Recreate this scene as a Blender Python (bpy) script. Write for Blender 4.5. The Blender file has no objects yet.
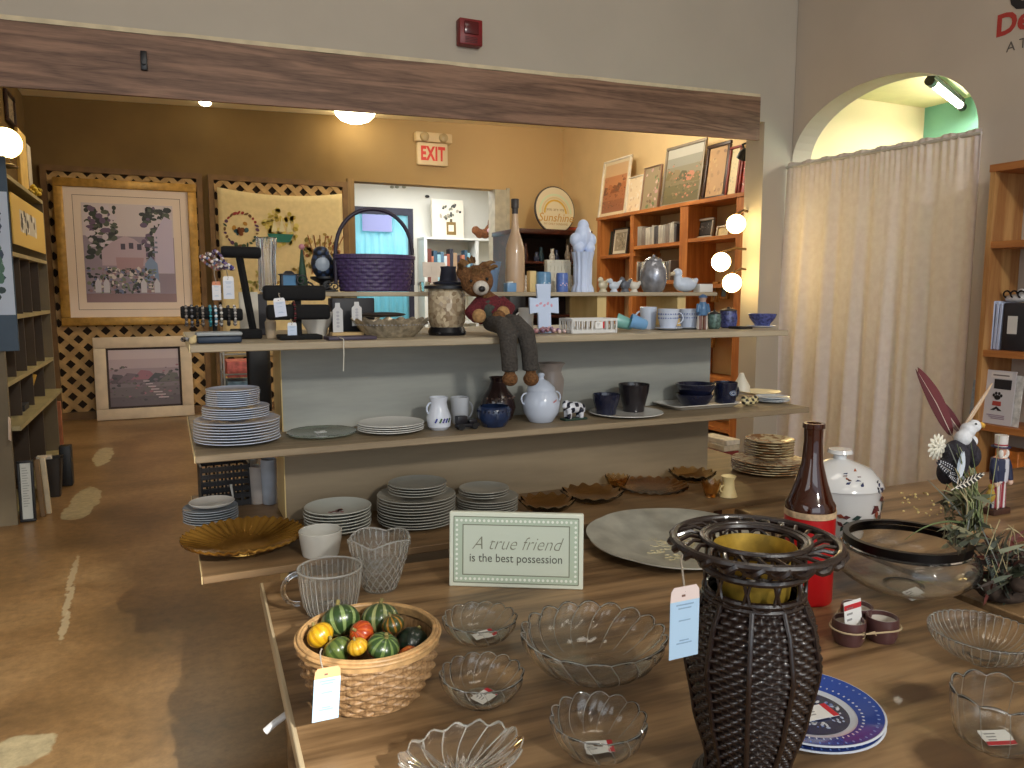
import bpy, bmesh, math, random
from mathutils import Vector, Matrix
R = math.radians
random.seed(7)
SC = bpy.context.scene
COL = SC.collection
PI = math.pi

# ------------------------------------------------------------------ camera model (used to turn measured photo positions into places)
F = 765.0
PITCH = R(6.7)
EYE = 1.15
YAW = math.atan(347 / (F / math.cos(PITCH)))
CP, SP = math.cos(PITCH), math.sin(PITCH)
CY, SY = math.cos(YAW), math.sin(YAW)


def ray(px, py):
    a, b = px - 512, 384 - py
    fy = F * CP + b * SP
    return Vector((a * CY + fy * SY, -a * SY + fy * CY, -F * SP + b * CP))


def onz(px, py, z):
    r = ray(px, py)
    return Vector((0, 0, EYE)) + r * ((z - EYE) / r.z)


def ony(px, py, y):
    r = ray(px, py)
    return Vector((0, 0, EYE)) + r * (y / r.y)


def onx(px, py, x):
    r = ray(px, py)
    return Vector((0, 0, EYE)) + r * (x / r.x)


def depth(p):
    return (p[0] * SY + p[1] * CY) * CP - (p[2] - EYE) * SP


def at(px, y, z):
    """the point of depth plane y and height z seen in picture column px"""
    k, zz = (px - 512) / F, z - EYE
    # x*CY - y*SY = k*((x*SY + y*CY)*CP - zz*SP)
    x = (y * SY + k * (y * CY * CP - zz * SP)) / (CY - k * SY * CP)
    return Vector((x, y, z))


def wid(pxw, p):
    return pxw * depth(p) / F


def hgt(p, py):
    """height above p of the point of p's vertical seen in picture row py"""
    fy = p[0] * SY + p[1] * CY
    k = (384 - py) / F
    # fy*SP + zz*CP = k*(fy*CP - zz*SP)
    zz = fy * (k * CP - SP) / (CP + k * SP)
    return zz + EYE - p[2]


# ------------------------------------------------------------------ materials
MATS = {}


def _new(name):
    m = bpy.data.materials.new(name)
    m.use_nodes = True
    nt = m.node_tree
    b = nt.nodes['Principled BSDF']
    return m, nt, b


def srgb(c):
    return tuple((v / 12.92 if v <= .04045 else ((v + .055) / 1.055) ** 2.4) for v in (x / 255 for x in c)) + (1,)


def noise_mix(nt, b, c1, c2, scale, detail=4, stretch=(1, 1, 1), lo=.35, hi=.65, coords='Object', dist=0.0):
    tc = nt.nodes.new('ShaderNodeTexCoord')
    mp = nt.nodes.new('ShaderNodeMapping')
    mp.inputs['Scale'].default_value = stretch
    n = nt.nodes.new('ShaderNodeTexNoise')
    n.inputs['Scale'].default_value = scale
    n.inputs['Detail'].default_value = detail
    n.inputs['Distortion'].default_value = dist
    r = nt.nodes.new('ShaderNodeValToRGB')
    r.color_ramp.elements[0].position = lo
    r.color_ramp.elements[0].color = c1
    r.color_ramp.elements[1].position = hi
    r.color_ramp.elements[1].color = c2
    nt.links.new(tc.outputs[coords], mp.inputs['Vector'])
    nt.links.new(mp.outputs['Vector'], n.inputs['Vector'])
    nt.links.new(n.outputs['Fac'], r.inputs['Fac'])
    nt.links.new(r.outputs['Color'], b.inputs['Base Color'])
    return n, r


def bump(nt, b, src, strength=.2, dist=.01):
    bp = nt.nodes.new('ShaderNodeBump')
    bp.inputs['Strength'].default_value = strength
    bp.inputs['Distance'].default_value = dist
    nt.links.new(src, bp.inputs['Height'])
    nt.links.new(bp.outputs['Normal'], b.inputs['Normal'])


def mat(c, rough=.5, metal=0.0, vary=.12, scale=12, bmp=0.0, coat=0.0, sheen=0.0, trans=0.0, ior=1.45):
    """a procedural material: colour c (sRGB 0-255) broken up by noise"""
    key = (tuple(c), rough, metal, vary, scale, bmp, coat, sheen, trans, ior)
    if key in MATS:
        return MATS[key]
    m, nt, b = _new('material')
    l = srgb(c)
    d = tuple(v * (1 - vary) for v in l[:3]) + (1,)
    u = tuple(min(1, v * (1 + vary)) for v in l[:3]) + (1,)
    n, r = noise_mix(nt, b, d, u, scale)
    b.inputs['Roughness'].default_value = rough
    b.inputs['Metallic'].default_value = metal
    b.inputs['Coat Weight'].default_value = coat
    b.inputs['Sheen Weight'].default_value = sheen
    b.inputs['Transmission Weight'].default_value = trans
    b.inputs['IOR'].default_value = ior
    if bmp:
        bump(nt, b, n.outputs['Fac'], bmp)
    MATS[key] = m
    return m


def glass(c=(250, 252, 250), rough=.02, ior=1.45, haze=0.0):
    key = ('glass', c, rough, ior, haze)
    if key not in MATS:
        m, nt, b = _new('glass')
        b.inputs['Base Color'].default_value = srgb(c)
        b.inputs['Roughness'].default_value = rough
        b.inputs['Transmission Weight'].default_value = 1
        b.inputs['IOR'].default_value = ior
        if haze:
            df = nt.nodes.new('ShaderNodeBsdfDiffuse')
            df.inputs['Color'].default_value = srgb(c)
            tl = nt.nodes.new('ShaderNodeBsdfTranslucent')
            tl.inputs['Color'].default_value = srgb(c)
            m1 = nt.nodes.new('ShaderNodeMixShader')
            nt.links.new(df.outputs[0], m1.inputs[1])
            nt.links.new(tl.outputs[0], m1.inputs[2])
            m2 = nt.nodes.new('ShaderNodeMixShader')
            m2.inputs[0].default_value = haze
            nt.links.new(b.outputs[0], m2.inputs[1])
            nt.links.new(m1.outputs[0], m2.inputs[2])
            nt.links.new(m2.outputs[0], nt.nodes['Material Output'].inputs[0])
        MATS[key] = m
    return MATS[key]


def glow(c, strength):
    key = ('glow', c, strength)
    if key not in MATS:
        m, nt, b = _new('glow')
        b.inputs['Base Color'].default_value = srgb(c)
        b.inputs['Emission Color'].default_value = srgb(c)
        b.inputs['Emission Strength'].default_value = strength
        MATS[key] = m
    return MATS[key]


def painted(rough=.45, coat=0.0, bmp=0.0):
    """a surface whose own printed or painted colours are stored on its faces"""
    key = ('painted', rough, coat, bmp)
    if key not in MATS:
        m, nt, b = _new('painted')
        a = nt.nodes.new('ShaderNodeAttribute')
        a.attribute_name = 'Col'
        nt.links.new(a.outputs['Color'], b.inputs['Base Color'])
        b.inputs['Roughness'].default_value = rough
        b.inputs['Coat Weight'].default_value = coat
        if bmp:
            n = nt.nodes.new('ShaderNodeTexNoise')
            n.inputs['Scale'].default_value = 120
            bump(nt, b, n.outputs['Fac'], bmp)
        MATS[key] = m
    return MATS[key]


def wood(c1, c2, axis='x', scale=3.0, rough=.55, ring=0.5, fine=1.0, coat=0.0, stretch=14):
    key = ('wood', c1, c2, axis, scale, rough, ring, fine, coat, stretch)
    if key in MATS:
        return MATS[key]
    m, nt, b = _new('wood')
    st = [stretch, stretch, stretch]
    st['xyz'.index(axis)] = 1.0
    tc = nt.nodes.new('ShaderNodeTexCoord')
    mp = nt.nodes.new('ShaderNodeMapping')
    mp.inputs['Scale'].default_value = st
    nt.links.new(tc.outputs['Object'], mp.inputs['Vector'])
    n1 = nt.nodes.new('ShaderNodeTexNoise')
    n1.inputs['Scale'].default_value = scale * .35
    n1.inputs['Detail'].default_value = 2
    n1.inputs['Distortion'].default_value = .6
    n2 = nt.nodes.new('ShaderNodeTexNoise')
    n2.inputs['Scale'].default_value = scale * 5
    n2.inputs['Detail'].default_value = 5
    mul = nt.nodes.new('ShaderNodeMath')
    mul.operation = 'MULTIPLY'
    mul.inputs[1].default_value = 9 * ring
    sin = nt.nodes.new('ShaderNodeMath')
    sin.operation = 'PINGPONG'
    sin.inputs[1].default_value = 1
    nt.links.new(mp.outputs['Vector'], n1.inputs['Vector'])
    nt.links.new(mp.outputs['Vector'], n2.inputs['Vector'])
    nt.links.new(n1.outputs['Fac'], mul.inputs[0])
    nt.links.new(mul.outputs[0], sin.inputs[0])
    mx = nt.nodes.new('ShaderNodeMath')
    mx.operation = 'MULTIPLY_ADD'
    mx.inputs[1].default_value = .55 * fine
    nt.links.new(n2.outputs['Fac'], mx.inputs[0])
    sc = nt.nodes.new('ShaderNodeMath')
    sc.operation = 'MULTIPLY'
    sc.inputs[1].default_value = .5
    nt.links.new(sin.outputs[0], sc.inputs[0])
    nt.links.new(sc.outputs[0], mx.inputs[2])
    r = nt.nodes.new('ShaderNodeValToRGB')
    r.color_ramp.elements[0].position = .15
    r.color_ramp.elements[0].color = srgb(c1)
    r.color_ramp.elements[1].position = .8
    r.color_ramp.elements[1].color = srgb(c2)
    nt.links.new(mx.outputs[0], r.inputs['Fac'])
    nt.links.new(r.outputs['Color'], b.inputs['Base Color'])
    b.inputs['Roughness'].default_value = rough
    b.inputs['Coat Weight'].default_value = coat
    bump(nt, b, mx.outputs[0], .12, .004)
    MATS[key] = m
    return m


# ------------------------------------------------------------------ mesh building
def TR(loc=(0, 0, 0), rx=0, ry=0, rz=0, s=None):
    m = Matrix.Translation(loc) @ Matrix.Rotation(rz, 4, 'Z') @ Matrix.Rotation(ry, 4, 'Y') @ Matrix.Rotation(rx, 4, 'X')
    if s is not None:
        m = m @ Matrix.Diagonal((s[0], s[1], s[2], 1))
    return m


class G:
    def __init__(s):
        s.v, s.f, s.c, s.col = [], [], [], None
        s.mi, s.mis = 0, []

    def add(s, vs, fs, m=None):
        o = len(s.v)
        s.v += [tuple(m @ Vector(p)) for p in vs] if m is not None else [tuple(p) for p in vs]
        s.f += [tuple(o + i for i in f) for f in fs]
        s.c += [s.col] * len(fs)
        s.mis += [s.mi] * len(fs)
        return s

    def box(s, lo, hi, m=None):
        x0, y0, z0 = lo
        x1, y1, z1 = hi
        vs = [(x0, y0, z0), (x1, y0, z0), (x1, y1, z0), (x0, y1, z0), (x0, y0, z1), (x1, y0, z1), (x1, y1, z1), (x0, y1, z1)]
        fs = [(0, 3, 2, 1), (4, 5, 6, 7), (0, 1, 5, 4), (1, 2, 6, 5), (2, 3, 7, 6), (3, 0, 4, 7)]
        return s.add(vs, fs, m)

    def cbox(s, c, d, m=None):
        return s.box([c[i] - d[i] / 2 for i in range(3)], [c[i] + d[i] / 2 for i in range(3)], m)

    def rbox(s, lo, hi, r=.003, seg=2, m=None):
        bm = bmesh.new()
        bmesh.ops.create_cube(bm, size=1)
        for v in bm.verts:
            v.co = Vector([lo[i] + (v.co[i] + .5) * (hi[i] - lo[i]) for i in range(3)])
        r = min([r] + [abs(hi[i] - lo[i]) * .45 for i in range(3)])
        bmesh.ops.bevel(bm, geom=bm.edges[:], offset=r, segments=seg, affect='EDGES', profile=.5)
        bm.verts.index_update()
        s.add([v.co for v in bm.verts], [[v.index for v in f.verts] for f in bm.faces], m)
        bm.free()
        return s

    def lathe(s, prof, n=32, m=None, flute=None, close=False):
        """prof: (radius, z) from the outside bottom round to the inside; flute(theta, r, z) -> (r, z)"""
        vs, fs, rings = [], [], []
        for r, z in prof:
            if r < 1e-6:
                rings.append([len(vs)])
                vs.append((0, 0, z))
            else:
                ring = []
                for k in range(n):
                    t = 2 * PI * k / n
                    rr, zz = flute(t, r, z) if flute else (r, z)
                    ring.append(len(vs))
                    vs.append((rr * math.cos(t), rr * math.sin(t), zz))
                rings.append(ring)
        for a, b in zip(rings, rings[1:]):
            if len(a) == 1 and len(b) == 1:
                continue
            for k in range(n):
                k2 = (k + 1) % n
                if len(a) == 1:
                    fs.append((a[0], b[k2], b[k]))
                elif len(b) == 1:
                    fs.append((a[k], a[k2], b[0]))
                else:
                    fs.append((a[k], a[k2], b[k2], b[k]))
        if close:
            if len(rings[0]) > 1:
                fs.append(tuple(reversed(rings[0])))
            if len(rings[-1]) > 1:
                fs.append(tuple(rings[-1]))
        return s.add(vs, fs, m)

    def tube(s, pts, r, n=8, closed=False, m=None, flat=1.0):
        pts = [Vector(p) for p in pts]
        rs = r if isinstance(r, (list, tuple)) else [r] * len(pts)
        vs, fs = [], []
        up = None
        for i, p in enumerate(pts):
            if closed:
                t = pts[(i + 1) % len(pts)] - pts[i - 1]
            else:
                t = pts[min(i + 1, len(pts) - 1)] - pts[max(i - 1, 0)]
            if t.length < 1e-9:
                t = Vector((0, 0, 1))
            t.normalize()
            if up is None:
                up = Vector((0, 0, 1)) if abs(t.z) < .9 else Vector((1, 0, 0))
            u = (up - t * up.dot(t))
            if u.length < 1e-6:
                u = t.orthogonal()
            u.normalize()
            w = t.cross(u)
            up = u
            for k in range(n):
                a = 2 * PI * k / n
                vs.append(p + (u * math.cos(a) * flat + w * math.sin(a)) * rs[i])
        L = len(pts)
        for i in range(L if closed else L - 1):
            j = (i + 1) % L
            for k in range(n):
                k2 = (k + 1) % n
                fs.append((i * n + k, i * n + k2, j * n + k2, j * n + k))
        if not closed:
            fs.append(tuple(range(n - 1, -1, -1)))
            fs.append(tuple((L - 1) * n + k for k in range(n)))
        return s.add(vs, fs, m)

    def ell(s, c, r, n=18, k=10, m=None):
        prof = [(math.sin(PI * i / k), -math.cos(PI * i / k)) for i in range(k + 1)]
        prof[0], prof[-1] = (0, -1), (0, 1)
        rr = r if isinstance(r, (tuple, list)) else (r, r, r)
        mm = TR(c, s=rr)
        return s.lathe(prof, n, mm if m is None else m @ mm, close=False)

    def cyl(s, c, r, h, n=24, m=None, r2=None):
        r2 = r if r2 is None else r2
        mm = TR(c)
        return s.lathe([(r, 0), (r2, h)], n, mm if m is None else m @ mm, close=True)

    def torus(s, R0, r, n=32, k=10, m=None, sx=1, sy=1):
        return s.tube([(R0 * sx * math.cos(2 * PI * i / n), R0 * sy * math.sin(2 * PI * i / n), 0) for i in range(n)], r, k, True, m)

    def prism(s, poly, h0, h1, m=None):
        n = len(poly)
        vs = [(x, y, h0) for x, y in poly] + [(x, y, h1) for x, y in poly]
        a = sum(poly[i][0] * poly[(i + 1) % n][1] - poly[(i + 1) % n][0] * poly[i][1] for i in range(n))
        fs = [tuple(range(n - 1, -1, -1)), tuple(range(n, 2 * n))] + [(i, (i + 1) % n, n + (i + 1) % n, n + i) for i in range(n)]
        if a < 0:
            fs = [tuple(reversed(f)) for f in fs]
        return s.add(vs, fs, m)

    def poly(s, pts, m=None):
        return s.add(pts, [tuple(range(len(pts)))], m)

    def rect(s, x0, y0, x1, y1, c, t=.0004, m=None):
        """a printed patch on the plane z=0, standing t proud"""
        s.col = c
        s.prism([(x0, y0), (x1, y0), (x1, y1), (x0, y1)], 0, t, m)

    def disc(s, x, y, rx, ry, c, t=.0004, n=14, rot=0, m=None):
        s.col = c
        cr, sr = math.cos(rot), math.sin(rot)
        s.prism([(x + rx * math.cos(2 * PI * k / n) * cr - ry * math.sin(2 * PI * k / n) * sr,
                  y + rx * math.cos(2 * PI * k / n) * sr + ry * math.sin(2 * PI * k / n) * cr) for k in range(n)], 0, t, m)

    def mesh(s, name, ang=38):
        me = bpy.data.meshes.new(name)
        me.from_pydata(s.v, [], s.f)
        if any(c is not None for c in s.c):
            at_ = me.color_attributes.new('Col', 'FLOAT_COLOR', 'CORNER')
            li = 0
            buf = []
            for f, c in zip(s.f, s.c):
                l = srgb(c if c is not None else (200, 200, 200))
                buf += list(l) * len(f)
            at_.data.foreach_set('color', buf)
        if any(s.mis):
            me.polygons.foreach_set('material_index', s.mis)
        me.update()
        if ang:
            me.shade_smooth()
            me.set_sharp_from_angle(angle=R(ang))
        return me

    def build(s, name, m, parent=None, ang=38, loc=None, rz=0.0):
        o = bpy.data.objects.new(name, s.mesh(name, ang))
        for q in (m if isinstance(m, (list, tuple)) else [m]):
            o.data.materials.append(q)
        COL.objects.link(o)
        if parent is not None:
            o.parent = parent
        if loc is not None:
            o.location = loc
        if rz:
            o.rotation_euler.z = rz
        return o

    def fused(s, name, m, parent=None, voxel=.004, smooth=4, loc=None, paint=None):
        """one continuous skin around overlapping shapes; paint(co) -> colour"""
        me = s.mesh(name, 0)
        o = bpy.data.objects.new(name, me)
        COL.objects.link(o)
        md = o.modifiers.new('r', 'REMESH')
        md.mode = 'VOXEL'
        md.voxel_size = voxel
        if smooth:
            ms = o.modifiers.new('s', 'SMOOTH')
            ms.iterations = smooth
            ms.factor = .5
        dg = bpy.context.evaluated_depsgraph_get()
        me2 = bpy.data.meshes.new_from_object(o.evaluated_get(dg))
        o.modifiers.clear()
        o.data = me2
        bpy.data.meshes.remove(me)
        me2.materials.clear()
        me2.materials.append(m)
        me2.shade_smooth()
        if paint:
            at_ = me2.color_attributes.new('Col', 'FLOAT_COLOR', 'POINT')
            for i, v in enumerate(me2.vertices):
                at_.data[i].color = srgb(paint(v.co))
        if parent is not None:
            o.parent = parent
        if loc is not None:
            o.location = loc
        return o


def tag(o, label=None, cat=None, group=None, kind=None):
    if label:
        o['label'] = label
    if cat:
        o['category'] = cat
    if group:
        o['group'] = group
    if kind:
        o['kind'] = kind
    return o


def thing(name, label, cat, loc=(0, 0, 0), rz=0.0, group=None):
    o = bpy.data.objects.new(name, None)
    o.empty_display_size = .05
    COL.objects.link(o)
    o.location = loc
    o.rotation_euler = (0, 0, rz)
    return tag(o, label, cat, group)


def dup(root, loc, rz=None, label=None, group=None, scale=None):
    r = root.copy()
    COL.objects.link(r)
    r.location = loc
    if rz is not None:
        r.rotation_euler.z = rz
    if scale is not None:
        r.scale = (scale, scale, scale) if not isinstance(scale, (tuple, list)) else scale
    if label:
        r['label'] = label
    if group:
        r['group'] = group
    for ch in list(root.children):
        c = ch.copy()
        COL.objects.link(c)
        c.parent = r
        for g in ch.children:
            d = g.copy()
            COL.objects.link(d)
            d.parent = c
    return r


def struct(o):
    o['kind'] = 'structure'
    return o


ORD = ['topmost', 'second', 'third', 'fourth', 'fifth', 'sixth', 'seventh', 'eighth', 'ninth', 'tenth', 'eleventh', 'twelfth', 'thirteenth', 'fourteenth', 'fifteenth', 'sixteenth', 'seventeenth']


NTH = ['first', 'second', 'third', 'fourth', 'fifth', 'sixth', 'seventh', 'eighth', 'ninth', 'tenth', 'eleventh', 'twelfth', 'thirteenth', 'fourteenth', 'fifteenth', 'sixteenth', 'seventeenth', 'eighteenth', 'nineteenth', 'twentieth']


def from_top(i):
    return 'topmost' if i == 0 else ORD[i] + ' from top'


def text_mesh(txt, size, shear=0.0, depth_=.0006, bold=0.0, space=1.0):
    cu = bpy.data.curves.new('t', 'FONT')
    cu.body = txt
    cu.size = size
    cu.shear = shear
    cu.extrude = depth_
    cu.offset = bold
    cu.space_character = space
    cu.align_x = 'CENTER'
    cu.align_y = 'CENTER'
    cu.resolution_u = 3
    o = bpy.data.objects.new('t', cu)
    COL.objects.link(o)
    dg = bpy.context.evaluated_depsgraph_get()
    me = bpy.data.meshes.new_from_object(o.evaluated_get(dg))
    vs = [v.co.copy() for v in me.vertices]
    fs = [tuple(p.vertices) for p in me.polygons]
    bpy.data.objects.remove(o)
    bpy.data.curves.remove(cu)
    bpy.data.meshes.remove(me)
    return vs, fs


def write(g, txt, size, m, col=None, **k):
    vs, fs = text_mesh(txt, size, **k)
    if col is not None:
        g.col = col
    g.add(vs, fs, m)


# upright plane: local x stays x, local y becomes z, local z faces -Y (towards the viewer's side)
UP = Matrix.Rotation(PI / 2, 4, 'X')


def turned(name, label, cat, px, y, z, sil, m, part='body', n=32, wall=None, group=None, flute=None, rz=0, t=None, ang=38):
    """a turned shape from its outline: sil = [(row, width in px) from the foot up]; wall = thickness of an open vessel"""
    p = at(px, y, z)
    prof = []
    for i, (py, w) in enumerate(sil):
        h = 0 if i == 0 else max(.0008 * i, hgt(p, py))
        prof.append((wid(w, p) / 2, h))
    if t is None:
        t = thing(name, label, cat, p, rz, group)
    g = G()
    full = [(0, 0)] + prof
    if wall:
        full += [(prof[-1][0] - wall * .5, prof[-1][1] + wall * .4)]
        full += [(max(.001, r - wall), max(h, wall)) for r, h in prof[::-1]] + [(0, wall)]
    else:
        full += [(0, prof[-1][1])]
    g.lathe(full, n, flute=flute)
    o = g.build(part, m, t, ang)
    return t, p, prof, o

# ------------------------------------------------------------------ the setting
XA, YF, YB, XR, XL0 = 3.36, 3.5, 8.05, 4.27, -1.05
ZC = 3.4


def spots(m, places, colour, soft=.25, noise=.5, nscale=9, amount=1.0):
    """worn or knotty marks with a shape of their own at given places (object coordinates)"""
    nt = m.node_tree
    b = nt.nodes['Principled BSDF']
    tc = nt.nodes.new('ShaderNodeTexCoord')
    nz = nt.nodes.new('ShaderNodeTexNoise')
    nz.inputs['Scale'].default_value = nscale
    nz.inputs['Detail'].default_value = 3
    nt.links.new(tc.outputs['Object'], nz.inputs['Vector'])
    src = b.inputs['Base Color'].links[0].from_socket
    for (p, rad) in places:
        sub = nt.nodes.new('ShaderNodeVectorMath')
        sub.operation = 'SUBTRACT'
        sub.inputs[1].default_value = p
        nt.links.new(tc.outputs['Object'], sub.inputs[0])
        mul = nt.nodes.new('ShaderNodeVectorMath')
        mul.operation = 'MULTIPLY'
        mul.inputs[1].default_value = [1 / q for q in rad]
        nt.links.new(sub.outputs[0], mul.inputs[0])
        ln = nt.nodes.new('ShaderNodeVectorMath')
        ln.operation = 'LENGTH'
        nt.links.new(mul.outputs[0], ln.inputs[0])
        ma = nt.nodes.new('ShaderNodeMath')
        ma.operation = 'MULTIPLY_ADD'
        ma.inputs[1].default_value = noise * 2
        nt.links.new(nz.outputs['Fac'], ma.inputs[0])
        nt.links.new(ln.outputs['Value'], ma.inputs[2])
        rp = nt.nodes.new('ShaderNodeMapRange')
        rp.inputs['From Min'].default_value = 1 + noise - soft / 2
        rp.inputs['From Max'].default_value = 1 + noise + soft / 2
        rp.inputs['To Min'].default_value = amount
        rp.inputs['To Max'].default_value = 0
        nt.links.new(ma.outputs[0], rp.inputs['Value'])
        mx = nt.nodes.new('ShaderNodeMix')
        mx.data_type = 'RGBA'
        nt.links.new(rp.outputs[0], mx.inputs['Factor'])
        nt.links.new(src, mx.inputs[6])
        mx.inputs[7].default_value = srgb(colour)
        src = mx.outputs[2]
    nt.links.new(src, b.inputs['Base Color'])


m_floor, nt, b = _new('stained_concrete')
n, r = noise_mix(nt, b, srgb((120, 92, 56)), srgb((190, 154, 106)), 1.5, 12, (1, 1.3, 1), .3, .72, dist=.5)
e = r.color_ramp.elements.new(.5)
e.color = srgb((156, 120, 76))
b.inputs['Roughness'].default_value = .33
bump(nt, b, n.outputs['Fac'], .12, .006)
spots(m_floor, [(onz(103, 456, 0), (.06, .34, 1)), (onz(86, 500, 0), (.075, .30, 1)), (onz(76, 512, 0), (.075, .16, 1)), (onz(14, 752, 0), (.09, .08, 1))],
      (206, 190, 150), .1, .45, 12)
# fine grain and a pale crack
base = b.inputs['Base Color'].links[0].from_socket
tc = nt.nodes.new('ShaderNodeTexCoord')
n2 = nt.nodes.new('ShaderNodeTexNoise')
n2.inputs['Scale'].default_value = 26
n2.inputs['Detail'].default_value = 8
n2.inputs['Roughness'].default_value = .7
nt.links.new(tc.outputs['Object'], n2.inputs['Vector'])
r2 = nt.nodes.new('ShaderNodeMapRange')
r2.inputs['From Min'].default_value = .3
r2.inputs['From Max'].default_value = .7
r2.inputs['To Min'].default_value = .5
r2.inputs['To Max'].default_value = .92
nt.links.new(n2.outputs['Fac'], r2.inputs['Value'])
mg_ = nt.nodes.new('ShaderNodeVectorMath')
mg_.operation = 'SCALE'
nt.links.new(base, mg_.inputs[0])
nt.links.new(r2.outputs[0], mg_.inputs['Scale'])
nt.links.new(mg_.outputs[0], b.inputs['Base Color'])
crack = [onz(75, 560, 0), onz(70, 590, 0), onz(66, 615, 0), onz(62, 640, 0)]
spots(m_floor, [((a + c) / 2, (.012, (a - c).length * .6, 1)) for a, c in zip(crack, crack[1:])], (190, 174, 140), .3, .9, 30, .7)
g = G()
g.box((-3.2, -4.2, -.05), (7, 11.6, 0))
struct(g.build('floor', m_floor, ang=0))

m_grey = mat((180, 171, 157), .85, vary=.03, scale=3, bmp=.03)
m_taupe = mat((194, 182, 168), .85, vary=.03, scale=3, bmp=.03)
m_olive = mat((112, 88, 48), .8, vary=.1, scale=2.2, bmp=.03)
m_tan = mat((216, 188, 142), .8, vary=.06, scale=2.2, bmp=.03)
m_white = mat((222, 220, 208), .8, vary=.03, scale=2)
m_cream = mat((242, 222, 184), .8, vary=.04, scale=2)
m_teal = mat((120, 180, 160), .8, vary=.04, scale=2)

# wall with the wide opening under the beam
g = G()
g.prism([(-3.2, 0), (-1.35, 0), (-1.35, 2.12), (3.15, 2.12), (3.15, 0), (XA + .14, 0), (XA + .14, ZC), (-3.2, ZC)], -YF - .15, -YF, UP)
struct(g.build('wall_middle', m_grey, ang=0))
# the arch wall on the right
g = G()
ya, yb, zs, zh = 2.37, 3.497, 1.89, .352
N = 28
arc = [(yb + (ya - yb) * (1 - math.cos(PI * k / N)) / 2, zs + zh * math.sin(PI * k / N) ** .92) for k in range(N + 1)]
for x in (XA, XA + .14):
    fl = x > XA
    vs, fs = [(x, y, z) for y, z in arc] + [(x, y, ZC) for y, z in arc], [(k, k + 1, N + 2 + k, N + 1 + k) for k in range(N)]
    if fl:
        fs = [tuple(reversed(f)) for f in fs]
    g.add(vs, fs)
    q = [(x, ya, 0), (x, -4.2, 0), (x, -4.2, ZC), (x, ya, ZC)]
    g.add(q, [(0, 1, 2, 3)] if not fl else [(3, 2, 1, 0)])
path = [(yb, 0)] + arc + [(ya, 0)]
for (y0, z0), (y1, z1) in zip(path, path[1:]):
    g.add([(XA, y0, z0), (XA + .14, y0, z0), (XA + .14, y1, z1), (XA, y1, z1)], [(0, 1, 2, 3)])
struct(g.build('wall_right', m_taupe, ang=0))
# lettering painted on it
g = G()
mw = lambda y, z: TR((XA - .001, y, z)) @ Matrix.Rotation(-PI / 2, 4, 'Z') @ UP
write(g, 'De', .125, mw(2.243, 2.302), (176, 58, 52), bold=.004)
write(g, 'AT', .06, mw(2.222, 2.203), (92, 86, 80), bold=-.0005, space=1.45)
write(g, 'C', .17, mw(2.205, 2.405), (38, 34, 38), bold=.009)
o = g.build('wall_lettering', painted(.6), ang=0)
tag(o, 'red, grey and black lettering painted high on the arch wall', 'lettering')

# front room shell
g = G()
g.box((-3.2, -4.2, ZC), (XA + .2, YF + .15, ZC + .06))
struct(g.build('ceiling', mat((225, 222, 214), .9, vary=.02), ang=0))
g = G()
g.box((-3.26, -4.2, 0), (-3.2, YF + .15, ZC))
struct(g.build('wall_left', m_grey, ang=0))

# back room
g = G()
g.add([(XL0, YF + .15, 2.87), (XR, YF + .15, 3.03), (XR, YB, 3.03), (XL0, YB, 2.87)], [(0, 1, 2, 3)])
g.add([(XL0, YF + .15, 2.93), (XR, YF + .15, 3.09), (XR, YB, 3.09), (XL0, YB, 2.93)], [(3, 2, 1, 0)])
struct(g.build('ceiling_back', mat((246, 234, 200), .85, vary=.03), ang=0))
g = G()
dx0, dx1, dh = 1.81, 3.55, 2.31
g.prism([(XL0, 0), (dx0, 0), (dx0, dh), (dx1, dh), (dx1, 0), (XR, 0), (XR, 3.1), (XL0, 3.1)], -YB - .15, -YB, UP)
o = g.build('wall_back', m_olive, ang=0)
# the rear wall's colour runs from olive at the left to ochre by the corner
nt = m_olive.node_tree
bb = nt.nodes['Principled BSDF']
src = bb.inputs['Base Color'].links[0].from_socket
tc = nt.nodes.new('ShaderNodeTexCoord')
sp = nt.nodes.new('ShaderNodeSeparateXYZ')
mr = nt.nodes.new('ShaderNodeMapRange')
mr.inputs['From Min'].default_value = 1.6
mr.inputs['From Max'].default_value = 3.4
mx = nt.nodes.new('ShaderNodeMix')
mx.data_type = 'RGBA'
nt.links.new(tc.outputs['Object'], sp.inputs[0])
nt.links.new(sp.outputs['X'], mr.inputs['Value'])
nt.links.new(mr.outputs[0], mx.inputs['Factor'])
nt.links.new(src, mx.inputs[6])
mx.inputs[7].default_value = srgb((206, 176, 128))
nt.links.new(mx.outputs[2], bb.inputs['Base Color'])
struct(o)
g = G()
g.box((XL0 - .06, YF + .15, 0), (XL0, YB, 3.1))
struct(g.build('wall_back_left', m_olive, ang=0))
g = G()
g.box((XR, YF + .15, 0), (XR + .06, YB, 3.1))
struct(g.build('wall_back_right', m_tan, ang=0))
g = G()
g.box((-.95, YB - .03, 0), (dx0 - .02, YB, .075))
struct(g.build('baseboard_back', mat((74, 56, 34), .6), ang=0))
# door trim of the far opening
g = G()
g.box((dx0 - .05, YB - .035, 0), (dx0 + .02, YB + .17, dh + .02))
struct(g.build('trim_1', wood((112, 86, 44), (150, 118, 66), 'z'), ang=0))
g = G()
g.box((dx1 - .14, YB - .02, 0), (dx1, YB + .17, dh))
g.box((dx1, YB - .03, 0), (dx1 + .035, YB, dh + .02))
struct(g.build('trim_2', mat((196, 190, 172), .6), ang=0))

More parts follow.
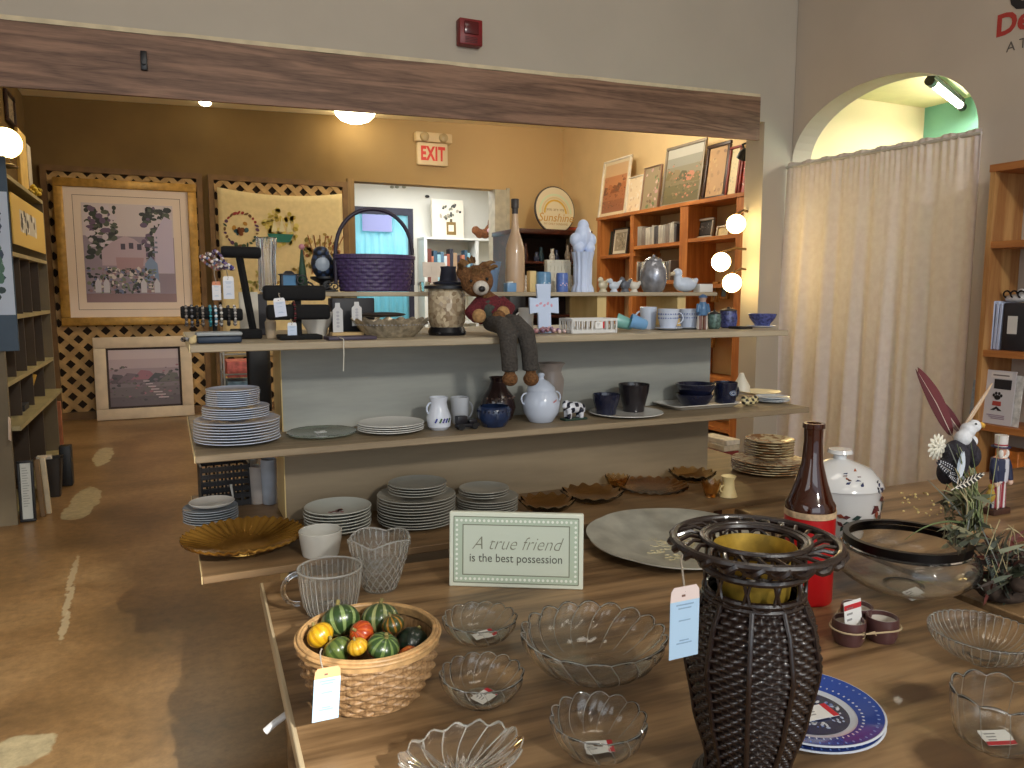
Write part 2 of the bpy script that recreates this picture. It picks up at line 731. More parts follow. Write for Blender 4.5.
# the room beyond the far opening
g = G()
y2 = 10.6
g.box((1.2, y2, 0), (5.6, y2 + .06, 3))
struct(g.build('wall_far', m_white, ang=0))
g = G()
g.box((5.2, YB + .15, 0), (5.26, y2, 3))
g.box((1.2, YB + .15, 0), (1.26, y2, 3))
struct(g.build('wall_far_side', m_white, ang=0))
g = G()
g.box((1.2, YB + .15, 2.75), (5.26, y2, 2.8))
struct(g.build('ceiling_far', m_white, ang=0))

# room behind the arch
cq = ony(925, 108, 3.63)
g = G()
g.box((XA + .14, 3.63, 0), (cq.x, 3.69, cq.z + .1))
struct(g.build('wall_arch_cream', m_cream, ang=0))
g = G()
g.box((cq.x, .8, 0), (cq.x + .06, 3.69, cq.z + .1))
struct(g.build('wall_arch_teal', m_teal, ang=0))
g = G()
g.box((XA + .14, .8, cq.z), (cq.x + .06, 3.69, cq.z + .06))
struct(g.build('ceiling_arch', mat((236, 226, 178), .85, vary=.03), ang=0))

# the beam over the opening: a thick plank face, slightly out of level
m_beam = wood((76, 52, 38), (144, 110, 88), 'x', 3.0, .6, .8, 1.2, stretch=15)
g = G()


q00, q01, q10, q11 = ony(0, 86, YF - .02), ony(758, 140, YF - .02), ony(0, 19, YF - .02), ony(761, 97.5, YF - .02)


def zbot(x):
    return q00.z + (x - q00.x) * (q01.z - q00.z) / (q01.x - q00.x)


def ztop(x):
    return q10.z + (x - q10.x) * (q11.z - q10.z) / (q11.x - q10.x)


xa, xb = -1.35, q11.x
nb = 24
for k in range(nb):
    x0, x1 = xa + (xb - xa) * k / nb, xa + (xb - xa) * (k + 1) / nb
    wob = lambda x: .006 * math.sin(7 * x) + .004 * math.sin(17 * x)
    a = [(x0, YF - .02 + wob(x0) * .3, zbot(x0)), (x1, YF - .02 + wob(x1) * .3, zbot(x1)), (x1, YF - .02 + wob(x1) * .3, ztop(x1) + wob(x1) * .6), (x0, YF - .02 + wob(x0) * .3, ztop(x0) + wob(x0) * .6)]
    c = [(p[0], YF - .0008, p[2]) for p in a]
    g.add(a + c, [(0, 1, 2, 3), (4, 7, 6, 5), (0, 4, 5, 1), (3, 2, 6, 7)] + ([(0, 3, 7, 4)] if k == 0 else []) + ([(1, 5, 6, 2)] if k == nb - 1 else []))
o = g.build('wooden_beam', m_beam, ang=30)
tag(o, 'long weathered brown wooden beam across the top of the wide opening', 'beam')
g = G()
for k in range(12):
    x0, x1 = xa + (xb - xa) * k / 12, xa + (xb - xa) * (k + 1) / 12
    z0, z1 = ztop(x0), ztop(x1)
    vs = [(x0, YF - .014, z0 + .002), (x1, YF - .014, z1 + .002), (x1, YF - .014, z1 + .02), (x0, YF - .014, z0 + .02)]
    g.add(vs + [(p[0], YF, p[2]) for p in vs], [(0, 1, 2, 3), (3, 2, 6, 7), (0, 4, 5, 1)])
struct(g.build('trim_3', mat((206, 192, 160), .7), ang=0))
# small black bracket on the beam
p = ony(144, 61, YF - .024)
g = G()
g.rbox((-.012, -.012, -.037), (.012, .004, .037), .004)
g.cyl((0, -.012, .018), .007, .01, 10, m=Matrix.Rotation(PI / 2, 4, 'X'))
o = g.build('beam_bracket', mat((22, 22, 26), .4), loc=p)
tag(o, 'small black bracket screwed to the left part of the wooden beam', 'bracket')

# fire alarm strobe on the wall above the beam
p = ony(467.5, 35, YF)
t = thing('fire_alarm', 'red fire alarm box high on the grey wall above the beam', 'fire alarm', (p.x, YF, p.z))
g = G()
g.rbox((-.057, -.05, -.058), (.057, 0, .058), .006)
g.build('housing', mat((120, 26, 30), .4), t)
g = G()
g.rbox((-.035, -.058, -.012), (.035, -.05, .045), .004)
g.build('strobe_lens', mat((86, 30, 32), .15), t)
g = G()
for k in range(4):
    g.box((-.03, -.0515, -.048 + k * .007), (.03, -.05, -.045 + k * .007))
g.build('grille', mat((60, 14, 16), .5), t)

# curtain in the arch
g = G()
nu, nv = 150, 26
y0, y1 = 3.49, 2.328
fold_ph = [random.uniform(-.5, .5) for _ in range(8)]
vs = []
for j in range(nv + 1):
    s = j / nv
    z = 1.90 - s * 1.76
    for i in range(nu + 1):
        u = i / nu
        y = y0 + (y1 - y0) * u + .035 * s * (1 - u) - .012 * s * u
        amp = .003 + .011 * min(1, s * 1.6)
        x = XA - .035 - amp * (math.sin(u * 2 * PI * 7.3 + 1.6 * math.sin(u * 5 + s) + .9 * s) + .5 * math.sin(u * 2 * PI * 13 + 2 + 1.6 * s + 1.2 * math.sin(7 * u)) + .12 * math.sin(u * 2 * PI * 23 + 3 * s))
        if s < .1:
            x += .005 * math.sin(u * 2 * PI * 34 + 3 * math.sin(11 * u))
        vs.append((x, y, z + (-.022 * u if s < .9 else -.022 * u) + .004 * math.sin(u * 60) * (s < .02)))
fs = [(j * (nu + 1) + i, (j + 1) * (nu + 1) + i, (j + 1) * (nu + 1) + i + 1, j * (nu + 1) + i + 1) for j in range(nv) for i in range(nu)]
g.add(vs, fs)
m_curt, nt, b = _new('curtain_cloth')
noise_mix(nt, b, srgb((228, 218, 220)), srgb((238, 230, 232)), 30)
b.inputs['Roughness'].default_value = .9
tl = nt.nodes.new('ShaderNodeBsdfTranslucent')
tl.inputs['Color'].default_value = srgb((240, 226, 200))
ms = nt.nodes.new('ShaderNodeMixShader')
ms.inputs[0].default_value = .3
nt.links.new(b.outputs[0], ms.inputs[1])
nt.links.new(tl.outputs[0], ms.inputs[2])
nt.links.new(ms.outputs[0], nt.nodes['Material Output'].inputs[0])
t = thing('curtain', 'long white gathered curtain hanging in the archway on the right', 'curtain', (0, 0, 0))
o = g.build('cloth', m_curt, t, ang=180)
sol = o.modifiers.new('thick', 'SOLIDIFY')
sol.thickness = .003
g = G()
g.tube([(XA - .035, 3.497, 1.878), (XA - .035, 2.328, 1.858)], .008, 10)
g.build('rod', mat((200, 196, 186), .4), t)

# fluorescent strip light in the room behind the arch
p = at(945, 3.0, 2.5)
t = thing('strip_light', 'lit fluorescent strip light on the ceiling seen through the arch', 'ceiling light', (0, 0, 0))
pa, pb = onz(931, 82, cq.z - .06), onz(961, 106, cq.z - .06)
d = (pb - pa).normalized()
g = G()
g.tube([pa + d * .03, pb - d * .03], .02, 12)
g.build('tube', glow((255, 246, 226), 22), t)
g = G()
for q in (pa, pb):
    g.tube([q - d * .035, q + d * .035], .026, 12)
g.tube([pa + Vector((0, 0, .03)), pb + Vector((0, 0, .03))], .022, 8)
g.build('housing', mat((52, 46, 40), .5), t)

# EXIT sign on the rear wall
p = ony(431, 150, YB)
t = thing('exit_sign', 'white EXIT sign with red letters high on the rear wall', 'exit sign', (p.x, YB, p.z))
w = .17
g = G()
g.rbox((-w, -.06, -.17), (w, 0, .065), .012)
g.build('sign_face', mat((226, 206, 170), .5, vary=.02), t)
g = G()
write(g, 'EXIT', .17, TR((0, -.0605, -.055)) @ Matrix.Diagonal((.72, 1, 1.15, 1)) @ UP, (214, 40, 24), bold=.007, space=1.1)
g.build('lettering', painted(.4), t)
g = G()
g.rbox((-w - .025, -.1, .065), (w + .04, 0, .165), .015)
g.build('battery_housing', mat((214, 192, 152), .5, vary=.03), t)
for k, s in enumerate((-1, 1)):
    g = G()
    g.lathe([(.05, 0), (.045, .03), (.03, .04), (0, .042)], 16, TR((s * .105, -.1, .112), rx=PI / 2))
    g.build('lamp_head', mat((170, 150, 112), .35), t)

# round ceiling lamp just under the beam, and a small one further left
for px, py, rad, lab in ((355, 112, .2, 'large lit dome lamp on the back ceiling, just left of the EXIT sign'), (205, 98.5, .055, 'small lit ceiling lamp above the left lattice panels')):
    zc = 2.95
    p = onz(px, py, zc - .02)
    zc = 2.87 + (p.x + 1.05) * .16 / 5.32
    t = thing('ceiling_lamp', lab, 'ceiling lamp', (p.x, p.y, zc))
    g = G()
    g.lathe([(rad * 1.05, 0), (rad * 1.05, -.02), (0, -.02)], 28)
    g.build('base', mat((210, 196, 160), .5), t)
    g = G()
    g.lathe([(rad, -.02), (rad * .93, -.02 - rad * .2), (rad * .7, -.02 - rad * .42), (rad * .35, -.02 - rad * .55), (0, -.02 - rad * .58)], 28)
    g.build('dome', glow((255, 238, 196), 14), t)

# ------------------------------------------------------------------ the stepped display unit and the tables
ZT, ZM, ZB, TT = 1.033, .765, .505, .49
YFR, YBK = 1.925, 2.62          # front and back edge of its boards
UX0, UX1 = .047, 2.0
ply = wood((150, 136, 112), (186, 172, 146), 'x', 3.0, .55, .45, .9)
ply_panel = wood((140, 142, 136), (180, 180, 170), 'x', 1.6, .6, .55, .7, stretch=7)
ply_low = wood((126, 111, 88), (160, 142, 114), 'x', 1.6, .6, .55, .7, stretch=7)  # darker copy of ply_panel with the lower panels' shade in its colour
m_end = wood((206, 178, 118), (226, 200, 142), 'z', 4, .6, .3, .6)
m_edge = wood((214, 192, 140), (232, 214, 168), 'y', 4, .6, .3, .6)
unit = thing('display_shelf', 'long three-tier plywood display stand loaded with crockery in the middle of the room', 'display stand', (0, 0, 0))
ply_mid = wood((128, 112, 88), (164, 146, 118), 'x', 3.0, .55, .45, .9)
ply_bot = wood((112, 88, 60), (146, 118, 84), 'x', 3.0, .5, .45, .9)
for z, y0, x1, mb_ in ((ZT, YFR, 1.866, ply), (ZM, 1.95, UX1, ply_mid), (ZB, 1.835, 2.06, ply_bot)):
    g = G()
    g.rbox((UX0, y0, z - .019), (x1, YBK, z - .0005), .002, 1)
    o = g.build('shelf_board', mb_, unit)
    g = G()
    g.box((UX0 - .002, y0 + .002, z - .0185), (UX0, YBK - .002, z - .0005))
    g.build('end_strip', m_edge, o)
for z0, z1, mm in ((ZM, ZT - .019, ply_panel), (ZB, ZM - .019, ply_low), (0, ZB - .019, ply_low)):
    g = G()
    g.box((.286, 2.205, z0), (1.775, 2.355, z1))
    o = g.build('divider_panel', mm, unit, ang=0)
    g = G()
    g.box((.283, 2.2, z0), (.286, 2.36, z1))
    g.build('end_board', m_end, o, ang=0)
riser = thing('riser_shelf', 'narrow raised plywood riser board standing on the top tier of the display stand', 'riser shelf', (0, 0, 0))
RZ, RY0, RY1 = 1.157, 2.3, 2.53
g = G()
g.rbox((.27, RY0, RZ - .014), (1.875, RY1, RZ), .002, 1)
g.build('board', ply, riser)
for px in (345, 590, 668):
    q = at(px, 2.4, ZT)
    g = G()
    g.box((q.x - .018, RY0 + .02, ZT), (q.x + .018, RY1 - .01, RZ - .014))
    g.build('support_block', m_end, riser, ang=0)

m_table = wood((82, 60, 38), (164, 132, 94), 'x', 2.2, .38, .9, 1.0, coat=.08, stretch=10)
spots(m_table, [(onz(898, 681, TT) - Vector((.149, 1.165, 0)), (.045, .028, 1)), (onz(935, 742, TT) - Vector((.149, 1.165, 0)), (.05, .05, 1)), (onz(590, 706, TT) - Vector((.149, 1.165, 0)), (.008, .012, 1)), (onz(395, 690, TT) - Vector((.149, 1.165, 0)), (.02, .02, 1))],
      (70, 46, 28), .5, .3, 30, .8)


def table(name, label, x0, x1, y0, y1, band=True):
    t = thing(name, label, 'table', (0, 0, 0))
    g = G()
    g.rbox((x0, y0, TT - .03), (x1, y1, TT - .0005), .003, 1)
    o = g.build('tabletop', m_table, t)
    if band:
        g = G()
        g.rbox((x0 - .004, y0 + .001, TT - .0305), (x0 + .0045, y1 - .001, TT + .0002), .002, 1)
        g.build('edge_band', wood((176, 156, 122), (208, 192, 160), 'y', 4, .5, .3, .6), o)
    g = G()
    a = .05
    g.box((x0 + a, y0 + a, TT - .11), (x1 - a, y0 + a + .02, TT - .03))
    g.box((x0 + a, y1 - a - .02, TT - .11), (x1 - a, y1 - a, TT - .03))
    g.box((x0 + a, y0 + a, TT - .11), (x0 + a + .02, y1 - a, TT - .03))
    g.box((x1 - a - .02, y0 + a, TT - .11), (x1 - a, y1 - a, TT - .03))
    g.build('apron', m_table, t, ang=0)
    for x in (x0 + .06, x1 - .06):
        for y in (y0 + .06, y1 - .06):
            g = G()
            g.lathe([(.02, 0), (.028, TT - .11), (.028, TT - .03)], 12, TR((x, y, 0)))
            g.build('leg', m_table, t)
    return t


# the left edge runs very slightly askew, so the table is turned a touch
ta = table('display_table', 'front brown wooden table with the wicker vase, gourd basket and glass bowls', 0, 1.4, -.62, .62)
ta.location = (.149, 1.165, 0)
ta.rotation_euler.z = -.035
tb = table('display_table', 'second brown wooden table continuing to the right, under the glass fishbowl and eagle arrangement', -.005, 1.4, -.68, .68, False)
tb.location = (1.585, 1.148, 0)

# ------------------------------------------------------------------ things on the front tables
GL = glass((252, 253, 250), .01, 1.40, .012)
GLJ = glass((252, 253, 250), .02, 1.42, .07)
GLR = glass((255, 255, 252), .03, 1.45, .34)      # the raised ribs, whitened with haze to stand for their glints


def wall_rib(g, pts, r):
    g.mi = 1
    g.tube(pts, r, 6)
    g.mi = 0
m_white_cer = mat((226, 228, 230), .18, vary=.03, coat=.4)
m_paper = mat((226, 228, 232), .6, vary=.03)


def price_card(parent_loc, w, h, rz, tilt, label, bars=True, band=(196, 40, 50), group=None, z=0.0, band_side='right'):
    """a little printed price card; the scannable code of the photo is left blank"""
    g = G()
    m = TR((0, 0, 0), rx=tilt)
    g.col = (232, 232, 230)
    g.box((-w / 2, -h / 2, 0), (w / 2, h / 2, .0008), m)
    mm = m @ Matrix.Translation((0, 0, .0008))
    if band:
        if band_side == 'right':
            g.rect(w * .32, -h / 2, w / 2, h / 2, band, .0003, mm)
        elif band_side == 'top':
            g.rect(-w / 2, h * .2, w / 2, h * .38, band, .0003, mm)
        else:
            g.rect(-w / 2, -h / 2, w / 2, -h * .25, band, .0003, mm)
    for k in range(3):
        g.rect(-w * .36, h * (.22 - .2 * k), w * (.02 - .05 * k), h * (.29 - .2 * k), (150, 150, 150), .0003, mm)
    o = g.build('price_card', painted(.6), loc=parent_loc, rz=rz, ang=0)
    return tag(o, label, 'price tag', group)


def hang_tag(name, loc, w, h, rz, label, string_to, top=(226, 210, 206), body=(176, 208, 236), lean=0.0):
    t = thing(name, label, 'price tag', loc, rz)
    g = G()
    m = TR((0, 0, 0), ry=lean)
    c = .12 * w
    g.col = body
    g.prism([(-w / 2, 0), (w / 2, 0), (w / 2, h * .8), (-w / 2, h * .8)], 0, .0008, m @ UP)
    g.col = top
    g.prism([(-w / 2, h * .8), (w / 2, h * .8), (w / 2 - c * .2, h - c), (w / 2 - c, h), (-w / 2 + c, h), (-w / 2 + c * .2, h - c)], 0, .0008, m @ UP)
    mm = m @ UP @ Matrix.Translation((0, 0, .0008))
    g.rect(-w * .12, h * .86, w * .0, h * .89, (120, 90, 80), .0003, mm)
    for z_, ww in ((.74, .3), (.69, .22), (.52, .2), (.24, .16), (.2, .26)):
        g.rect(-w * ww, h * z_, w * ww, h * (z_ + .018), (140, 168, 196), .0003, mm)
    g.build('card', painted(.55), t, ang=0)
    g = G()
    a = Vector((0, 0, h * .92))
    b_ = Vector(string_to)
    g.tube([a, a.lerp(b_, .35) + Vector((-.004, -.003, .006)), a.lerp(b_, .7) + Vector((-.003, 0, .006)), b_], .0012, 6)
    g.build('string', mat((150, 140, 126), .8), t)
    return t


def weave(prof, n_st, rows, a, z0, z1):
    """wicker skin: prof(z)->r, stakes n_st, rows of weavers between z0 and z1; returns lathe profile and flute"""
    per = 4
    P = []
    for i in range(rows * per + 1):
        z = z0 + (z1 - z0) * i / (rows * per)
        P.append((prof(z), z))

    def fl(t, r, z):
        u = (z - z0) / (z1 - z0) * rows
        row = math.floor(u + 1e-6)
        ph = abs(math.sin(PI * u))
        return r + a * (ph ** .6) * (.55 + .45 * math.cos(n_st / 2 * t * 2 / 2 + PI * row) * 1.0) - a * .35, z
    return P, fl


def interp(tab):
    def f(z):
        for (z0, r0), (z1, r1) in zip(tab, tab[1:]):
            if z <= z1:
                s = (z - z0) / (z1 - z0)
                s = max(0, min(1, s))
                return r0 + (r1 - r0) * (s * s * (3 - 2 * s) * .5 + s * .5)
        return tab[-1][1]
    return f


# ---- tall dark wicker vase
pv = onz(746, 786, TT)
hz = lambda py: hgt(pv, py)
HV = hz(541)
t = thing('wicker_vase', 'tall dark brown wicker vase with wide open-work rim at the front of the table', 'vase', pv)
m_wick = wood((20, 11, 9), (42, 27, 23), 'z', 60, .3, .3, .6, coat=.3)
rr = lambda pxw, h: wid(pxw, pv + Vector((0, 0, h))) / 2
zn = hz(594)
prof = interp([(0, rr(78, 0)), (hz(755), rr(78, hz(755))), (hz(705), rr(108, hz(705))), (hz(652), rr(129, hz(652))), (hz(618), rr(117, hz(618))), (zn, rr(96, zn))])
P, fl = weave(prof, 56, 38, .0055, .006, zn)
g = G()
g.lathe(P, 252, flute=fl, close=False)
for k in range(10):
    a = 2 * PI * (k + .3) / 10
    g.tube([((prof(z) + .002) * math.cos(a), (prof(z) + .002) * math.sin(a), z) for z in [.006 + (zn - .006) * i / 20 for i in range(21)]], .0035, 6)
g.build('woven_body', m_wick, t, ang=60)
g = G()
rb = rr(112, 0)
for k in range(3):
    g.torus(prof(0) + .005 + .005 * (2 - k), .006, 40, 8, TR((0, 0, .006 + k * .007)))
g.cyl((0, 0, .002), prof(0), .006, 30)
g.build('foot_ring', m_wick, t)
g = G()
rn = prof(zn) - .001
for dz in (0, .008):
    g.torus(rn, .0045, 48, 8, TR((0, 0, zn + dz)))
ztop_ = hz(566)
for k in range(11):
    a = 2 * PI * (k + .25) / 11
    w_ = (ztop_ - zn) * .56
    g.tube([((rn + .002) * math.cos(a + u * w_ * .8 / rn), (rn + .002) * math.sin(a + u * w_ * .8 / rn), (zn + ztop_) / 2 + .003 + w_ * v) for u, v in [(math.cos(q * PI / 6), math.sin(q * PI / 6)) for q in range(12)]], .0024, 6, True)
g.torus(rn + .003, .005, 48, 8, TR((0, 0, ztop_)))
g.build('loop_collar', m_wick, t)
g = G()
Ro, Ri = rr(160, HV), rr(97, HV)
zo = HV
for k in range(26):
    a = 2 * PI * k / 26
    g.tube([(q[0] * math.cos(a + q[1]), q[0] * math.sin(a + q[1]), q[2]) for q in
            ((rn, -.1, ztop_), (Ri * .97, -.02, zo - .004), ((Ri + Ro) / 2, .16, zo + .004), (Ro, .3, zo - .002))], .0028, 6)
for k in range(9):
    a = 2 * PI * (k + .1) / 9
    w_ = (HV - ztop_) * .5
    g.tube([((Ri * .86 + .06 * Ri * v) * math.cos(a + u * .24), (Ri * .86 + .06 * Ri * v) * math.sin(a + u * .24), (HV + ztop_) / 2 - .002 + w_ * v) for u, v in [(math.cos(q * PI / 8), math.sin(q * PI / 8)) for q in range(16)]], .0018, 6, True)
g.torus(Ri, .005, 56, 8, TR((0, 0, zo)))
g.torus(Ri * 1.07, .004, 56, 8, TR((0, 0, zo + .003)))
g.torus(Ro, .0055, 64, 8, TR((0, 0, zo)))
n = 130
g.tube([((Ro + .001 + .004 * math.cos(22 * 2 * PI * k / n)) * math.cos(2 * PI * k / n), (Ro + .001 + .004 * math.cos(22 * 2 * PI * k / n)) * math.sin(2 * PI * k / n), zo - .005 + .004 * math.sin(22 * 2 * PI * k / n)) for k in range(n)], .0045, 6, True)
g.build('rim', m_wick, t)
g = G()
g.lathe([(rn * .72, zn + .002), (rn * .82, HV - .015), (rn * .85, HV - .006), (rn * .83, HV - .006), (rn * .79, HV - .017), (rn * .68, zn + .006), (0, zn + .006)], 40)
g.build('liner', mat((168, 138, 52), .45, .3, .4, 30), t)
tg = pv + Vector((0, 0, 0))
pt = at(677, pv.y - .1, TT)
d_ = hgt(pt, 657)
pt2 = Vector((pt.x, pt.y, TT + d_))
hang_tag('paper_tag', pt2, wid(35, pt2), hgt(pt2, 586), 0, 'blue and white paper tag hanging from the dark wicker vase', (.018, .03, hgt(pt2, 566)))

# ---- basket of gourds
pb_ = onz(370, 692, TT)
t = thing('gourd_basket', 'round tan woven basket at the left edge of the table, holding small gourds', 'basket', pb_)
HB = hgt(pb_, 632)
rT, rB = wid(139, pb_ + Vector((0, 0, HB))) / 2, wid(100, pb_) / 2
m_bask = wood((104, 74, 44), (176, 140, 98), 'z', 40, .5, .3, .7)
prof = interp([(0, rB), (HB * .5, (rT + rB) / 2 + .008), (HB, rT)])
P, fl = weave(prof, 34, 10, .008, .004, HB * .9)
g = G()
g.lathe(P, 144, flute=fl, close=False)
g.lathe([(0, .003), (rB, .003), (rB, .006), (0, .006)], 40)
g.lathe([(prof(z) - .005, z) for z in (.006, HB * .3, HB * .6, HB * .85)], 48, close=False)
g.build('woven_body', m_bask, t, ang=60)
g = G()
g.lathe([(prof(HB * .88) + .003, HB * .88), (rT + .001, HB), (rT - .003, HB + .002), (rT - .009, HB), (prof(HB * .88) - .005, HB * .88)], 64)
for k in range(3):
    g.torus(rT + .002 - k * .0045, .003, 60, 8, TR((0, 0, HB + .002 - (k == 0) * .004)))
g.build('rim', mat((186, 148, 100), .45, vary=.25, scale=60), t)
pt = Vector((pb_.x - .047, pb_.y - rT - .012, TT))
pt = at(326, pt.y, TT)
pt = Vector((pt.x, pt.y, TT + max(.001, hgt(pt, 720))))
hang_tag('paper_tag', pt, wid(27, pt), hgt(pt, 668), .12, 'blue paper tag hanging on the front of the tan gourd basket', (.004, .02, hgt(pt, 655)), top=(226, 176, 130), lean=.08)

m_gg = painted(.3, .3)
gspec = [  # px, py(centre), width px, squash, colours, kind, label
    (318, 634, 26, .85, (206, 160, 30), (186, 136, 24), 'yellow round gourd at the left of the gourd basket'),
    (345, 617, 36, .8, (44, 66, 34), (120, 140, 86), 'striped green gourd with pale ribs near the back left of the basket'),
    (338, 641, 30, .8, (88, 104, 50), (60, 78, 36), 'green and yellow gourd leaning on the left front of the basket rim'),
    (388, 610, 36, .8, (58, 78, 42), (150, 156, 104), 'striped dark green gourd at the back middle of the basket'),
    (422, 618, 32, 1.0, (18, 34, 26), (24, 42, 30), 'glossy almost black green gourd at the right of the basket'),
    (363, 635, 24, .85, (164, 60, 24), (188, 84, 30), 'dark orange gourd in the middle of the basket'),
    (384, 628, 26, .7, (196, 72, 50), (206, 130, 84), 'pinkish red banded gourd lying across the middle of the basket'),
    (382, 645, 32, .7, (52, 76, 40), (110, 132, 74), 'small green gourd at the front middle of the basket'),
    (410, 636, 24, .85, (196, 98, 40), (206, 120, 52), 'orange red gourd at the right front of the basket'),
    (359, 649, 20, .8, (206, 162, 44), (190, 140, 32), 'small yellow gourd tucked low at the front of the basket'),
    (366, 612, 26, .85, (38, 52, 30), (60, 74, 40), 'dark green gourd at the back between two striped gourds'),
    (402, 622, 22, .8, (60, 70, 36), (156, 110, 40), 'green gourd with an orange patch behind the red banded gourd'),
]
gp = []
for i, (px, py, w, sq, c1, c2, lab) in enumerate(gspec):
    zz = TT + HB * .98
    q = onz(px, py, zz)
    gp.append([q, wid(w, q) / 2 * 1.04])
for it in range(300):
    for i in range(len(gp)):
        for j in range(i):
            d = gp[i][0] - gp[j][0]
            need = (gp[i][1] + gp[j][1]) * .97
            if d.length < need:
                d = d.normalized() * (need - d.length) * .5 if d.length > 1e-6 else Vector((.001, 0, 0))
                d.z = d.z + (.0008 if i % 2 else -.0008)
                gp[i][0] += d * .5
                gp[j][0] -= d * .5
    for q in gp:
        v = Vector((q[0].x - pb_.x, q[0].y - pb_.y, 0))
        mx_ = rT - q[1] - .014
        if v.length > mx_:
            v *= mx_ / v.length
        q[0] = Vector((pb_.x + v.x, pb_.y + v.y, min(max(q[0].z, TT + HB * .5), TT + HB * 1.02)))
for i, (px, py, w, sq, c1, c2, lab) in enumerate(gspec):
    q, rad = gp[i]
    t = thing('gourd', lab, 'gourd', q, random.uniform(0, 6), 'gourds in the basket')
    g = G()
    nr = 10
    prof = [(math.sin(PI * k / 12), -math.cos(PI * k / 12)) for k in range(13)]
    prof[0], prof[-1] = (0, -.9), (0, .86)
    tm = TR((0, 0, 0), rx=random.uniform(-.5, .5) - .5, ry=random.uniform(-.5, .5), s=(rad, rad, rad * sq))
    g.lathe(prof, 60, tm, flute=lambda a, r, z: (r * (.97 + .05 * abs(math.cos(5 * a))), z), close=False)
    cols = []
    for f in g.f:
        c = sum((Vector(g.v[k]) for k in f), Vector()) / len(f)
        c = tm.inverted() @ c
        a = math.atan2(c.y, c.x)
        s = abs(math.cos(5 * a))
        cols.append(c1 if s > .55 else c2)
    g.c = cols
    o = g.build('body', m_gg, t)
    g = G()
    tip = tm @ Vector((0, 0, .84))
    ax = (tm.to_3x3() @ Vector((0, 0, 1))).normalized()
    g.tube([tip, tip + ax * rad * .2, tip + ax * rad * .36 + Vector((rad * .1, 0, 0))], [rad * .16, rad * .1, rad * .12], 8)
    g.build('stem', mat((128, 116, 66), .7), t)

# ---- the framed saying
ps = onz(516, 588.5, TT)
pl, pr = onz(449, 586, TT), onz(583, 590, TT)
ang = math.atan2(pr.y - pl.y, pr.x - pl.x)
W = (pr - pl).length
ps = (pl + pr) / 2
H_ = hgt(ps, 517) * 1.03
t = thing('framed_sign', 'small framed pale green sign with a friendship saying on the front table', 'sign', ps, ang)
lean = TR((0, 0, 0), rx=-.1)
g = G()
m_sg = painted(.5)
g.col = (226, 232, 216)
g.rbox((-W / 2, 0, 0), (W / 2, .018, H_), .002, 1, lean)
g.build('frame', m_sg, t, ang=30)
fr = lean @ TR((0, -.0003, H_ / 2)) @ UP
g = G()
hw, hh = W / 2, H_ / 2
g.rect(-hw * .93, -hh * .88, hw * .93, hh * .88, (188, 204, 184), .0006, fr)
f2 = fr @ Matrix.Translation((0, 0, .0006))
g.rect(-hw * .80, -hh * .68, hw * .80, hh * .68, (120, 124, 104), .0003, f2)
g.rect(-hw * .785, -hh * .655, hw * .785, hh * .655, (206, 216, 200), .0005, f2)
for sx in (-1, 1):
    g.rect(sx * hw * .93 - hw * .006, -hh * .88, sx * hw * .93 + hw * .006, hh * .88, (126, 134, 112), .0009, fr)
for sy in (-1, 1):
    g.rect(-hw * .93, sy * hh * .88 - hh * .012, hw * .93, sy * hh * .88 + hh * .012, (126, 134, 112), .0009, fr)
for k in range(27):
    x = -hw * .885 + hw * 1.77 * k / 26
    for sy in (-1, 1):
        g.disc(x, sy * hh * .78, hw * .021, hw * .021, (238, 244, 234), .0006, 8, m=f2)
for k in range(1, 12):
    y = -hh * .78 + hh * 1.56 * k / 12
    for sx in (-1, 1):
        g.disc(sx * hw * .885, y, hw * .02, hw * .02, (238, 244, 234), .0006, 8, m=f2)
g.build('printed_panel', m_sg, t, ang=0)
g = G()
f3_ = fr @ Matrix.Translation((0, 0, .0012))
write(g, 'A true friend', W * .118, f3_ @ TR((0, hh * .17, 0)) @ Matrix.Diagonal((1.06, 1.2, 1, 1)), (126, 128, 108), shear=.42, bold=-.0006)
write(g, 'is the best possession', W * .081, f3_ @ TR((0, -hh * .22, 0)) @ Matrix.Diagonal((.98, 1.1, 1, 1)), (84, 86, 74))
g.build('lettering', m_sg, t, ang=0)
g = G()
bz = H_ * .6
g.prism([(-.02, .0), (.02, 0), (.012, bz), (-.012, bz)], 0, .002, TR((0, .019 + bz * .1, bz - bz), rx=0) @ TR((0, .03, 0), rx=PI / 2 + .15))
g.build('easel_back', mat((96, 72, 48), .7), t)


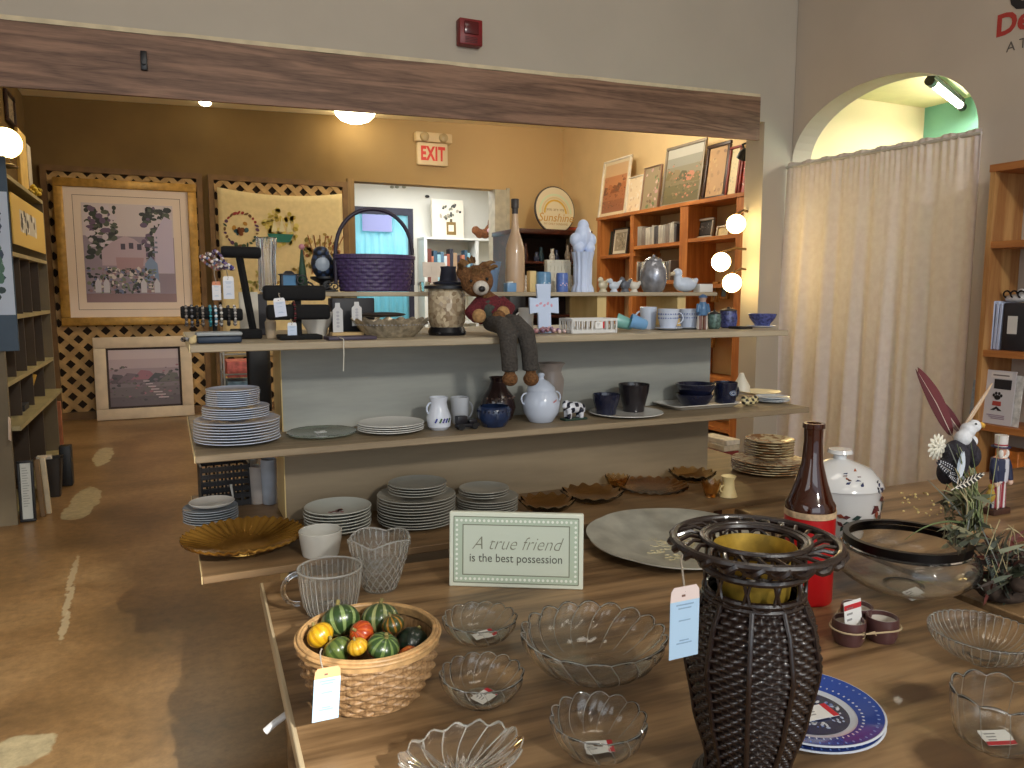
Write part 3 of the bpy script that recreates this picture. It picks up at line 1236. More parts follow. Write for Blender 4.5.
# ---- pressed glass
def glass_bowl(name, label, pxb, pyb, rim_px, rim_py, petals, foot=.42, a=.05, swirl=0.0, thick=.004, scal=.03, n=None, curve=.8, rz=0, cat='glass bowl', group=None, foot_h=0.0, ribs=0.0):
    p = onz(pxb, pyb, TT)
    h = hgt(p, rim_py)
    Rr = wid(rim_px, p + Vector((0, 0, h))) / 2
    t = thing(name, label, cat, p, rz, group)
    K = 12
    outer = []
    for k in range(K + 1):
        s = k / K
        r = Rr * (foot + (1 - foot) * math.sin(s * PI / 2) ** curve)
        z = foot_h + (h - foot_h) * (1 - math.cos(s * PI / 2)) ** .75 if k else foot_h
        outer.append((r, z))
    pr_ = [(0, 0)] + ([(Rr * foot * .92, 0)] if foot_h < .002 else [(Rr * foot * 1.1, 0), (Rr * foot * .8, foot_h * .6)]) + outer
    inner = [(max(.001, r - thick), z + thick * (1 - k / K)) for k, (r, z) in enumerate(outer)][::-1]
    pr_ += [(outer[-1][0] - thick * .5, outer[-1][1] + thick * .5)] + inner + [(0, inner[-1][1])]

    def fl(tt, r, z):
        s = max(0, min(1, z / h))
        q = abs(math.cos(petals * tt / 2 + swirl * s)) ** .8
        return r * (1 - a * (1 - q) * (.25 + .75 * s)) + ribs * s * math.cos(petals * 3 * tt), z - scal * h * (1 - q) * max(0, s - .6) * 2.5
    g = G()
    g.lathe(pr_, n or petals * 10, flute=fl, close=False)

    def on_wall(tt, s, off=0.0):
        r = Rr * (foot + (1 - foot) * math.sin(s * PI / 2) ** curve) - thick * .5 + off
        z = foot_h + (h - foot_h) * (1 - math.cos(s * PI / 2)) ** .75
        r, z = fl(tt, r, z)
        return (r * math.cos(tt), r * math.sin(tt), z)
    rt = max(.0006, Rr * .0085)
    nr = petals
    for k in range(nr):
        pts = []
        for j in range(13):
            s = .12 + .88 * j / 12
            h_ = foot_h + (h - foot_h) * (1 - math.cos(s * PI / 2)) ** .75
            tt = (PI + 2 * PI * k - 2 * swirl * min(1, h_ / h)) / petals
            pts.append(on_wall(tt, s))
        wall_rib(g, pts, [rt * (.5 + .5 * j / 12) for j in range(13)])
    m_ = petals * 10
    g.mi = 1
    g.tube([on_wall(2 * PI * k / m_, 1.0) for k in range(m_)], rt * .8, 6, True)
    g.mi = 0
    g.build('bowl', [GL, GLR], t, ang=50)
    return t, p, h, Rr


B1 = glass_bowl('glass_bowl', 'largest scalloped clear glass bowl, between the framed sign and the wicker vase', 593, 668, 148, 630, 18, .42, .075, 2.6, .004, .12, n=216)
B2 = glass_bowl('glass_bowl', 'small clear scalloped glass bowl just below the left corner of the framed sign', 480, 638, 76, 616, 14, .45, .08, 2.4, .003, .1, n=168)
B3 = glass_bowl('glass_bowl', 'small clear scalloped glass bowl right of the gourd basket, with a card in it', 482, 700, 86, 671, 14, .45, .08, 2.4, .003, .1, n=168, foot_h=.004)
B4 = glass_bowl('glass_bowl', 'small clear scalloped glass bowl in front of the largest glass bowl', 598, 750, 99, 716, 14, .45, .08, 2.4, .003, .1, n=168)
for (t_, p_, h_, r_), lab, dx, rz_ in ((B2, 'white price card lying in the small glass bowl below the framed sign', .2, .1), (B3, 'folded white and red price card in the glass bowl right of the gourds', .1, .5), (B4, 'white price card in the glass bowl in front of the largest bowl', -.15, -.3)):
    price_card(p_ + Vector((dx * r_ * .3, -.1 * r_, .0085)), r_ * .62, r_ * .38, rz_, .12, lab)

# shell dish at the bottom edge
p = onz(460, 780, TT)
t = thing('shell_dish', 'clear glass shell-shaped dish at the bottom edge of the picture', 'glass dish', p, .25)
g = G()
Rs = wid(138, p) / 2
nu, nv = 90, 10
vs = []
for side in (0, 1):
    for j in range(nv + 1):
        s = j / nv
        for i in range(nu):
            a = 2 * PI * i / nu
            lobe = 1 + .028 * math.cos(16 * a) * s
            r = Rs * s * (lobe * (1 - .22 * max(0, math.cos(a + PI * .9)) ** 3))
            x, y = r * math.cos(a), r * .72 * math.sin(a)
            z = .001 + .034 * s ** 2.2 + .003 * s * math.cos(16 * a) + .012 * s * s * max(0, math.cos(a + PI * .9)) ** 4
            vs.append((x, y, z + (.004 if side else 0)))
fs = []
st = (nv + 1) * nu
for j in range(nv):
    for i in range(nu):
        i2 = (i + 1) % nu
        fs.append((j * nu + i, j * nu + i2, (j + 1) * nu + i2, (j + 1) * nu + i)[::-1])
        fs.append((st + j * nu + i, st + j * nu + i2, st + (j + 1) * nu + i2, st + (j + 1) * nu + i))
for i in range(nu):
    i2 = (i + 1) % nu
    fs.append((nv * nu + i, nv * nu + i2, st + nv * nu + i2, st + nv * nu + i)[::-1])
g.add(vs, fs)
for k in range(16):
    a = 2 * PI * (k + .5) / 16
    pts = []
    for j in range(1, 11):
        s_ = j / 10
        aa = a + .5 * (1 - s_)
        r = Rs * s_ * (1 - .028 * s_) * (1 - .22 * max(0, math.cos(aa + PI * .9)) ** 3)
        pts.append((r * math.cos(aa), r * .72 * math.sin(aa), .004 + .034 * s_ ** 2.2 - .003 * s_ + .012 * s_ * s_ * max(0, math.cos(aa + PI * .9)) ** 4))
    wall_rib(g, pts, .0011)
g.mi = 1
g.tube([(vs[nv * nu + i][0], vs[nv * nu + i][1], vs[nv * nu + i][2] + .002) for i in range(nu)], .0014, 6, True)
g.mi = 0
g.build('dish', [GL, GLR], t, ang=60)

# cut glass bowls on the right
B5 = glass_bowl('cut_glass_bowl', 'round cut glass bowl with ribbed rim on the right, beside the glass fishbowl', 982, 660, 102, 630, 40, .3, .035, 0, .004, .03, foot_h=.006, ribs=.0, n=280)
B6 = glass_bowl('glass_bowl', 'deep round clear glass bowl at the lower right corner with a card in it', 994, 742, 86, 690, 10, .55, .06, .5, .003, .1, curve=.45)
price_card(B6[1] + Vector((.0, -.004, .009)), .045, .028, -.35, .25, 'white and red price card inside the deep glass bowl at lower right', band_side='bottom')

# ribbed glass jug with handle
p = onz(331, 611, TT)
h = hgt(p, 567)
Rr = wid(62, p) / 2
t = thing('glass_jug', 'clear ribbed glass mug with a looped handle behind the gourd basket', 'glass jug', p)
g = G()
g.lathe([(0, 0), (Rr * .72, 0), (Rr * .84, h * .2), (Rr * .95, h * .6), (Rr, h), (Rr - .003, h + .001), (Rr * .9 - .003, h * .6), (Rr * .78, h * .2), (Rr * .66, .008), (0, .008)], 144,
        flute=lambda a, r, z: (r * (1 + .02 * math.cos(24 * a)), z), close=False)
for k in range(34):
    a = 2 * PI * k / 34
    wall_rib(g, [(rr_ * Rr * 1.005 * math.cos(a), rr_ * Rr * 1.005 * math.sin(a), z_ * h) for rr_, z_ in ((.72, .02), (.84, .2), (.95, .6), (.99, .93))], .0011)
g.mi = 1
g.torus(Rr, .002, 48, 8, TR((0, 0, h)))
g.mi = 0
g.build('body', [GLJ, GLR], t, ang=60)
g = G()
g.tube([(-Rr * .97 + math.sin(q) * -Rr * .5, 0, h * .62 + math.cos(q) * h * .34) for q in [PI * k / 12 for k in range(13)]], .005, 8)
g.build('handle', GL, t)

# flared cut glass vase
p = onz(380, 588, TT)
h = hgt(p, 540)
Rr = wid(62, p + Vector((0, 0, h))) / 2
t = thing('cut_glass_vase', 'flared square-rimmed cut glass vase behind the gourd basket, right of the ribbed mug', 'glass vase', p, .3)
g = G()


def sq(a, r, z):
    c = max(abs(math.cos(a)), abs(math.sin(a)))
    s = max(0, z / h)
    sc = 1 + .10 * s * (1 / c - 1.15)
    bump_ = 1 + .035 * math.cos(16 * a + 20 * z / h) * math.cos(16 * a - 20 * z / h)
    return r * sc * bump_, z + (.012 * abs(math.cos(2 * a)) * s ** 4)


K = 16
out = [(Rr * (.5 + .5 * (k / K) ** .8), h * k / K) for k in range(K + 1)]
g.lathe([(0, 0)] + out + [(r - .004, max(.01, z)) for r, z in out[::-1]] + [(0, .01)], 120, flute=sq, close=False)
for dr in (-1, 1):
    for k in range(18):
        pts = []
        for j in range(11):
            s_ = .04 + .74 * j / 10
            a = 2 * PI * k / 18 + dr * s_ * 1.5
            r_, z_ = sq(a, Rr * (.5 + .5 * s_ ** .8), s_ * h)
            pts.append((r_ * math.cos(a), r_ * math.sin(a), z_))
        wall_rib(g, pts, .0009)
for k in range(28):
    a = 2 * PI * k / 28
    pts = []
    for s_ in (.8, .9, 1.0):
        r_, z_ = sq(a, Rr * (.5 + .5 * s_ ** .8), s_ * h)
        pts.append((r_ * math.cos(a), r_ * math.sin(a), z_))
    wall_rib(g, pts, .0016)
g.mi = 1
g.tube([(sq(a, Rr - .002, h)[0] * math.cos(a), sq(a, Rr - .002, h)[0] * math.sin(a), sq(a, Rr, h)[1]) for a in [2 * PI * k / 80 for k in range(80)]], .0018, 6, True)
g.mi = 0
g.build('body', [GLJ, GLR], t, ang=60)

# fishbowl with dark rim
p = onz(903, 590, TT)
h = hgt(p, 541)
Rr = wid(131, p + Vector((0, 0, h))) / 2
t = thing('glass_fishbowl', 'wide clear glass bowl with a black metal rim on the right table', 'glass bowl', p)
g = G()
K = 14
out = []
for k in range(K + 1):
    a = -PI / 2 * .93 + (PI / 2 * .93 + .62) * k / K
    out.append((Rr * 1.03 * math.cos(a) if k else Rr * .32, (math.sin(a) + 1) / (math.sin(.62) + 1) * h))
g.lathe([(0, .0)] + out + [(r - .003, z + .003) for r, z in out[::-1]] + [(0, .004)], 64, close=False)
g.build('bowl', GL, t, ang=60)
g = G()
rt = out[-1][0]
g.lathe([(rt + .003, h - .012), (rt + .008, h - .012), (rt + .008, h + .012), (rt - .005, h + .012), (rt - .005, h + .006), (rt + .003, h + .006), (rt + .003, h - .012)], 64)
g.build('rim_band', mat((26, 22, 22), .3, .6), t)
price_card(p + Vector((-.03, -.05, .011)), .05, .024, .1, .3, 'white price sticker card inside the glass fishbowl with black rim', band=None)

# brown bottle with red label
p = onz(806, 598, TT)
h = hgt(p, 423)
Rr = wid(48, p) / 2
t = thing('brown_bottle', 'tall glossy brown glass bottle with a red lower half, behind the wicker vase', 'bottle', p)
g = G()
z1 = hgt(p, 508)
zz = [0, z1]
rn = wid(20, p + Vector((0, 0, h))) / 2
g.lathe([(0, z1), (Rr * .99, z1), (Rr * .98, z1 + .012), (Rr * .86, z1 + (h - z1) * .12), (Rr * .62, z1 + (h - z1) * .32), (rn * 1.02, z1 + (h - z1) * .55), (rn * .88, z1 + (h - z1) * .8), (rn * .92, h - .012), (rn * 1.08, h - .01), (rn * 1.08, h), (rn * .7, h), (rn * .65, h - .03), (0, h - .03)], 48, close=False)
g.build('bottle_glass', mat((58, 22, 10), .06, vary=.1, coat=.8), t)
g = G()
g.lathe([(0, 0), (Rr * .96, 0), (Rr, .004), (Rr, z1 - .014), (0, z1 - .014)], 48, close=False)
g.build('red_wrap', mat((176, 20, 24), .35, vary=.06), t)
g = G()
g.lathe([(Rr * .98, z1 - .014), (Rr * 1.02, z1 - .013), (Rr * 1.02, z1 - .001), (Rr * .98, z1)], 48)
g.build('wrap_band', mat((190, 164, 130), .6, vary=.3, scale=60), t)

# white lidded tureen
p = at(836, 1.50, TT)
h = hgt(p, 484)
Rr = wid(80, p) / 2
t = thing('soup_tureen', 'white lidded tureen with brown flower painting behind the brown bottle', 'tureen', p)
g = G()
m_tur = painted(.15, .5)
g.col = (228, 230, 232)
g.lathe([(0, 0), (Rr * .62, 0), (Rr * .66, h * .06), (Rr * .9, h * .3), (Rr, h * .65), (Rr * .97, h * .95), (Rr, h), (Rr * .9, h), (0, h * .9)], 48, close=False)


def leafy(g, cx, cz, sc, rad_at, cols):
    random.seed(int(cx * 100 + cz * 1000))
    for k in range(9):
        a = cx + random.uniform(-.22, .22) * sc
        z = cz + random.uniform(-.016, .016) * sc
        r = rad_at(z) * 1.004
        g.col = random.choice(cols)
        m = TR((r * math.cos(a), r * math.sin(a), z), rz=a + PI / 2) @ Matrix.Rotation(PI / 2, 4, 'X') @ TR(rz=random.uniform(0, 6))
        g.prism([(0, -.008 * sc), (.004 * sc, 0), (0, .008 * sc), (-.004 * sc, 0)], 0, .0015, m)


rat = interp([(0, Rr * .62), (h * .06, Rr * .66), (h * .3, Rr * .9), (h * .65, Rr), (h, Rr)])
leafy(g, -PI / 2 + .55, h * .62, 2.0, rat, [(140, 66, 50), (96, 40, 46), (50, 72, 70)])
leafy(g, -PI / 2 - .5, h * .5, 1.4, rat, [(140, 66, 50), (96, 40, 46), (50, 72, 70)])
g.build('pot', m_tur, t)
g = G()
g.col = (228, 230, 232)
hl = hgt(p, 449) - h
rl = interp([(h, Rr * 1.03), (h + hl * .12, Rr), (h + hl * .45, Rr * .74), (h + hl * .68, Rr * .3)])
g.lathe([(Rr * .9, h), (Rr * 1.03, h + .001), (Rr * 1.0, h + hl * .12), (Rr * .74, h + hl * .48), (Rr * .3, h + hl * .68), (Rr * .16, h + hl * .74), (Rr * .15, h + hl * .84), (Rr * .3, h + hl * .9), (Rr * .27, h + hl), (0, h + hl)], 48, close=False)
leafy(g, -PI / 2 - .45, h + hl * .36, 1.1, lambda z: rl(z), [(176, 96, 60), (96, 60, 46), (60, 70, 110)])
leafy(g, -PI / 2 + .35, h + hl * .16, .8, lambda z: rl(z), [(50, 60, 100), (40, 44, 66)])
g.build('lid', m_tur, t)
for s in (-1, 1):
    g = G()
    g.tube([(s * Rr * (.95 + .28 * math.sin(q)), 0, h * (.72 + .22 * math.cos(q))) for q in [PI * k / 8 for k in range(9)]], .006, 8)
    g.build('handle', m_white_cer, t)

# silver oval platter
p = onz(678, 546, TT)
t = thing('silver_platter', 'large dull silver platter with engraved centre behind the wicker vase', 'platter', p, .1)
g = G()
a_, b_ = wid(182, p) / 2, .235
K = 8
prof = [(0, .004), (.60, .004), (.68, .012), (.9, .022), (1.0, .028), (1.0, .031), (.9, .026), (.68, .016), (.6, .008), (0, .008)]
g.lathe(prof, 96, TR((0, 0, 0), rx=.02, s=(a_, b_, 1)), flute=lambda q, r, z: (r * (1 + (.02 * abs(math.cos(4 * q)) if r > .8 else 0)), z), close=False)
g.build('platter', mat((196, 196, 184), .36, .35, .18, 14, .05), t)
g = G()
random.seed(5)
for k in range(60):
    q, r = random.uniform(0, 6.28), random.uniform(.05, .56)
    x, y = r * a_ * math.cos(q), r * b_ * math.sin(q)
    g.tube([(x + .016 * math.cos(s + q) * (1 - s / 7), y + .016 * math.sin(s + q) * (1 - s / 7), .0083) for s in [0, .8, 1.6, 2.4, 3.2, 4]], .0012, 5)
g.build('engraving', mat((216, 206, 168), .35, .3), t)

# blue willow plates
p = onz(804, 721, TT)
Rp = wid(148, p) / 2
m_bw = painted(.15, .5)


def willow_plate():
    g = G()
    g.col = (206, 214, 226)
    g.lathe([(0, .002), (Rp * .58, 0), (Rp * .62, .003), (Rp * .98, .016), (Rp, .018), (Rp * .98, .0195), (Rp * .66, .0085), (Rp * .6, .006), (0, .006)], 64, close=False)
    return g


def willow_print():
    g = G()

    def ann(r0, z0, r1, z1, c, e=.0004):
        g.col = c
        g.lathe([(r0, z0 + e), (r1, z1 + e)], 64, close=False)
    ann(Rp * .655, .0083, Rp * .97, .0191, (44, 78, 168))
    ann(.0001, .006, Rp * .56, .006, (40, 46, 84))
    random.seed(3)
    for k in range(52):
        q = 2 * PI * k / 52
        for rr_, zz_, c, w in ((.72, .0108, (206, 216, 232), .011), (.9, .0168, (120, 150, 214), .012)):
            g.disc(Rp * rr_ * math.cos(q), Rp * rr_ * math.sin(q), Rp * w * 1.7, Rp * w, c, .0006, 8, q, m=TR((0, 0, zz_ + .0004)))
    for k in range(90):
        q, r = random.uniform(0, 6.28), random.uniform(.05, .5)
        g.disc(Rp * r * math.cos(q), Rp * r * math.sin(q), Rp * random.uniform(.01, .05), Rp * random.uniform(.01, .025), random.choice([(190, 200, 220), (120, 140, 190), (214, 218, 226)]), .0006, 8, random.uniform(0, 3), m=TR((0, 0, .0066)))
    for x, y, s in ((-.1, .2, .3), (.2, -.1, .26)):
        for k in range(3):
            g.rect(Rp * (x - s / 2 + k * .03), Rp * (y + k * .09), Rp * (x + s / 2 - k * .03), Rp * (y + k * .09 + .035), (206, 212, 224), .0006, TR((0, 0, .0066)))
    return g


def first_plate():
    t = thing('willow_plate', 'x', 'plate', p, .4, 'blue willow plates on the front table')
    pl_ = willow_plate().build('plate', m_bw, t)
    willow_print().build('printed_pattern', m_bw, pl_)
    return t


w0 = first_plate()
w0['label'] = 'lower of the two blue patterned plates at the right foot of the wicker vase'
dup(w0, p + Vector((.002, .001, .0085)), 1.7, 'upper of the two blue patterned plates beside the wicker vase, card lying on it')
price_card(p + Vector((.012, -.012, .0175)), .058, .034, -.12, .03, 'white and red price card lying on the upper blue patterned plate')

# three little ramekins tied together
pc = onz(868, 641, TT)
m_ram = mat((88, 58, 58), .3, vary=.15, coat=.3)
m_rin = mat((212, 206, 196), .25, vary=.04, coat=.3)
rk = wid(32, pc) / 2
spots_ = [(848, 634, 'left front'), (881, 631, 'right'), (856, 620, 'rear')]
for px, py, wh in spots_:
    q = onz(px, py + 8, TT)
    hh_ = hgt(q, py - 24 + 9)
    t = thing('ramekin', wh + ' one of three small brown ramekins tied together with string', 'ramekin', q, 0, 'string-tied brown ramekins')
    g = G()
    g.lathe([(0, 0), (rk * .8, 0), (rk * .95, hh_ * .25), (rk, hh_ * .8), (rk * .96, hh_), (rk * .86, hh_), (rk * .84, hh_ * .4), (0, hh_ * .3)], 32, close=False)
    o = g.build('cup', m_ram, t)
    g = G()
    g.lathe([(rk * .9, hh_ + .0005), (rk * .85, hh_ * .8), (rk * .8, hh_ * .45), (0, hh_ * .36)], 32, close=False)
    g.build('glazed_inside', m_rin, t)
q0, q1, q2 = [onz(px, py + 8, TT) for px, py, _ in spots_]
hh_ = hgt(q0, 622)
g = G()
loop = []
cen = (q0 + q1 + q2) / 3
for q in (q0, q1, q2):
    dq = q - cen
    a0 = math.atan2(dq.y, dq.x)
    for k in range(-4, 5):
        a = a0 + k * .26
        loop.append(Vector((q.x + (rk + .003) * math.cos(a), q.y + (rk + .003) * math.sin(a), TT + hh_ * .75)))
g.tube(loop, .0018, 6, True)
b0 = q0 + Vector((-.004, -rk - .004, hh_ * .72))
g.tube([b0 + Vector((.006 * math.sin(q) * (1 if q < PI else -1), -.002, .006 * math.cos(q))) for q in [2 * PI * k / 14 for k in range(14)]], .0014, 6, True)
g.tube([b0, b0 + Vector((.03, -.002, .002)), b0 + Vector((.034, -.002, -.006))], .0014, 6)
o = g.build('twine', mat((190, 170, 136), .8))
tag(o, 'pale string tied round the three small brown ramekins', 'string')
o = price_card(q0 + Vector((.004, -.004, hh_ + .016)), wid(26, q0), hgt(q0, 597) - hh_ * .9, .1, PI / 2 - .12, 'upright white and red price card stuck in the string-tied ramekins', band_side='top')

# cord end hanging over the table edge
q = onz(268, 724, TT - .05)
g = G()
g.tube([(q.x - .005, q.y, TT - .062), (q.x + .012, q.y, TT - .05), (q.x + .03, q.y + .003, TT - .042), (q.x + .06, q.y + .006, TT - .04)], .006, 8)
tag(g.build('plastic_strap', mat((206, 206, 206), .4)), 'pale plastic strap end poking out from under the left table edge', 'strap')

# ------------------------------------------------------------------ eagle arrangement and figurine on the right table
pe = onz(1003, 600, TT)
random.seed(21)
te = thing('eagle_arrangement', 'dried grass and feather arrangement with a white-headed eagle, at the right edge', 'floral arrangement', pe)


def E_(px, py, dy=0.0):
    """place in the arrangement: picture position at the arrangement's own distance"""
    return ony(px, py, pe.y + dy) - pe


# dark base of foliage
g = G()
for k in range(150):
    a, r = random.uniform(0, 6.28), random.uniform(.0, .06)
    c = Vector((r * math.cos(a) + .01, r * math.sin(a) * .8, random.uniform(.004, .11)))
    d = Vector((math.cos(a), math.sin(a), random.uniform(-.2, 1.2))).normalized()
    s = d.orthogonal().normalized() * random.uniform(.004, .009)
    L = random.uniform(.02, .05)
    g.col = random.choice([(48, 56, 46), (70, 80, 62), (90, 96, 84), (58, 40, 34), (40, 44, 40), (96, 40, 34)])
    g.add([c - s, c + d * L * .5 - s * .8, c + d * L, c + d * L * .5 + s * .8, c + s], [(0, 1, 2, 3, 4)])
for k in range(150):
    c = E_(random.uniform(942, 980), random.uniform(492, 550), random.uniform(-.03, .05))
    c.z = max(.035, c.z)
    d = Vector((random.uniform(-1, 1), random.uniform(-.6, .2), random.uniform(-.3, 1))).normalized()
    s = d.orthogonal().normalized() * random.uniform(.003, .007)
    L = random.uniform(.02, .05)
    g.col = random.choice([(60, 66, 52), (84, 92, 68), (104, 108, 84), (70, 62, 46), (126, 124, 96)])
    g.add([c - s, c + d * L * .5 - s * .8, c + d * L, c + d * L * .5 + s * .8, c + s], [(0, 1, 2, 3, 4)])
for k in range(120):
    c = E_(random.uniform(985, 1024), random.uniform(540, 600), random.uniform(-.03, .04))
    c.z = max(.03, c.z)
    d = Vector((random.uniform(-1, 1), random.uniform(-.8, .2), random.uniform(-.2, 1))).normalized()
    s = d.orthogonal().normalized() * random.uniform(.003, .006)
    L = random.uniform(.02, .06)
    g.col = random.choice([(70, 76, 66), (96, 104, 88), (120, 126, 116), (96, 44, 38), (62, 52, 46), (140, 144, 120)])
    g.add([c - s, c + d * L * .5 - s * .8, c + d * L, c + d * L * .5 + s * .8, c + s], [(0, 1, 2, 3, 4)])
o = g.build('foliage', painted(.7), te, ang=0)
o['kind'] = 'stuff'
g = G()
for k in range(4):
    a = 2.1 + k * 1.1
    g.ell((.06 * math.cos(a), .05 * math.sin(a), .03 + .012 * k), (.02, .02, .016), 10, 6)
g.ell((0, 0, .02), (.06, .05, .02), 14, 8)
g.fused('moss_mound', mat((58, 46, 38), .9, vary=.4, scale=60, bmp=.4), te, .005, 2)


def blade(name, pts, w, m):
    g = G()
    n = len(pts)
    vs = []
    for i, p in enumerate(pts):
        t = (pts[min(i + 1, n - 1)] - pts[max(i - 1, 0)]).normalized()
        s = t.cross(Vector((.3, -1, .1))).normalized()
        ww = w * (1 - (i / (n - 1)) ** 2 * .85)
        vs += [p - s * ww, p + s * ww]
    g.add(vs, [(2 * i, 2 * i + 1, 2 * i + 3, 2 * i + 2) for i in range(n - 1)])
    o = g.build(name, m, te, ang=180)
    sd = o.modifiers.new('t', 'SOLIDIFY')
    sd.thickness = .0008
    return o


mb = [mat((128, 142, 96), .6, vary=.2), mat((154, 160, 120), .6, vary=.2), mat((96, 112, 72), .6, vary=.2), mat((172, 160, 124), .6, vary=.2), mat((120, 126, 120), .6, vary=.2)]
base = E_(985, 525)
for k in range(64):
    bx = E_(random.uniform(966, 984), random.uniform(522, 532), random.uniform(-.02, .02))
    tip = E_(random.choice([random.uniform(946, 962), random.uniform(955, 975)]), random.uniform(440, 500), random.uniform(-.05, .06))
    mid = bx.lerp(tip, .55) + Vector((.012, 0, .008))
    pts = [bx.lerp(mid, s / 4) if s <= 4 else mid.lerp(tip, (s - 4) / 4) for s in range(9)]
    blade('grass_blade', pts, random.uniform(.002, .0042), random.choice(mb))
for (x0, y0, x1, y1, x2, y2) in ((985, 530, 994, 480, 1000, 436), (980, 528, 940, 510, 905, 540), (1000, 535, 1010, 520, 1026, 540), (978, 520, 990, 545, 1002, 575), (990, 524, 1004, 560, 1016, 598), (1000, 520, 990, 545, 984, 560),
                                 (965, 520, 950, 500, 928, 480), (975, 520, 960, 490, 940, 490), (1008, 590, 1004, 560, 1014, 525), (1012, 560, 1020, 530, 1008, 525), (985, 595, 1000, 570, 1004, 552), (1018, 600, 1022, 565, 1016, 540), (1010, 605, 1000, 585, 992, 560)):
    a, b_, c = E_(x0, y0), E_(x1, y1, -.03), E_(x2, y2, -.02)
    blade('grass_blade', [a * (1 - s) ** 2 + b_ * 2 * s * (1 - s) + c * s * s for s in [k / 8 for k in range(9)]], .0022, random.choice(mb[1:]))
for (x0, y0, x1, y1, wd) in ((1001, 602, 985, 556, .008), (1008, 600, 1000, 560, .007), (994, 598, 992, 575, .006)):
    a, c = E_(x0, y0), E_(x1, y1)
    g = G()
    for k in range(26):
        s = k / 25
        q = a.lerp(c, s)
        for sd in (-1, 1):
            d = Vector((sd * 1, -.3, .5)).normalized() * (wd * 1.8 * (1 - s * .5))
            g.tube([q, q + d], [.0012, .0006], 4)
    g.tube([a, c], .0012, 5)
    g.build('fern_sprig', mat((112, 122, 118), .7, vary=.3), te)
# stems and baby flowers at the left
g = G()
for k in range(36):
    c = E_(random.uniform(900, 955), random.uniform(490, 518), random.uniform(-.03, .05))
    g.ell(c, random.uniform(.0014, .003), 6, 4)
o = g.build('seed_heads', mat((186, 166, 112), .8, vary=.3), te)
o['kind'] = 'stuff'


def feather(name, p0, p1, w, c1, c2, dots=None, bars=None, bend=.0):
    g = G()
    ax = p1 - p0
    L = ax.length
    ax.normalize()
    sd = ax.cross(Vector((0, 1, 0))).normalized()
    N = 22
    for i in range(N):
        for half in (-1, 1):
            a0, a1 = i / N, (i + 1) / N
            f = lambda s: w * (math.sin(PI * min(1, s * .92 + .06)) ** .6) * (1 - .25 * s)
            bb_ = lambda s: sd * bend * math.sin(PI * s)
            q0, q1 = p0 + ax * L * a0 + bb_(a0), p0 + ax * L * a1 + bb_(a1)
            e0, e1 = q0 + sd * half * f(a0) + ax * w * .5, q1 + sd * half * f(a1) + ax * w * .5
            e0.y -= .002
            e1.y -= .002
            g.col = (c1 if half < 0 else c2) if not bars or i % 3 else bars
            g.add([q0, q1, e1, e0], [(0, 1, 2, 3)])
            if dots and i % 2 == 0:
                for u in (.35, .72):
                    c = q0.lerp(e0, u) + Vector((0, -.0022, 0))
                    g.col = dots
                    g.add([c + Vector((w * .1 * math.cos(k * PI / 3), 0, w * .1 * math.sin(k * PI / 3))) for k in range(6)], [(0, 1, 2, 3, 4, 5)])
    g.col = (216, 206, 190)
    g.tube([p0 - ax * L * .15, p0, p0 + ax * L * .5 + sd * bend, p1], [.0014, .0012, .0009, .0004], 5)
    o = g.build(name, painted(.6), te, ang=0)
    s_ = o.modifiers.new('t', 'SOLIDIFY')
    s_.thickness = .0007
    return o


feather('long_feather', E_(952, 436, .03), E_(918, 372, .04), .021, (104, 44, 50), (86, 34, 42), bend=-.004)
feather('long_feather', E_(962, 434, .035), E_(938, 400, .04), .013, (92, 38, 46), (122, 100, 100))
feather('slim_feather', E_(960, 432, .02), E_(991, 384, .03), .0065, (190, 164, 136), (170, 142, 116))
feather('spotted_feather', E_(960, 478, -.02), E_(938, 462, -.02), .014, (34, 36, 48), (30, 32, 42), dots=(214, 218, 224))
feather('spotted_feather', E_(965, 482, -.02), E_(948, 474, -.024), .013, (34, 36, 48), (30, 32, 42), dots=(214, 218, 224))
feather('barred_feather', E_(955, 488, -.03), E_(982, 474, -.03), .010, (30, 30, 30), (36, 34, 34), bars=(226, 222, 210))
feather('pale_feather', E_(958, 480, -.03), E_(962, 454, -.03), .012, (206, 216, 228), (180, 196, 212))
# white flower
g = G()
c = E_(937, 447, .01)
for ring, (n, L) in enumerate(((13, .024), (10, .016))):
    for k in range(n):
        a = 2 * PI * k / n + ring * .3
        d = Vector((math.cos(a), 0, math.sin(a)))
        mm = TR(c + d * L * .62 + Vector((0, -.004 * ring, 0))) @ Matrix.Rotation(-a, 4, 'Y')
        g.ell((0, 0, 0), (L * .55, .0022, L * .2), 8, 6, mm)
g.build('white_flower', mat((226, 222, 206), .7, vary=.05), te)
# eagle
g = G()
g.ell(E_(955, 460), (.026, .027, .042), 16, 10, None)
g.ell(E_(965, 447), (.020, .022, .026))
g.ell(E_(972, 456), (.016, .018, .026))
g.ell(E_(946, 472), (.018, .018, .026))
g.fused('eagle_body', mat((40, 38, 48), .7, vary=.4, scale=120, bmp=.5), te, .004, 3)
g = G()
for (x, y, r) in ((963, 438, .0165), (968, 430, .0155), (974, 426, .0135), (971, 441, .013)):
    g.ell(E_(x, y, -.004), r)
o = g.fused('eagle_head', mat((218, 222, 228), .6, vary=.05, scale=90, bmp=.3), te, .003, 3)
g = G()
a = E_(979, 425.5, -.005)
g.tube([a, a + Vector((.007, 0, .0012)), a + Vector((.0135, 0, -.001)), a + Vector((.0155, 0, -.007))], [.007, .006, .0042, .0008], 10)
g.build('beak', mat((214, 166, 70), .4), o)
g = G()
g.ell(E_(976, 424, -.0175), .0024, 8, 6)
g.build('eye', mat((30, 26, 20), .2), o)

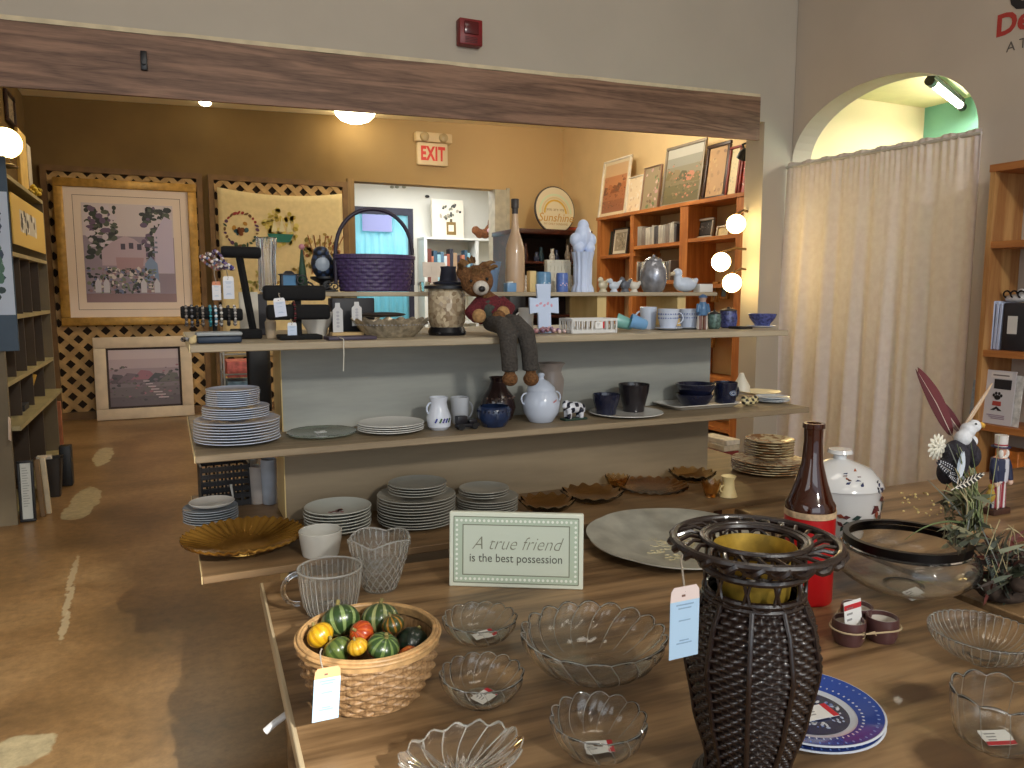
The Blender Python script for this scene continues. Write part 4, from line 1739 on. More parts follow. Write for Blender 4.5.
# carved figurine of a bearded man
pu = onz(996, 513, TT)
hu = lambda py: hgt(pu, py)
wu = lambda w: wid(w, pu)
t = thing('carved_figurine', 'small painted figurine of a white-bearded man in navy coat and red striped trousers', 'figurine', pu)
g = G()
g.rbox((-wu(14), -wu(7), 0), (wu(12), wu(7), hu(507)), .003)
g.build('base', mat((70, 44, 34), .6, vary=.3), t)
H0, H1, H2, H3 = hu(507), hu(480), hu(457), hu(440)
g = G()
for s in (-1, 1):
    g.tube([(s * wu(4.4), 0, H0), (s * wu(4.2), 0, (H0 + H1) / 2), (s * wu(3.4), 0, H1), (s * wu(2.6), 0, H1 + .01)], [wu(5.2), wu(5), wu(4.8), wu(4)], 20)
g.tube([(0, 0, H1 - .005), (0, 0, (H1 + H2) / 2), (0, 0, H2 - .004), (0, 0, H2 + .004)], [wu(8), wu(8.4), wu(8), wu(3.4)], 20)
for s in (-1, 1):
    g.tube([(s * wu(7.5), 0, H2 - .006), (s * wu(11), -.004, (H1 + H2) / 2 + .004), (s * wu(11.5 if s > 0 else 9), -.012, H1 - .002)], [wu(4), wu(3.8), wu(3)], 12)
g.ell((0, -.002, hu(451)), (wu(4.6), wu(4.6), wu(6)))


def pu_c(co):
    if co.z < H1 + .002 and abs(co.x) < wu(9.3):
        return (150, 44, 58) if math.sin(co.x / wu(2.1) * PI) > 0 else (226, 222, 222)
    if co.z > hu(457.5):
        return (216, 160, 136)
    if abs(co.x) < wu(2.6) and co.y < 0:
        return (206, 210, 222)
    return (34, 42, 74)


g.fused('body', painted(.5), t, .0022, 2, paint=pu_c)
g = G()
for s in (-1, 1):
    g.ell((s * wu(11.6 if s > 0 else 9), -.013, H1 - .006), (wu(3), wu(2.6), wu(3.4)))
    cx = s * wu(11.6 if s > 0 else 9)
    for q in (-1.5, -.5, .5, 1.5):
        g.tube([(cx + q * wu(1.1), -.015, H1 - .006), (cx + q * wu(1.2), -.017, H1 - .014 + abs(q) * .001)], wu(.7), 6)
    g.tube([(cx - s * wu(2.4), -.014, H1 - .004), (cx - s * wu(3.6), -.018, H1 - .009)], wu(.7), 6)
g.fused('hands', mat((222, 190, 170), .5), t, .0018, 1)
g = G()
for (x, z, rx, rz) in ((0, 459, 4.6, 4), (0, 463, 3.6, 5), (-4.4, 453, 2.2, 4.6), (4.4, 453, 2.2, 4.6), (0, 469, 2, 3.6)):
    g.ell((wu(x), -wu(3.2), hu(z)), (wu(rx), wu(2.6), wu(rz)))
g.fused('beard', mat((232, 230, 224), .8, vary=.05), t, .0022, 1)
g = G()
m_p = painted(.5)
g.col = (44, 48, 84)
g.cyl((0, 0, hu(447)), wu(8.6), .003, 20)
g.col = (226, 222, 218)
g.cyl((0, 0, hu(447) + .003), wu(5.6), hu(436) - hu(447), 20, r2=wu(6))
g.col = (166, 40, 52)
g.cyl((0, 0, hu(445)), wu(6.0), .004, 20)
g.build('hat', m_p, t)
g = G()
g.tube([(-wu(9), -.02, H0), (-wu(10.6), -.018, H1), (-wu(8), -.01, H2 - .004)], .0014, 6)
g.build('walking_stick', mat((206, 200, 176), .6), t)
g = G()
g.ell((-wu(13.5), -.006, hu(494)), (wu(5), wu(4), wu(7)))
g.ell((-wu(13.5), -.006, hu(485)), (wu(3), wu(3), wu(3)))
g.fused('sack', mat((178, 148, 62), .7, vary=.2), t, .0025, 2)

# ------------------------------------------------------------------ crockery and ornaments on the display unit
m_blk = mat((7, 7, 9), .85, vary=.2)
m_navy = mat((26, 30, 52), .18, vary=.1, coat=.5)
m_plate = mat((198, 208, 226), .2, vary=.03, coat=.4)
m_platew = mat((218, 216, 210), .2, vary=.03, coat=.4)
m_plateg = mat((170, 172, 170), .22, vary=.04, coat=.4)
m_brownplate = mat((206, 184, 144), .25, vary=.12, scale=20, coat=.3)


def plate_mesh(r, h=.014, t=.0032, foot=.55, rim=None):
    g = G()
    return g.lathe([(0, .001), (r * foot, 0), (r * (foot + .06), h * .2), (r * .95, h * .92), (r, h), (r * .985, h + t * .6), (r * .9, h * .86), (r * (foot + .08), h * .2 + t), (r * foot, t + .001), (0, t + .001)], 48)


def plate_stack(px, y, z, wpx, n, pitch, m, where, kind='plate', group=None, h=.014, base=0.0, dx=0.0, seed=0, rim_m=None, foot=.55):
    rnd = random.Random(seed + int(px))
    p = at(px, y, z)
    r = wid(wpx, p) / 2
    me = None
    for i in range(n):
        q = p + Vector((rnd.uniform(-1, 1) * .0015, rnd.uniform(-1, 1) * .0015, base + i * pitch))
        lab = (from_top(n - 1 - i) + ' ' + where)
        if me is None:
            o = plate_mesh(r, h, foot=foot).build(kind, m, None, loc=q)
            me = o.data
        else:
            o = o.copy()
            COL.objects.link(o)
            o.location = q
        o.rotation_euler.z = rnd.uniform(0, 6)
        tag(o, lab, 'bowl' if 'bowl' in kind else 'plate', group or where)
    return p, r, base + (n - 1) * pitch + h


def ring_c(p, r, z, n=24):
    return [(p[0] + r * math.cos(2 * PI * k / n), p[1] + r * math.sin(2 * PI * k / n), z) for k in range(n)]


# ---------------- middle tier
p, r, top_ = plate_stack(238, 2.10, ZM, 82, 8, .0072, m_plate, 'wide plate of the big left stack on the middle tier', 'dinner_plate', 'wide plates in the big left stack', h=.011)
zz = top_ + .0005
p2, r2, t2 = plate_stack(237, 2.105, ZM, 64, 5, .0058, m_plate, 'medium plate of the big left stack on the middle tier', 'dessert_plate', 'medium plates in the big left stack', base=zz, h=.009)
plate_stack(235, 2.10, ZM, 51, 8, .0054, m_plate, 'small plate of the big left stack on the middle tier', 'side_plate', 'small plates in the big left stack', base=zz + t2 - zz + .0005, h=.008)

p = at(322, 2.11, ZM)
g = G()
R_ = wid(68, p) / 2
g.lathe([(0, 0), (R_ * .7, 0), (R_, .008), (R_, .011), (R_ * .7, .004), (0, .004)], 48, flute=lambda a, r, z: (r * (1 + .01 * math.cos(30 * a)), z))
o = g.build('glass_plate', glass((214, 226, 214), .05), loc=p)
tag(o, 'smoky clear glass plate lying flat on the middle tier right of the big plate stack', 'plate')
price_card(p + Vector((.0, .02, .0045)), .03, .02, .2, .05, 'small white card on the clear glass plate on the middle tier', band=None)
plate_stack(391, 2.08, ZM, 66, 4, .0058, m_platew, 'white plate of the low stack left of the flowered pitcher', 'white_plate', 'low stack of white plates', h=.010)

# small flowered pitcher
m_pnt = painted(.2, .4)
t, p, prof, o = turned('pitcher', 'small white pitcher with blue flowers on the middle tier', 'pitcher', 439, 2.06, ZM, [(431, 16), (426, 23), (417, 25), (408, 18), (402, 16), (397, 19)], mat((214, 220, 232), .18, vary=.03, coat=.4), wall=.002)
g = G()
Rb = prof[2][0]
for a, c in ((-2.1, (60, 70, 150)), (-1.5, (90, 80, 150)), (-1.0, (60, 90, 60)), (-1.75, (70, 100, 60)), (-1.25, (54, 66, 140))):
    for k in range(3):
        mm = TR((Rb * 1.02 * math.cos(a), Rb * 1.02 * math.sin(a), hgt(p, 419) + .004 * (k - 1)), rz=a + PI / 2) @ Matrix.Rotation(PI / 2, 4, 'X')
        g.disc(.002 * (k - 1), 0, .003, .0026, c, .0008, 8, m=mm)
g.build('flower_print', m_pnt, t, ang=0)
g = G()
hp = hgt(p, 400)
g.tube([(-prof[4][0] - .013 * math.sin(q), 0, hp * .72 + .017 * math.cos(q)) for q in [PI * k / 8 for k in range(9)]], .0028, 8)
g.build('handle', m_plate, t)


def mug(name, label, px, y, z, wpx, top_py, m, hdir=0.0, cat='mug', taper=.86, group=None, rz=None, wall=.0025, handle=True):
    p = at(px, y, z)
    h, r = hgt(p, top_py), wid(wpx, p) / 2
    t = thing(name, label, cat, p, hdir, group)
    g = G()
    g.lathe([(0, 0), (r * taper * .92, 0), (r * taper, .003), (r, h), (r - wall, h + .0008), (r * taper - wall, .005), (0, .005)], 32)
    g.build('cup', m, t)
    if handle:
        g = G()
        g.tube([(r * .92 + r * .55 * math.sin(q), 0, h * .5 + h * .3 * math.cos(q)) for q in [PI * k / 10 for k in range(11)]], r * .11, 8)
        g.build('handle', m, t)
    return t, p, h, r


mug('mug', 'plain white mug with handle behind the flowered pitcher', 460, 2.13, ZM, 19, 397, mat((196, 200, 206), .2, vary=.03, coat=.4), .1)

# small black toy truck
p = at(468, 2.03, ZM)
u = wid(1, p)
t = thing('toy_truck', 'little black toy truck in front of the white mug on the middle tier', 'toy', p, .1)
g = G()
g.rbox((-13 * u, -4 * u, 2.4 * u), (11 * u, 4 * u, 6 * u), .002)
g.rbox((-13 * u, -4 * u, 6 * u), (-2 * u, 4 * u, 14 * u), .003)
g.rbox((0, -3.6 * u, 6 * u), (9 * u, 3.6 * u, 10 * u), .003)
g.build('body', mat((30, 30, 36), .3, vary=.3, scale=50), t)
for x in (-9, 6):
    for s in (-1, 1):
        g = G()
        g.cyl((0, 0, -u * .9), u * 3.4, u * 1.8, 16, m=TR((x * u, s * 3.8 * u, 3.4 * u), rx=PI / 2))
        g.build('wheel', mat((16, 16, 18), .5), t)

# dark vase with a blue bowl in front
t, p, prof, o = turned('dark_vase', 'round dark brown vase with a narrow neck behind the blue bowl', 'vase', 498, 2.14, ZM, [(425, 18), (419, 28), (407, 36), (396, 31), (388, 19), (381, 14), (377, 18)], mat((44, 30, 30), .16, vary=.35, scale=30, coat=.6), wall=.002)
g = G()
for k in range(7):
    a = -PI / 2 + (k - 3) * .38
    rr_ = prof[3][0] * 1.02
    g.ell((rr_ * math.cos(a), rr_ * math.sin(a), prof[3][1] - .003), (.0042, .0042, .0034), 8, 6)
g.build('raised_dots', mat((96, 76, 66), .3), t)
t, p, prof, o = turned('blue_bowl', 'deep blue patterned bowl standing before the dark vase', 'bowl', 494, 2.045, ZM, [(427, 22), (425, 24), (417, 33), (409, 33), (406, 30)], mat((34, 48, 78), .22, vary=.3, scale=40, coat=.4), wall=.0025)
g = G()
for k in range(22):
    a = 2 * PI * k / 22
    g.tube([(prof[3][0] * 1.01 * math.cos(a + s * .05), prof[3][0] * 1.01 * math.sin(a + s * .05), prof[3][1] - .006 + .006 * s) for s in (0, 1)], .0022, 6)
g.build('pattern_band', mat((26, 32, 58), .3), o)

# lidded white sugar pot with two handles
t, p, prof, o = turned('sugar_pot', 'white two-handled lidded sugar pot at the centre of the middle tier', 'sugar pot', 541, 2.06, ZM, [(423, 22), (421, 24), (412, 35), (402, 38), (394, 32), (390, 27)], m_plate, part='pot')
g = G()
hq = [(py, w) for py, w in ((390, 29), (387, 27), (381, 14), (379, 6), (377.5, 5), (375, 7.5), (373, 5))]
g.lathe([(wid(w, p) / 2, hgt(p, py)) for py, w in hq] + [(0, hgt(p, 372.5))], 32)
g.build('lid', m_plate, t)
for s in (-1, 1):
    g = G()
    hc = hgt(p, 398)
    g.tube([(s * (prof[4][0] + .001 + .016 * math.sin(q)), 0, hc + .016 * math.cos(q) * 1.1) for q in [PI * k / 8 for k in range(9)]], .0026, 8)
    g.build('handle', m_plate, t)
g = G()
for k in range(3):
    g.disc(.004 * (k - 1), .002 * k, .004, .0018, (196, 120, 120), .0006, 8, .5 * k, m=TR((prof[3][0] * .32, -prof[3][0] * .96, prof[3][1] + .006), rz=.3) @ UP)
g.build('rose_print', m_pnt, t, ang=0)

# pinkish glass vase behind
t, p, prof, o = turned('glass_vase', 'tall pale greyish glass vase behind the white sugar pot', 'vase', 551, 2.16, ZM, [(418, 16), (410, 17), (392, 24), (380, 26), (372, 20), (367, 22), (363, 28)], glass((236, 226, 220), .05, 1.4, .3), wall=.002)

# spotted cow ornament
pc = at(574, 2.05, ZM)
u = wid(1, pc)
t = thing('cow_ornament', 'small black and white spotted cow ornament on the middle tier', 'ornament', pc, .1)
g = G()
g.ell((0, 0, 12.5 * u), (11 * u, 5.6 * u, 5.8 * u))
for x in (-7.5, 7):
    for s in (-1, 1):
        g.tube([(x * u, s * 3 * u, 11 * u), (x * u, s * 3 * u, 1.6 * u)], [3 * u, 2.2 * u], 10)
g.ell((-10.5 * u, -1.5 * u, 16.5 * u), (4.2 * u, 3.6 * u, 4 * u))
g.ell((-13 * u, -2.4 * u, 14.5 * u), (2.6 * u, 2.6 * u, 2.2 * u))
for s in (-1, 1):
    g.ell((-9.6 * u, -1.5 * u + s * 3.8 * u, 18.4 * u), (1.2 * u, 2.4 * u, 1.4 * u))
g.tube([(11 * u, 0, 15 * u), (12.6 * u, 0, 11 * u), (12.4 * u, 0, 7 * u)], 1 * u, 8)


def cowc(co):
    v = math.sin(co.x / u * .62 + 1.3) * math.sin(co.z / u * .55 + .6 + co.y / u * .3)
    return (32, 36, 52) if v > .12 else (220, 222, 230)


g.fused('body', painted(.25, .4), t, .0016, 2, paint=cowc)
g = G()
g.rbox((-13.5 * u, -5.5 * u, 0), (13 * u, 5.5 * u, 2 * u), .002)
g.build('base', mat((40, 62, 52), .5, vary=.3), t)

# white plate with two small bowls
p = at(626, 2.075, ZM)
o = plate_mesh(wid(74, p) / 2, .008, .003).build('white_plate', m_platew, loc=p)
tag(o, 'white plate under the small blue bowl and the black cup on the middle tier', 'plate')
zp = ZM + .005
turned('small_bowl', 'small dark blue fluted bowl on the white plate, left of the black cup', 'bowl', 606, 2.085, zp, [(410, 20), (408, 21), (400, 26), (394, 27)], m_navy, wall=.002, flute=lambda a, r, z: (r * (1 + .03 * math.cos(14 * a)), z))
turned('black_cup', 'black flared cup on the white plate, right of the small blue bowl', 'cup', 633.5, 2.1, zp, [(408, 21), (406, 22), (392, 29), (384, 31)], mat((34, 30, 34), .25, coat=.3), wall=.002)

# oblong dish with stacked navy bowls and mug
p = at(697, 2.12, ZM)
t = thing('oblong_dish', 'long white rectangular serving dish under the navy bowls and mug', 'dish', p, -.02)
g = G()
L, Wd = wid(80, p) / 2, .075


def rr_poly(L, W, r, n=5):
    pts = []
    for cx, cy, a0 in ((L - r, W - r, 0), (-L + r, W - r, PI / 2), (-L + r, -W + r, PI), (L - r, -W + r, 1.5 * PI)):
        pts += [(cx + r * math.cos(a0 + k * PI / 2 / n), cy + r * math.sin(a0 + k * PI / 2 / n)) for k in range(n + 1)]
    return pts


def loft(g, loops):
    vs, fs = [], []
    for L_, z in loops:
        vs += [(x, y, z) for x, y in L_]
    n = len(loops[0][0])
    for i in range(len(loops) - 1):
        for k in range(n):
            fs.append((i * n + k, i * n + (k + 1) % n, (i + 1) * n + (k + 1) % n, (i + 1) * n + k))
    fs.append(tuple(range(n - 1, -1, -1)))
    fs.append(tuple((len(loops) - 1) * n + k for k in range(n)))
    g.add(vs, fs)


loft(g, [(rr_poly(L * .82, Wd * .72, .02), 0), (rr_poly(L * .86, Wd * .76, .02), .002), (rr_poly(L * .97, Wd * .95, .02), .013), (rr_poly(L, Wd, .02), .014), (rr_poly(L, Wd, .02), .0165), (rr_poly(L * .95, Wd * .93, .02), .0155), (rr_poly(L * .84, Wd * .74, .02), .005), (rr_poly(L * .8, Wd * .7, .02), .005)])
g.build('dish', m_platew, t)
zp = ZM + .0085


def deep_bowl(label, px, y, z, wpx, hh, m, name='navy_bowl', group=None):
    p = at(px, y, z)
    r = wid(wpx, p) / 2
    g = G()
    g.lathe([(0, 0), (r * .62, 0), (r * .8, hh * .3), (r * .9, hh * .62), (r, hh * .9), (r, hh), (r * .93, hh), (r * .84, hh * .62), (r * .7, hh * .25), (0, hh * .2)], 40)
    o = g.build(name, m, None, loc=p)
    return tag(o, label, 'bowl', group), p


b_, pbw = deep_bowl('lower of two glossy navy bowls stacked on the white rectangular dish', 694, 2.1, zp, 38, .041, m_navy)
deep_bowl('upper of two glossy navy bowls stacked on the white rectangular dish', 695.5, 2.1, zp + .033, 40, .042, m_navy)
t, p, h, r = mug('navy_mug', 'navy mug with a pale round emblem and handle, beside the navy bowls', 725, 2.11, zp, 24, 382, m_navy, .1)
g = G()
for k, (a_, c) in enumerate(((.0145, (150, 170, 200)), (.012, (34, 40, 66)), (.009, (190, 200, 214)), (.006, (60, 74, 110)))):
    g.disc(0, 0, a_, a_ * .62, c, .0006 + .0004 * k, 20)
o = G()
for i, v in enumerate(g.v):
    aa = -PI / 2 - .1 + v[0] / r
    g.v[i] = ((r * .985 + v[2]) * math.cos(aa), (r * .985 + v[2]) * math.sin(aa), h * .52 + v[1])
g.build('round_emblem', m_pnt, t, ang=0)

# cream jug-shaped ornament behind, cream dish, small patterned item and saucers at the right end
t, p, prof, o = turned('cream_pitcher', 'cream white pitcher behind the navy mug', 'pitcher', 741, 2.34, ZM, [(397, 10), (393, 17), (386, 17), (380, 10), (376, 6), (373, 4)], mat((222, 216, 200), .3, vary=.04), part='pitcher')
p = at(760, 2.28, ZM)
o = plate_mesh(wid(40, p) / 2, .012, .003).build('cream_dish', mat((226, 212, 172), .3), loc=p)
tag(o, 'yellowish cream shallow dish at the back of the right end of the middle tier', 'dish')
p = at(749, 2.06, ZM)
u = wid(1, p)
t = thing('patterned_ornament', 'small black and cream patterned ornament left of the blue white saucers', 'ornament', p)
g = G()
g.ell((0, 0, 4 * u), (9 * u, 5 * u, 4 * u))
g.ell((-6 * u, 0, 7 * u), (4 * u, 3 * u, 3.4 * u))
g.ell((6 * u, -1 * u, 6 * u), (5 * u, 3 * u, 4.4 * u))
g.fused('body', painted(.3, .3), t, .0022, 2, paint=lambda c: (40, 38, 36) if math.sin(c.x / u * .9) * math.sin(c.z / u * 1.1 + 1) > .05 else (214, 200, 150))
plate_stack(772, 2.10, ZM, 34, 3, .0055, mat((196, 206, 214), .2, coat=.4), 'saucer of the bluish stack right of the navy mug', 'saucer', 'saucers at the right end', h=.008)

# ---------------- bottom tier
p, r, tt_ = plate_stack(211, 2.29, ZB, 52, 6, .0068, mat((150, 158, 166), .22, coat=.4), 'grey plate of the far left stack on the bottom tier', 'grey_plate', 'grey plates at the far left of the bottom tier', h=.010)
p = at(212, 2.29, ZB + .0475)
g = G()
g.lathe([(0, 0), (.04, 0), (.058, .006), (.062, .012), (.06, .013), (.04, .004), (0, .004)], 40)
o = g.build('white_saucer', m_platew, None, loc=p)
tag(o, 'white shallow saucer lying on top of the far left grey plate stack', 'saucer')
# black wire basket with white pieces
p = at(225, 2.48, ZB)
u = wid(1, p)
t = thing('black_crate', 'black openwork crate behind the grey plates on the bottom tier', 'crate', p, .05)
g = G()
wx, wy, hh = 22 * u, 16 * u, hgt(p, 462)
g.box((-wx, -wy, 0), (wx, wy, .004))
for x in (-wx, wx):
    g.cbox((x, 0, hh / 2), (.006, 2 * wy, hh))
for y in (-wy, wy):
    for k in range(6):
        g.cbox((0, y, hh * (k + .5) / 6), (2 * wx, .005, hh / 9))
    for k in range(7):
        g.cbox((-wx + 2 * wx * k / 6, y, hh / 2), (.006, .007, hh))
g.build('crate', mat((24, 24, 28), .4), t, ang=0)
p = at(230, 2.46, ZB + .005)
g = G()
g.tube([(0, -.075, .075), (.004, -.08, .04), (.0, -.078, .005), (.004, -.075, -.012 + .02)], [.004, .0025, .003, .0065], 8)
tag(g.build('white_string', mat((206, 206, 202), .4), loc=p), 'white pull string with a knob hanging over the black crate', 'string')
for i, (px, y, w, tp, c, lab) in enumerate(((258, 2.44, 16, 466, (176, 168, 162), 'greyish pink mug right of the black crate on the bottom tier'), (270, 2.42, 16, 459, (170, 178, 190), 'bluish white jug close to the left end of the bottom divider'))):
    mug('mug', lab, px, y, ZB, w, tp, mat(c, .25, coat=.3), PI / 2)
turned('cream_jug', 'cream jug just behind the greyish pink mug on the bottom tier', 'jug', 253, 2.56, ZB, [(505, 14), (490, 18), (470, 16), (462, 12), (458, 14)], m_platew, wall=.002)

# gold scalloped platter
p = at(244, 1.995, ZB)
Rg = wid(115, p) / 2
t = thing('gold_platter', 'round scalloped gold-brown glass platter at the front left of the bottom tier', 'platter', p)
g = G()
prof = [(0, .012), (.4, .012), (.62, .018), (.95, .034), (1, .038), (1, .043), (.94, .040), (.62, .024), (.4, .018), (0, .017)]
g.lathe([(r * Rg, z) for r, z in prof], 160, flute=lambda a, r, z: (r * (1 + (.022 * abs(math.cos(20 * a)) if r > Rg * .8 else 0)), z + (.003 * math.cos(40 * a) if r > Rg * .45 else 0)))
m_gold, nt, b = _new('gold_glass')
noise_mix(nt, b, srgb((110, 74, 26)), srgb((200, 152, 70)), 7, 3)
b.inputs['Roughness'].default_value = .22
b.inputs['Metallic'].default_value = .65
g.build('dish', m_gold, t, ang=70)
g = G()
g.lathe([(Rg * .3, 0), (Rg * .36, 0), (Rg * .34, .0125), (Rg * .28, .0125), (Rg * .3, 0)], 40)
g.build('foot', m_gold, t)

# bowls with pink centre and ramekin
m_st = mat((178, 180, 172), .25, vary=.04, coat=.3)
p, r, tt_ = plate_stack(338, 2.05, ZB, 66, 7, .0085, m_st, 'white bowl of the stack behind the small ribbed ramekin', 'soup_bowl', 'white bowls at the left of the bottom tier', h=.020, foot=.5)
g = G()
random.seed(4)
for k in range(14):
    a, rr_ = random.uniform(0, 6.28), random.uniform(0, .024)
    g.disc(rr_ * math.cos(a), rr_ * math.sin(a), random.uniform(.004, .009), random.uniform(.003, .006), random.choice([(140, 84, 88), (158, 104, 104), (120, 84, 90)]), .0006, 8, a)
o = g.build('flower_decal', m_pnt, None, ang=0, loc=p + Vector((0, 0, .0085 * 6 + .0046)))
top_bowl = [q for q in COL.objects if q.get('label', '').startswith('topmost white bowl of the stack behind')][0]
o.parent = top_bowl
o.location = (0, 0, .0045)
t, p, prof, o = turned('ramekin', 'small round white ribbed ramekin at the front of the bottom tier', 'ramekin', 321, 1.885, ZB, [(557, 33), (554, 36), (538, 41), (532, 42), (530, 42)], mat((196, 194, 186), .25, vary=.03, coat=.3), wall=.003, n=96, flute=lambda a, r, z: (r * (1 + (.008 * math.cos(26 * a) if .006 < z < .035 else 0)), z))

# grey-green plate stacks
mg = mat((150, 150, 142), .22, vary=.05, coat=.4)
p, r, tt_ = plate_stack(417, 2.04, ZB, 78, 10, .0080, mg, 'wide grey plate of the tall stack behind the framed sign', 'dinner_plate', 'wide grey plates of the tall stack', h=.012)
plate_stack(418, 2.04, ZB, 58, 4, .0075, mg, 'small grey plate on the tall stack behind the framed sign', 'side_plate', 'small grey plates on the tall stack', base=tt_ + .0005, h=.010)
p, r, tt_ = plate_stack(487, 2.06, ZB, 62, 6, .0074, mg, 'wide grey plate of the lower stack behind the framed sign', 'dinner_plate', 'wide grey plates of the lower stack', h=.012)
plate_stack(484, 2.06, ZB, 50, 3, .0072, mg, 'small grey plate on the lower stack behind the framed sign', 'side_plate', 'small grey plates on the lower stack', base=tt_ + .0005, h=.010)

# amber glass
AM = glass((252, 226, 178), .03, 1.3)
AM2 = glass((244, 204, 156), .03, 1.3)


def amber(label, px, y, wpx, hh, m, fl=14, name='amber_dish', zb=0.0, a=.05):
    p = at(px, y, ZB + zb)
    r = wid(wpx, p) / 2
    g = G()
    g.lathe([(0, 0), (r * .55, 0), (r * .75, hh * .3), (r * .97, hh * .9), (r, hh), (r * .95, hh), (r * .72, hh * .4), (r * .5, .004), (0, .004)], 112, flute=lambda q, rr_, z: (rr_ * (1 + a * z / hh * math.cos(fl * q)), z + .004 * (z / hh) ** 2 * math.cos(fl * q)))
    return tag(g.build(name, m, None, loc=p, ang=60), label, 'glass dish')


amber('amber glass dish with wavy rim right of the grey plate stacks', 547, 2.0, 56, .03, AM)
amber('amber glass dish behind the platter, left of the flat amber plate', 592, 2.04, 62, .028, AM)
amber('amber glass cup at the back, by the foot of the bottom divider', 617, 2.155, 24, .035, AM)
amber('flat brownish amber glass plate in the middle of the bottom tier', 652, 2.08, 72, .014, AM2, 24, 'amber_plate', 0, .01)
amber('small amber glass dish at the right end of the bottom divider', 692, 2.12, 46, .03, AM)
amber('small clear amber glass tumbler beside the cream jug on the bottom tier', 711, 1.92, 20, .05, glass((240, 206, 150), .03), 10, 'amber_tumbler')
t, p, prof, o = turned('cream_jug', 'small golden cream jug left of the patterned bowls', 'jug', 728, 1.9, ZB, [(503, 15), (496, 18), (487, 12), (480, 11), (476, 15)], mat((236, 216, 160), .4), wall=.002)
g = G()
g.tube([(-prof[1][0] * .7 - .012 * math.sin(q), 0, hgt(p, 488) + .011 * math.cos(q)) for q in [PI * k / 8 for k in range(9)]], .0025, 8)
g.build('handle', mat((236, 216, 160), .4), t)

# brown patterned plates and bowls at the right end
m_pat, nt, b = _new('speckled_pottery')
n, r_ = noise_mix(nt, b, srgb((150, 108, 70)), srgb((214, 196, 156)), 42, 3, lo=.42, hi=.56)
b.inputs['Roughness'].default_value = .25
p, r, tt_ = plate_stack(767, 2.12, ZB, 70, 5, .0088, m_pat, 'wide speckled beige plate under the speckled bowls', 'dinner_plate', 'wide speckled plates at the right end', h=.013)
plate_stack(768, 2.12, ZB, 48, 7, .0095, m_pat, 'speckled beige bowl in the pile behind the brown bottle', 'soup_bowl', 'speckled bowls at the right end', base=tt_ + .0005, h=.016)

# ------------------------------------------------------------------ top tier and riser
m_silver = mat((150, 150, 152), .3, .8, .2, 30)


def bracelet(label, loc, r, m4, cols, bead=.0035, n=20, sx=1.0):
    """one beaded bracelet lying round a roll; m4 orients it"""
    g = G()
    rnd = random.Random(int(loc[0] * 1e4))
    for k in range(n):
        a = 2 * PI * k / n
        g.col = cols[k % len(cols)] if len(cols) < 5 else rnd.choice(cols)
        g.ell((r * math.cos(a) * sx, r * math.sin(a), 0), bead * rnd.uniform(.85, 1.15), 8, 6, m4)
    o = g.build('bracelet', painted(.25, .4), None, loc=loc)
    return tag(o, label, 'bracelet', 'bracelets on the display rolls')


RX = Matrix.Rotation(PI / 2, 4, 'Y')
# low roll with bracelets at the far left end
y = 2.12
p0, p1 = at(183, y, ZT), at(243, y, ZT)
p = (p0 + p1) / 2
u = wid(1, p)
t = thing('bracelet_roll', 'black padded roll stand full of bracelets at the far left end of the top tier', 'jewellery stand', p)
hr = hgt(p, 312)
g = G()
g.tube([(-29 * u, 0, hr), (-27.5 * u, 0, hr), (27 * u, 0, hr - 3 * u), (28.5 * u, 0, hr - 3 * u)], [5 * u, 6.2 * u, 6.2 * u, 5 * u], 20)
g.build('roll', m_blk, t)
g = G()
g.tube([(2 * u, 0, .006), (2 * u, 0, hr - 4 * u)], 2.2 * u, 10)
g.build('post', m_blk, t)
g = G()
g.rbox((-20 * u, -.04, 0), (14 * u, .04, .007), .003)
g.build('base', m_blk, t)
bs = [(-24, (70, 66, 64), (130, 124, 120)), (-19, (30, 30, 34), (120, 120, 126)), (-14, (60, 54, 50), (24, 24, 26)), (-9, (150, 140, 130), (90, 84, 80)), (-2, (36, 110, 124), (60, 150, 160)), (3, (90, 130, 150), (220, 224, 228)), (8, (210, 206, 200), (120, 112, 104)), (15, (40, 38, 40), (70, 66, 66)), (21, (190, 186, 182), (130, 126, 124))]
names = ['dark grey', 'black and grey', 'brown black', 'tan grey', 'teal', 'pale blue', 'white beige', 'charcoal', 'silver']
for (dx, c1, c2), nm in zip(bs, names):
    rr_ = 7.6 * u + abs(dx % 3) * u * .3
    bracelet(nm + ' beaded bracelet on the low black roll at the shelf end', p + Vector((dx * u, 0, hr - 1.6 * u - 2.2 * u)), rr_ + 1.6 * u, RX, [c1, c2], .0038, 20)
for k in range(5):
    q = at(190 + 9 * k, 2.08, ZT)
    g = G()
    m_ = [(40, 40, 44), (90, 86, 84), (150, 150, 154)]
    for j in range(16):
        a = 2 * PI * j / 16
        g.col = m_[(j + k) % 3]
        g.ell((.018 * math.cos(a), .012 * math.sin(a), .0045 + .003 * math.sin(a * 2 + k)), .0042, 8, 6)
    tag(g.build('bracelet', painted(.25, .4), None, loc=q + Vector((0, (-.02 if k % 2 else .0), 0))), ['black', 'grey', 'silver', 'dark', 'mixed'][k] + ' beaded bracelet lying below the low roll, ' + ['first', 'second', 'third', 'fourth', 'fifth'][k] + ' from the left end', 'bracelet', 'loose bracelets below the low roll')
# blue grey case at the front edge
p = at(219, 1.985, ZT)
u = wid(1, p)
t = thing('glasses_case', 'slim dark blue case with a pale top on the far left of the shelf', 'case', p, .02)
g = G()
g.rbox((-21 * u, -.03, 0), (21 * u, .03, 7 * u), .006)
g.build('case_bottom', mat((34, 48, 66), .5), t)
g = G()
g.rbox((-21.5 * u, -.031, 7.2 * u), (21.5 * u, .031, 11 * u), .004)
g.build('case_lid', mat((150, 156, 158), .45, vary=.1), t)
